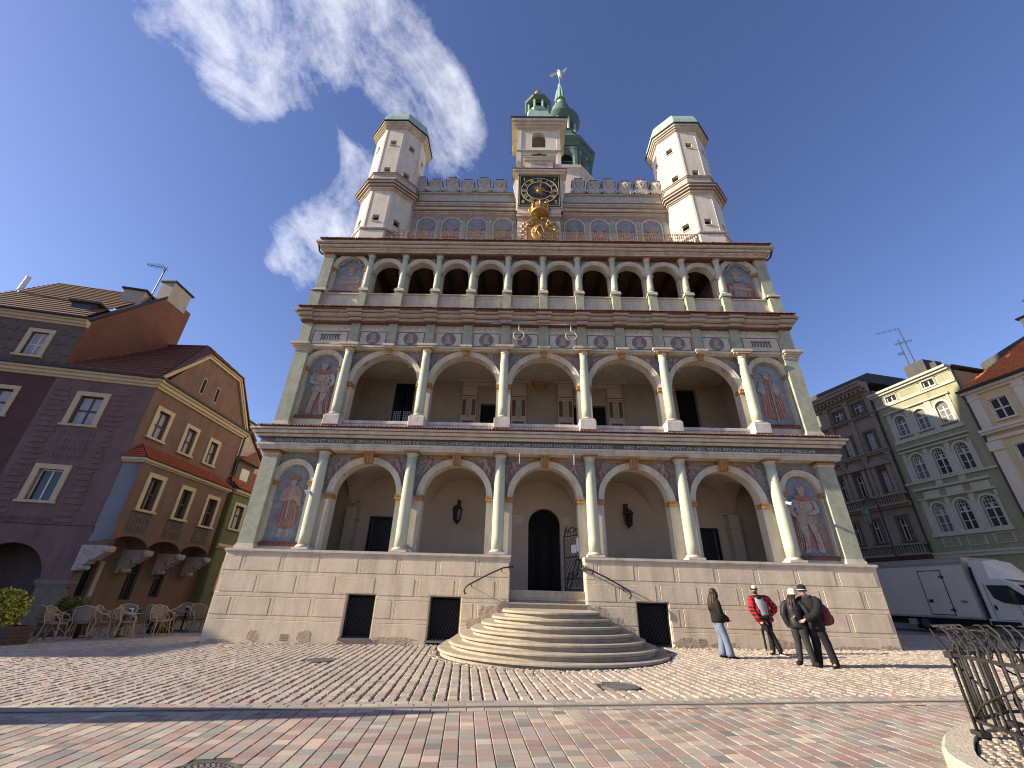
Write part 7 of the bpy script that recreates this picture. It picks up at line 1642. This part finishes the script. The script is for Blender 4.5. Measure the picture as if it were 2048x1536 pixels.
W1 = person((4.58, -3.0, zg(4.6)), 1.68, 'person with long dark hair in a black jacket and wide blue jeans', pz(
    che=(-.02, 0, .73), nkb=(-.025, 0, .825), nk=(-.02, 0, .865), head=(0, 0, .93), hipL=(0, .045, .5), hipR=(0, -.045, .5), kneL=(.03, .055, .28), kneR=(.05, -.05, .285), ankL=(.0, .06, .05), ankR=(.09, -.05, .05), toeL=(.07, .07, .025), toeR=(.165, -.05, .025),
    shoL=(-.02, .105, .79), shoR=(-.02, -.105, .79), elbL=(.0, .13, .63), elbR=(.0, -.13, .63), wriL=(.105, .085, .545), wriR=(.105, -.085, .55), hanL=(.135, .07, .53), hanR=(.135, -.07, .535)), (1, .25, 0), g1)
# man in a plaid overshirt leaning beside the wall with crossed ankles and a cane umbrella
def g2(rt, J, H, L, fd, sd, cloth):
    cloth('sweater', [(J['pel']+Up(H, .0), .09, .075), ('wai', .095, .08), ('che', .105, .085), (J['nkb']-Up(H, .015), .07, .06), (J['nkb']+Up(H, .02), .04, .04)], [], 'greyknit')
    cloth('scarf', [(J['nkb']-Up(H, .035), .062, .066), (J['nkb']+Up(H, .0), .062, .062), (J['nkb']+Up(H, .03), .05, .05)], [], 'black')
    ov = []
    for s_, q_ in (('L', -1), ('R', 1)):
        A_2 = J['che'].lerp(J['sho'+s_], .62)-fd*.012*H
        ov += [[('nkb', .03), (J['sho'+s_]+Up(H, .012), .045), (J['sho'+s_].lerp(J['elb'+s_], .3), .056), ('elb'+s_, .053), ('wri'+s_, .042), (J['wri'+s_].lerp(J['han'+s_], .3), .038)], [(J['nkb'].lerp(J['sho'+s_], .6)-Up(H, .0), .045), (A_2-Up(H, .02), .062), (J['wai'].lerp(J['sho'+s_], .55)-Up(H, .085), .064), (J['pel']+(J['sho'+s_]-J['che'])*.62-Up(H, .11), .07)]]
    cloth('plaid_overshirt', [(J['pel']-Up(H, .05)-fd*-.03*H*-1, .1, .06), (J['wai']-fd*.035*H, .105, .06), (J['che']-fd*.035*H, .115, .065), (J['nkb']-fd*.02*H-Up(H, .01), .08, .045)], ov, 'plaid')
    cloth('trousers', [(J['pel']+Up(H, .03), .085, .075), ('pel', .092, .08), (J['pel']-Up(H, .06), .085, .075)], [[(J['hipL']+Up(H, .03), .06), (J['hipL']-Up(H, .05), .06), ('kneL', .046), (J['ankL']-Up(H, .02), .036)], [(J['hipR']+Up(H, .03), .06), (J['hipR']-Up(H, .05), .06), ('kneR', .046), (J['ankR']-Up(H, .02), .036)]], 'black')
    shoes(rt, J, H, 'black', wh=True)
    m = MB(); m.sm = True; h = J['head']; m.mi = 0; m.ell(h+Up(H, .022)-fd*.005*H, (.057*H, .057*H, .05*H), 12, 8); m.mi = 1; m.ell(h+Up(H, .03)+fd*.018*H, (.045*H, .045*H, .045*H), 12, 8)
    m.mi = 0; m.rings([[tuple(h+Up(H, .022)+fd*(.045*H+.05*H*math.sin(t)*k)+sd*.05*H*math.cos(t)+Up(H, -.01*k)+Up(H, dz)) for t in np.linspace(0, PI, 10)] for k, dz in ((0, 0), (1, 0), (1, -.004), (0, -.004))], closed=True); m.build('cap', MM('black', 'whitemetal'), rt)
    m = MB(); m.sm = True; m.ell(h-Up(H, .036)+fd*.022*H, (.036*H, .036*H, .03*H), 10, 6); m.build('beard', M_['hairb'], rt)
    m = MB(); 
    for s_ in (-1, 1): m.ell(h+fd*.047*H+sd*s_*.02*H+Up(H, .007), (.014*H, .012*H, .009*H), 8, 5)
    m.build('sunglasses', M_['dark'], rt)
M2L = (6.36, -2.05, zg(6.3))
W2 = person(M2L, 1.80, 'person in a red plaid overshirt and white-fronted cap, leaning on an umbrella', pz(
    pel=(0, 0, .53), wai=(-.01, 0, .61), che=(-.025, 0, .73), nkb=(-.05, -.01, .82), nk=(-.065, -.015, .86), head=(-.085, -.02, .925), hipL=(-.045, 0, .5), hipR=(.045, 0, .5), kneL=(.035, -.05, .28), kneR=(.055, .02, .28), ankL=(.115, -.09, .045), ankR=(.03, .0, .05), toeL=(.15, -.16, .025), toeR=(-.03, -.06, .025),
    shoL=(-.155, 0, .78), shoR=(.105, 0, .79), elbL=(-.17, -.01, .62), elbR=(.215, .03, .65), wriL=(-.135, -.07, .49), wriR=(.115, .04, .555), hanL=(-.125, -.09, .465), hanR=(.085, .03, .53)), (-.25, -1, 0), g2)
ur = empty('walking_umbrella', (M2L[0]-.215, M2L[1]-.17, M2L[2]), 'slim furled black umbrella held point down like a cane', 'umbrella'); ux, uy, uz = ur.location
m = MB(); m.sm = True; m.lathe(ux, uy, [(.004, uz), (.008, uz+.1), (.03, uz+.16), (.028, uz+.4), (.04, uz+.58), (.045, uz+.62), (.02, uz+.66), (.008, uz+.68)], 10); m.build('furled_canopy', M_['black'], ur)
m = MB(); m.sm = True; m.tube([(ux, uy, uz+.66), (ux, uy, uz+.84), (ux-.02, uy, uz+.875), (ux-.06, uy, uz+.88), (ux-.085, uy, uz+.84)], .011, 7); m.build('crook_handle', M_['wood'], ur)
# couple on the right: woman with a cream hat, man with a dark red backpack
def g3(rt, J, H, L, fd, sd, cloth):
    cloth('puffer_jacket', [(J['pel']-Up(H, .06), .098, .09), ('pel', .104, .098), ('wai', .096, .09), ('che', .104, .095), (J['nkb']-Up(H, .015), .088, .065), (J['nkb']+Up(H, .03), .055, .055)], [[(J['nkb']-Up(H, .02), .036), (J['sho'+s_]-Up(H, .008), .048), ('elb'+s_, .047), ('wri'+s_, .04), (J['wri'+s_].lerp(J['elb'+s_], -.12), .036)] for s_ in 'LR'], 'puffer')
    cloth('leggings', [], [[('hip'+s_, .066), (J['hip'+s_]-Up(H, .08), .06), ('kne'+s_, .044), (J['kne'+s_].lerp(J['ank'+s_], .4), .043), ('ank'+s_, .032)] for s_ in 'LR'], 'legging')
    cloth('boots', [], [[(J['ank'+s_]+Up(H, .10), .036), (J['ank'+s_], .035), (J['toe'+s_]+Up(H, .004), .028)] for s_ in 'LR'], 'black')
    m = MB(); m.sm = True; h = J['head']; m.ell(h+Up(H, .02), (.062*H, .062*H, .058*H), 12, 8); m.tube([h+Vector((math.cos(t), math.sin(t), 0))*.056*H+Up(H, -.006) for t in np.linspace(0, 2*PI, 16)], .014*H, 6); m.build('knit_hat', M_['creamknit'], rt)
    m = MB(); m.sm = True
    for k in range(5): a = (k-2)*.5; d = -fd*math.cos(a)+sd*math.sin(a); m.tube([h+d*.046*H-Up(H, .02), J['nkb']+d*.06*H, J['che']+d*.095*H-Up(H, .03)], [.02*H, .022*H, .008*H], 6)
    m.build('hair', M_['hairb'], rt)
W3 = person((5.96, -4.36, zg(5.9)), 1.68, 'person in a cream knit hat, black puffer jacket and dark leggings close to a companion', pz(
    head=(.03, 0, .93), nk=(.015, 0, .868), hipL=(-.035, .035, .5), hipR=(.035, -.035, .5), kneL=(-.03, .05, .28), kneR=(.05, -.04, .28), ankL=(-.05, .06, .05), ankR=(.075, -.05, .05), toeL=(-.11, .04, .025), toeR=(.1, -.12, .025),
    shoL=(-.09, .05, .79), shoR=(.09, -.06, .79), elbL=(-.13, .07, .64), elbR=(.14, -.1, .65), wriL=(-.09, .06, .5), wriR=(.19, -.06, .56)), (1, .35, 0), g3)
def g4(rt, J, H, L, fd, sd, cloth):
    cloth('coat', [(J['pel']-Up(H, .09), .115, .105), ('pel', .115, .105), ('wai', .112, .1), ('che', .125, .11), (J['nkb']-Up(H, .015), .105, .075), (J['nkb']+Up(H, .025), .05, .05)], [[(J['nkb']-Up(H, .02), .04), (J['sho'+s_], .057), ('elb'+s_, .053), ('wri'+s_, .043), (J['wri'+s_].lerp(J['elb'+s_], -.1), .036)] for s_ in 'LR'], 'black')
    cloth('trousers', [], [[('hip'+s_, .068), (J['hip'+s_]-Up(H, .08), .064), ('kne'+s_, .052), (J['ank'+s_]-Up(H, .02), .046)] for s_ in 'LR'], 'black'); shoes(rt, J, H, 'black')
    m = MB(); m.sm = True; h = J['head']; m.mi = 0; m.ell(h+Up(H, .024), (.058*H, .058*H, .055*H), 12, 8); m.mi = 1; m.tube([h+Vector((math.cos(t), math.sin(t), 0))*.054*H+Up(H, .006) for t in np.linspace(0, 2*PI, 16)], .007*H, 6); m.mi = 0; m.tube([h+Vector((math.cos(t), math.sin(t), 0))*.053*H-Up(H, .008) for t in np.linspace(0, 2*PI, 16)], .011*H, 6); m.build('beanie', MM('black', 'creamknit'), rt)
    m = MB(); m.sm = True; m.tube([J['nkb']+Vector((math.cos(t), math.sin(t), 0))*.05*H+Up(H, .02) for t in np.linspace(0, 2*PI, 14)], .024*H, 7); m.build('scarf', mat('navy_scarf', (.03, .035, .06), var=.3), rt)
P4 = (6.32, -4.45, zg(6.3))
W4 = person(P4, 1.76, 'person in a black coat and striped black beanie wearing a dark red backpack', pz(
    head=(-.06, -.01, .93), nk=(-.03, 0, .868), nkb=(-.015, 0, .825), hipL=(-.04, .03, .5), hipR=(.04, -.03, .5), kneL=(-.01, .05, .28), kneR=(.075, -.04, .28), ankL=(-.03, .07, .045), ankR=(.12, -.05, .045), toeL=(-.1, .06, .025), toeR=(.06, -.1, .025),
    shoL=(-.08, .07, .79), shoR=(.06, -.09, .79), elbL=(-.15, .06, .65), elbR=(-.03, -.15, .64), wriL=(-.24, .0, .6), wriR=(-.16, -.11, .57)), (-1, -.25, 0), g4)
bp_ = empty('backpack', (P4[0]+.28, P4[1]+.02, P4[2]+1.0), 'dark red nylon backpack on the back of the person in the black coat', 'backpack'); X0, Y0, Z0 = P4[0]+.17, P4[1]+.02, P4[2]+.86
m = MB(); m.sm = True; rs = []
for z, w, d, o_ in ((0, .10, .06, .1), (.03, .15, .10, .12), (.2, .165, .135, .14), (.36, .155, .115, .12), (.46, .12, .08, .08), (.52, .05, .03, .05)): rs.append([(X0+o_+d*math.copysign(abs(math.cos(t))**.7, math.cos(t)), Y0+w*math.copysign(abs(math.sin(t))**.7, math.sin(t)), Z0+z) for t in np.linspace(0, 2*PI, 17)[:-1]])
m.rings(rs); m.build('main_compartment', M_['maroonbag'], bp_)
m = MB(); m.sm = True; m.ell((X0+.26, Y0, Z0+.15), (.06, .12, .13), 12, 8); m.build('front_pocket', M_['maroonbag'], bp_)
for sy in (-1, 1): m = MB(); m.sm = True; m.tube([(X0+.1, Y0+sy*.09, Z0+.5), (X0-.05, Y0+sy*.1-.02, Z0+.56), (X0-.22, Y0+sy*.09-.02, Z0+.48), (X0-.29, Y0+sy*.1-.02, Z0+.3), (X0-.1, Y0+sy*.15, Z0+.1), (X0+.05, Y0+sy*.13, Z0+.06)], .022, 6); m.build('strap', M_['maroonbag'], bp_)
# someone half hidden behind the left corner of the hall
def g5(rt, J, H, L, fd, sd, cloth):
    cloth('jacket', [(J['pel']-Up(H, .04), .11, .1), ('wai', .11, .098), ('che', .122, .105), (J['nkb']-Up(H, .015), .1, .07), (J['nkb']+Up(H, .03), .05, .05)], [[('sho'+s_, .056), ('elb'+s_, .052), ('wri'+s_, .042)] for s_ in 'LR'], 'black')
    cloth('trousers', [], [[('hip'+s_, .066), (J['hip'+s_]-Up(H, .08), .062), ('kne'+s_, .05), ('ank'+s_, .044)] for s_ in 'LR'], 'denim'); shoes(rt, J, H, 'black')
    m = MB(); m.sm = True; m.ell(J['head']+Up(H, .016), (.064*H, .064*H, .066*H), 12, 8); m.build('knit_hat', M_['bluehat'], rt)
W5 = person((-12.0, 1.2, zg(-12)), 1.72, 'person in a light blue hat half hidden behind the left corner of the hall', pz(
    hipL=(-.04, 0, .5), hipR=(.04, 0, .5), kneL=(-.07, .0, .28), kneR=(.05, 0, .28), ankL=(-.11, .02, .05), ankR=(.05, 0, .05), toeL=(-.16, -.03, .025), toeR=(.03, -.07, .025), shoL=(-.12, 0, .79), shoR=(.12, 0, .79), elbL=(-.17, 0, .64), elbR=(.16, 0, .64), wriL=(-.16, -.06, .5), wriR=(.16, -.05, .5)), (0, -1, 0), g5)
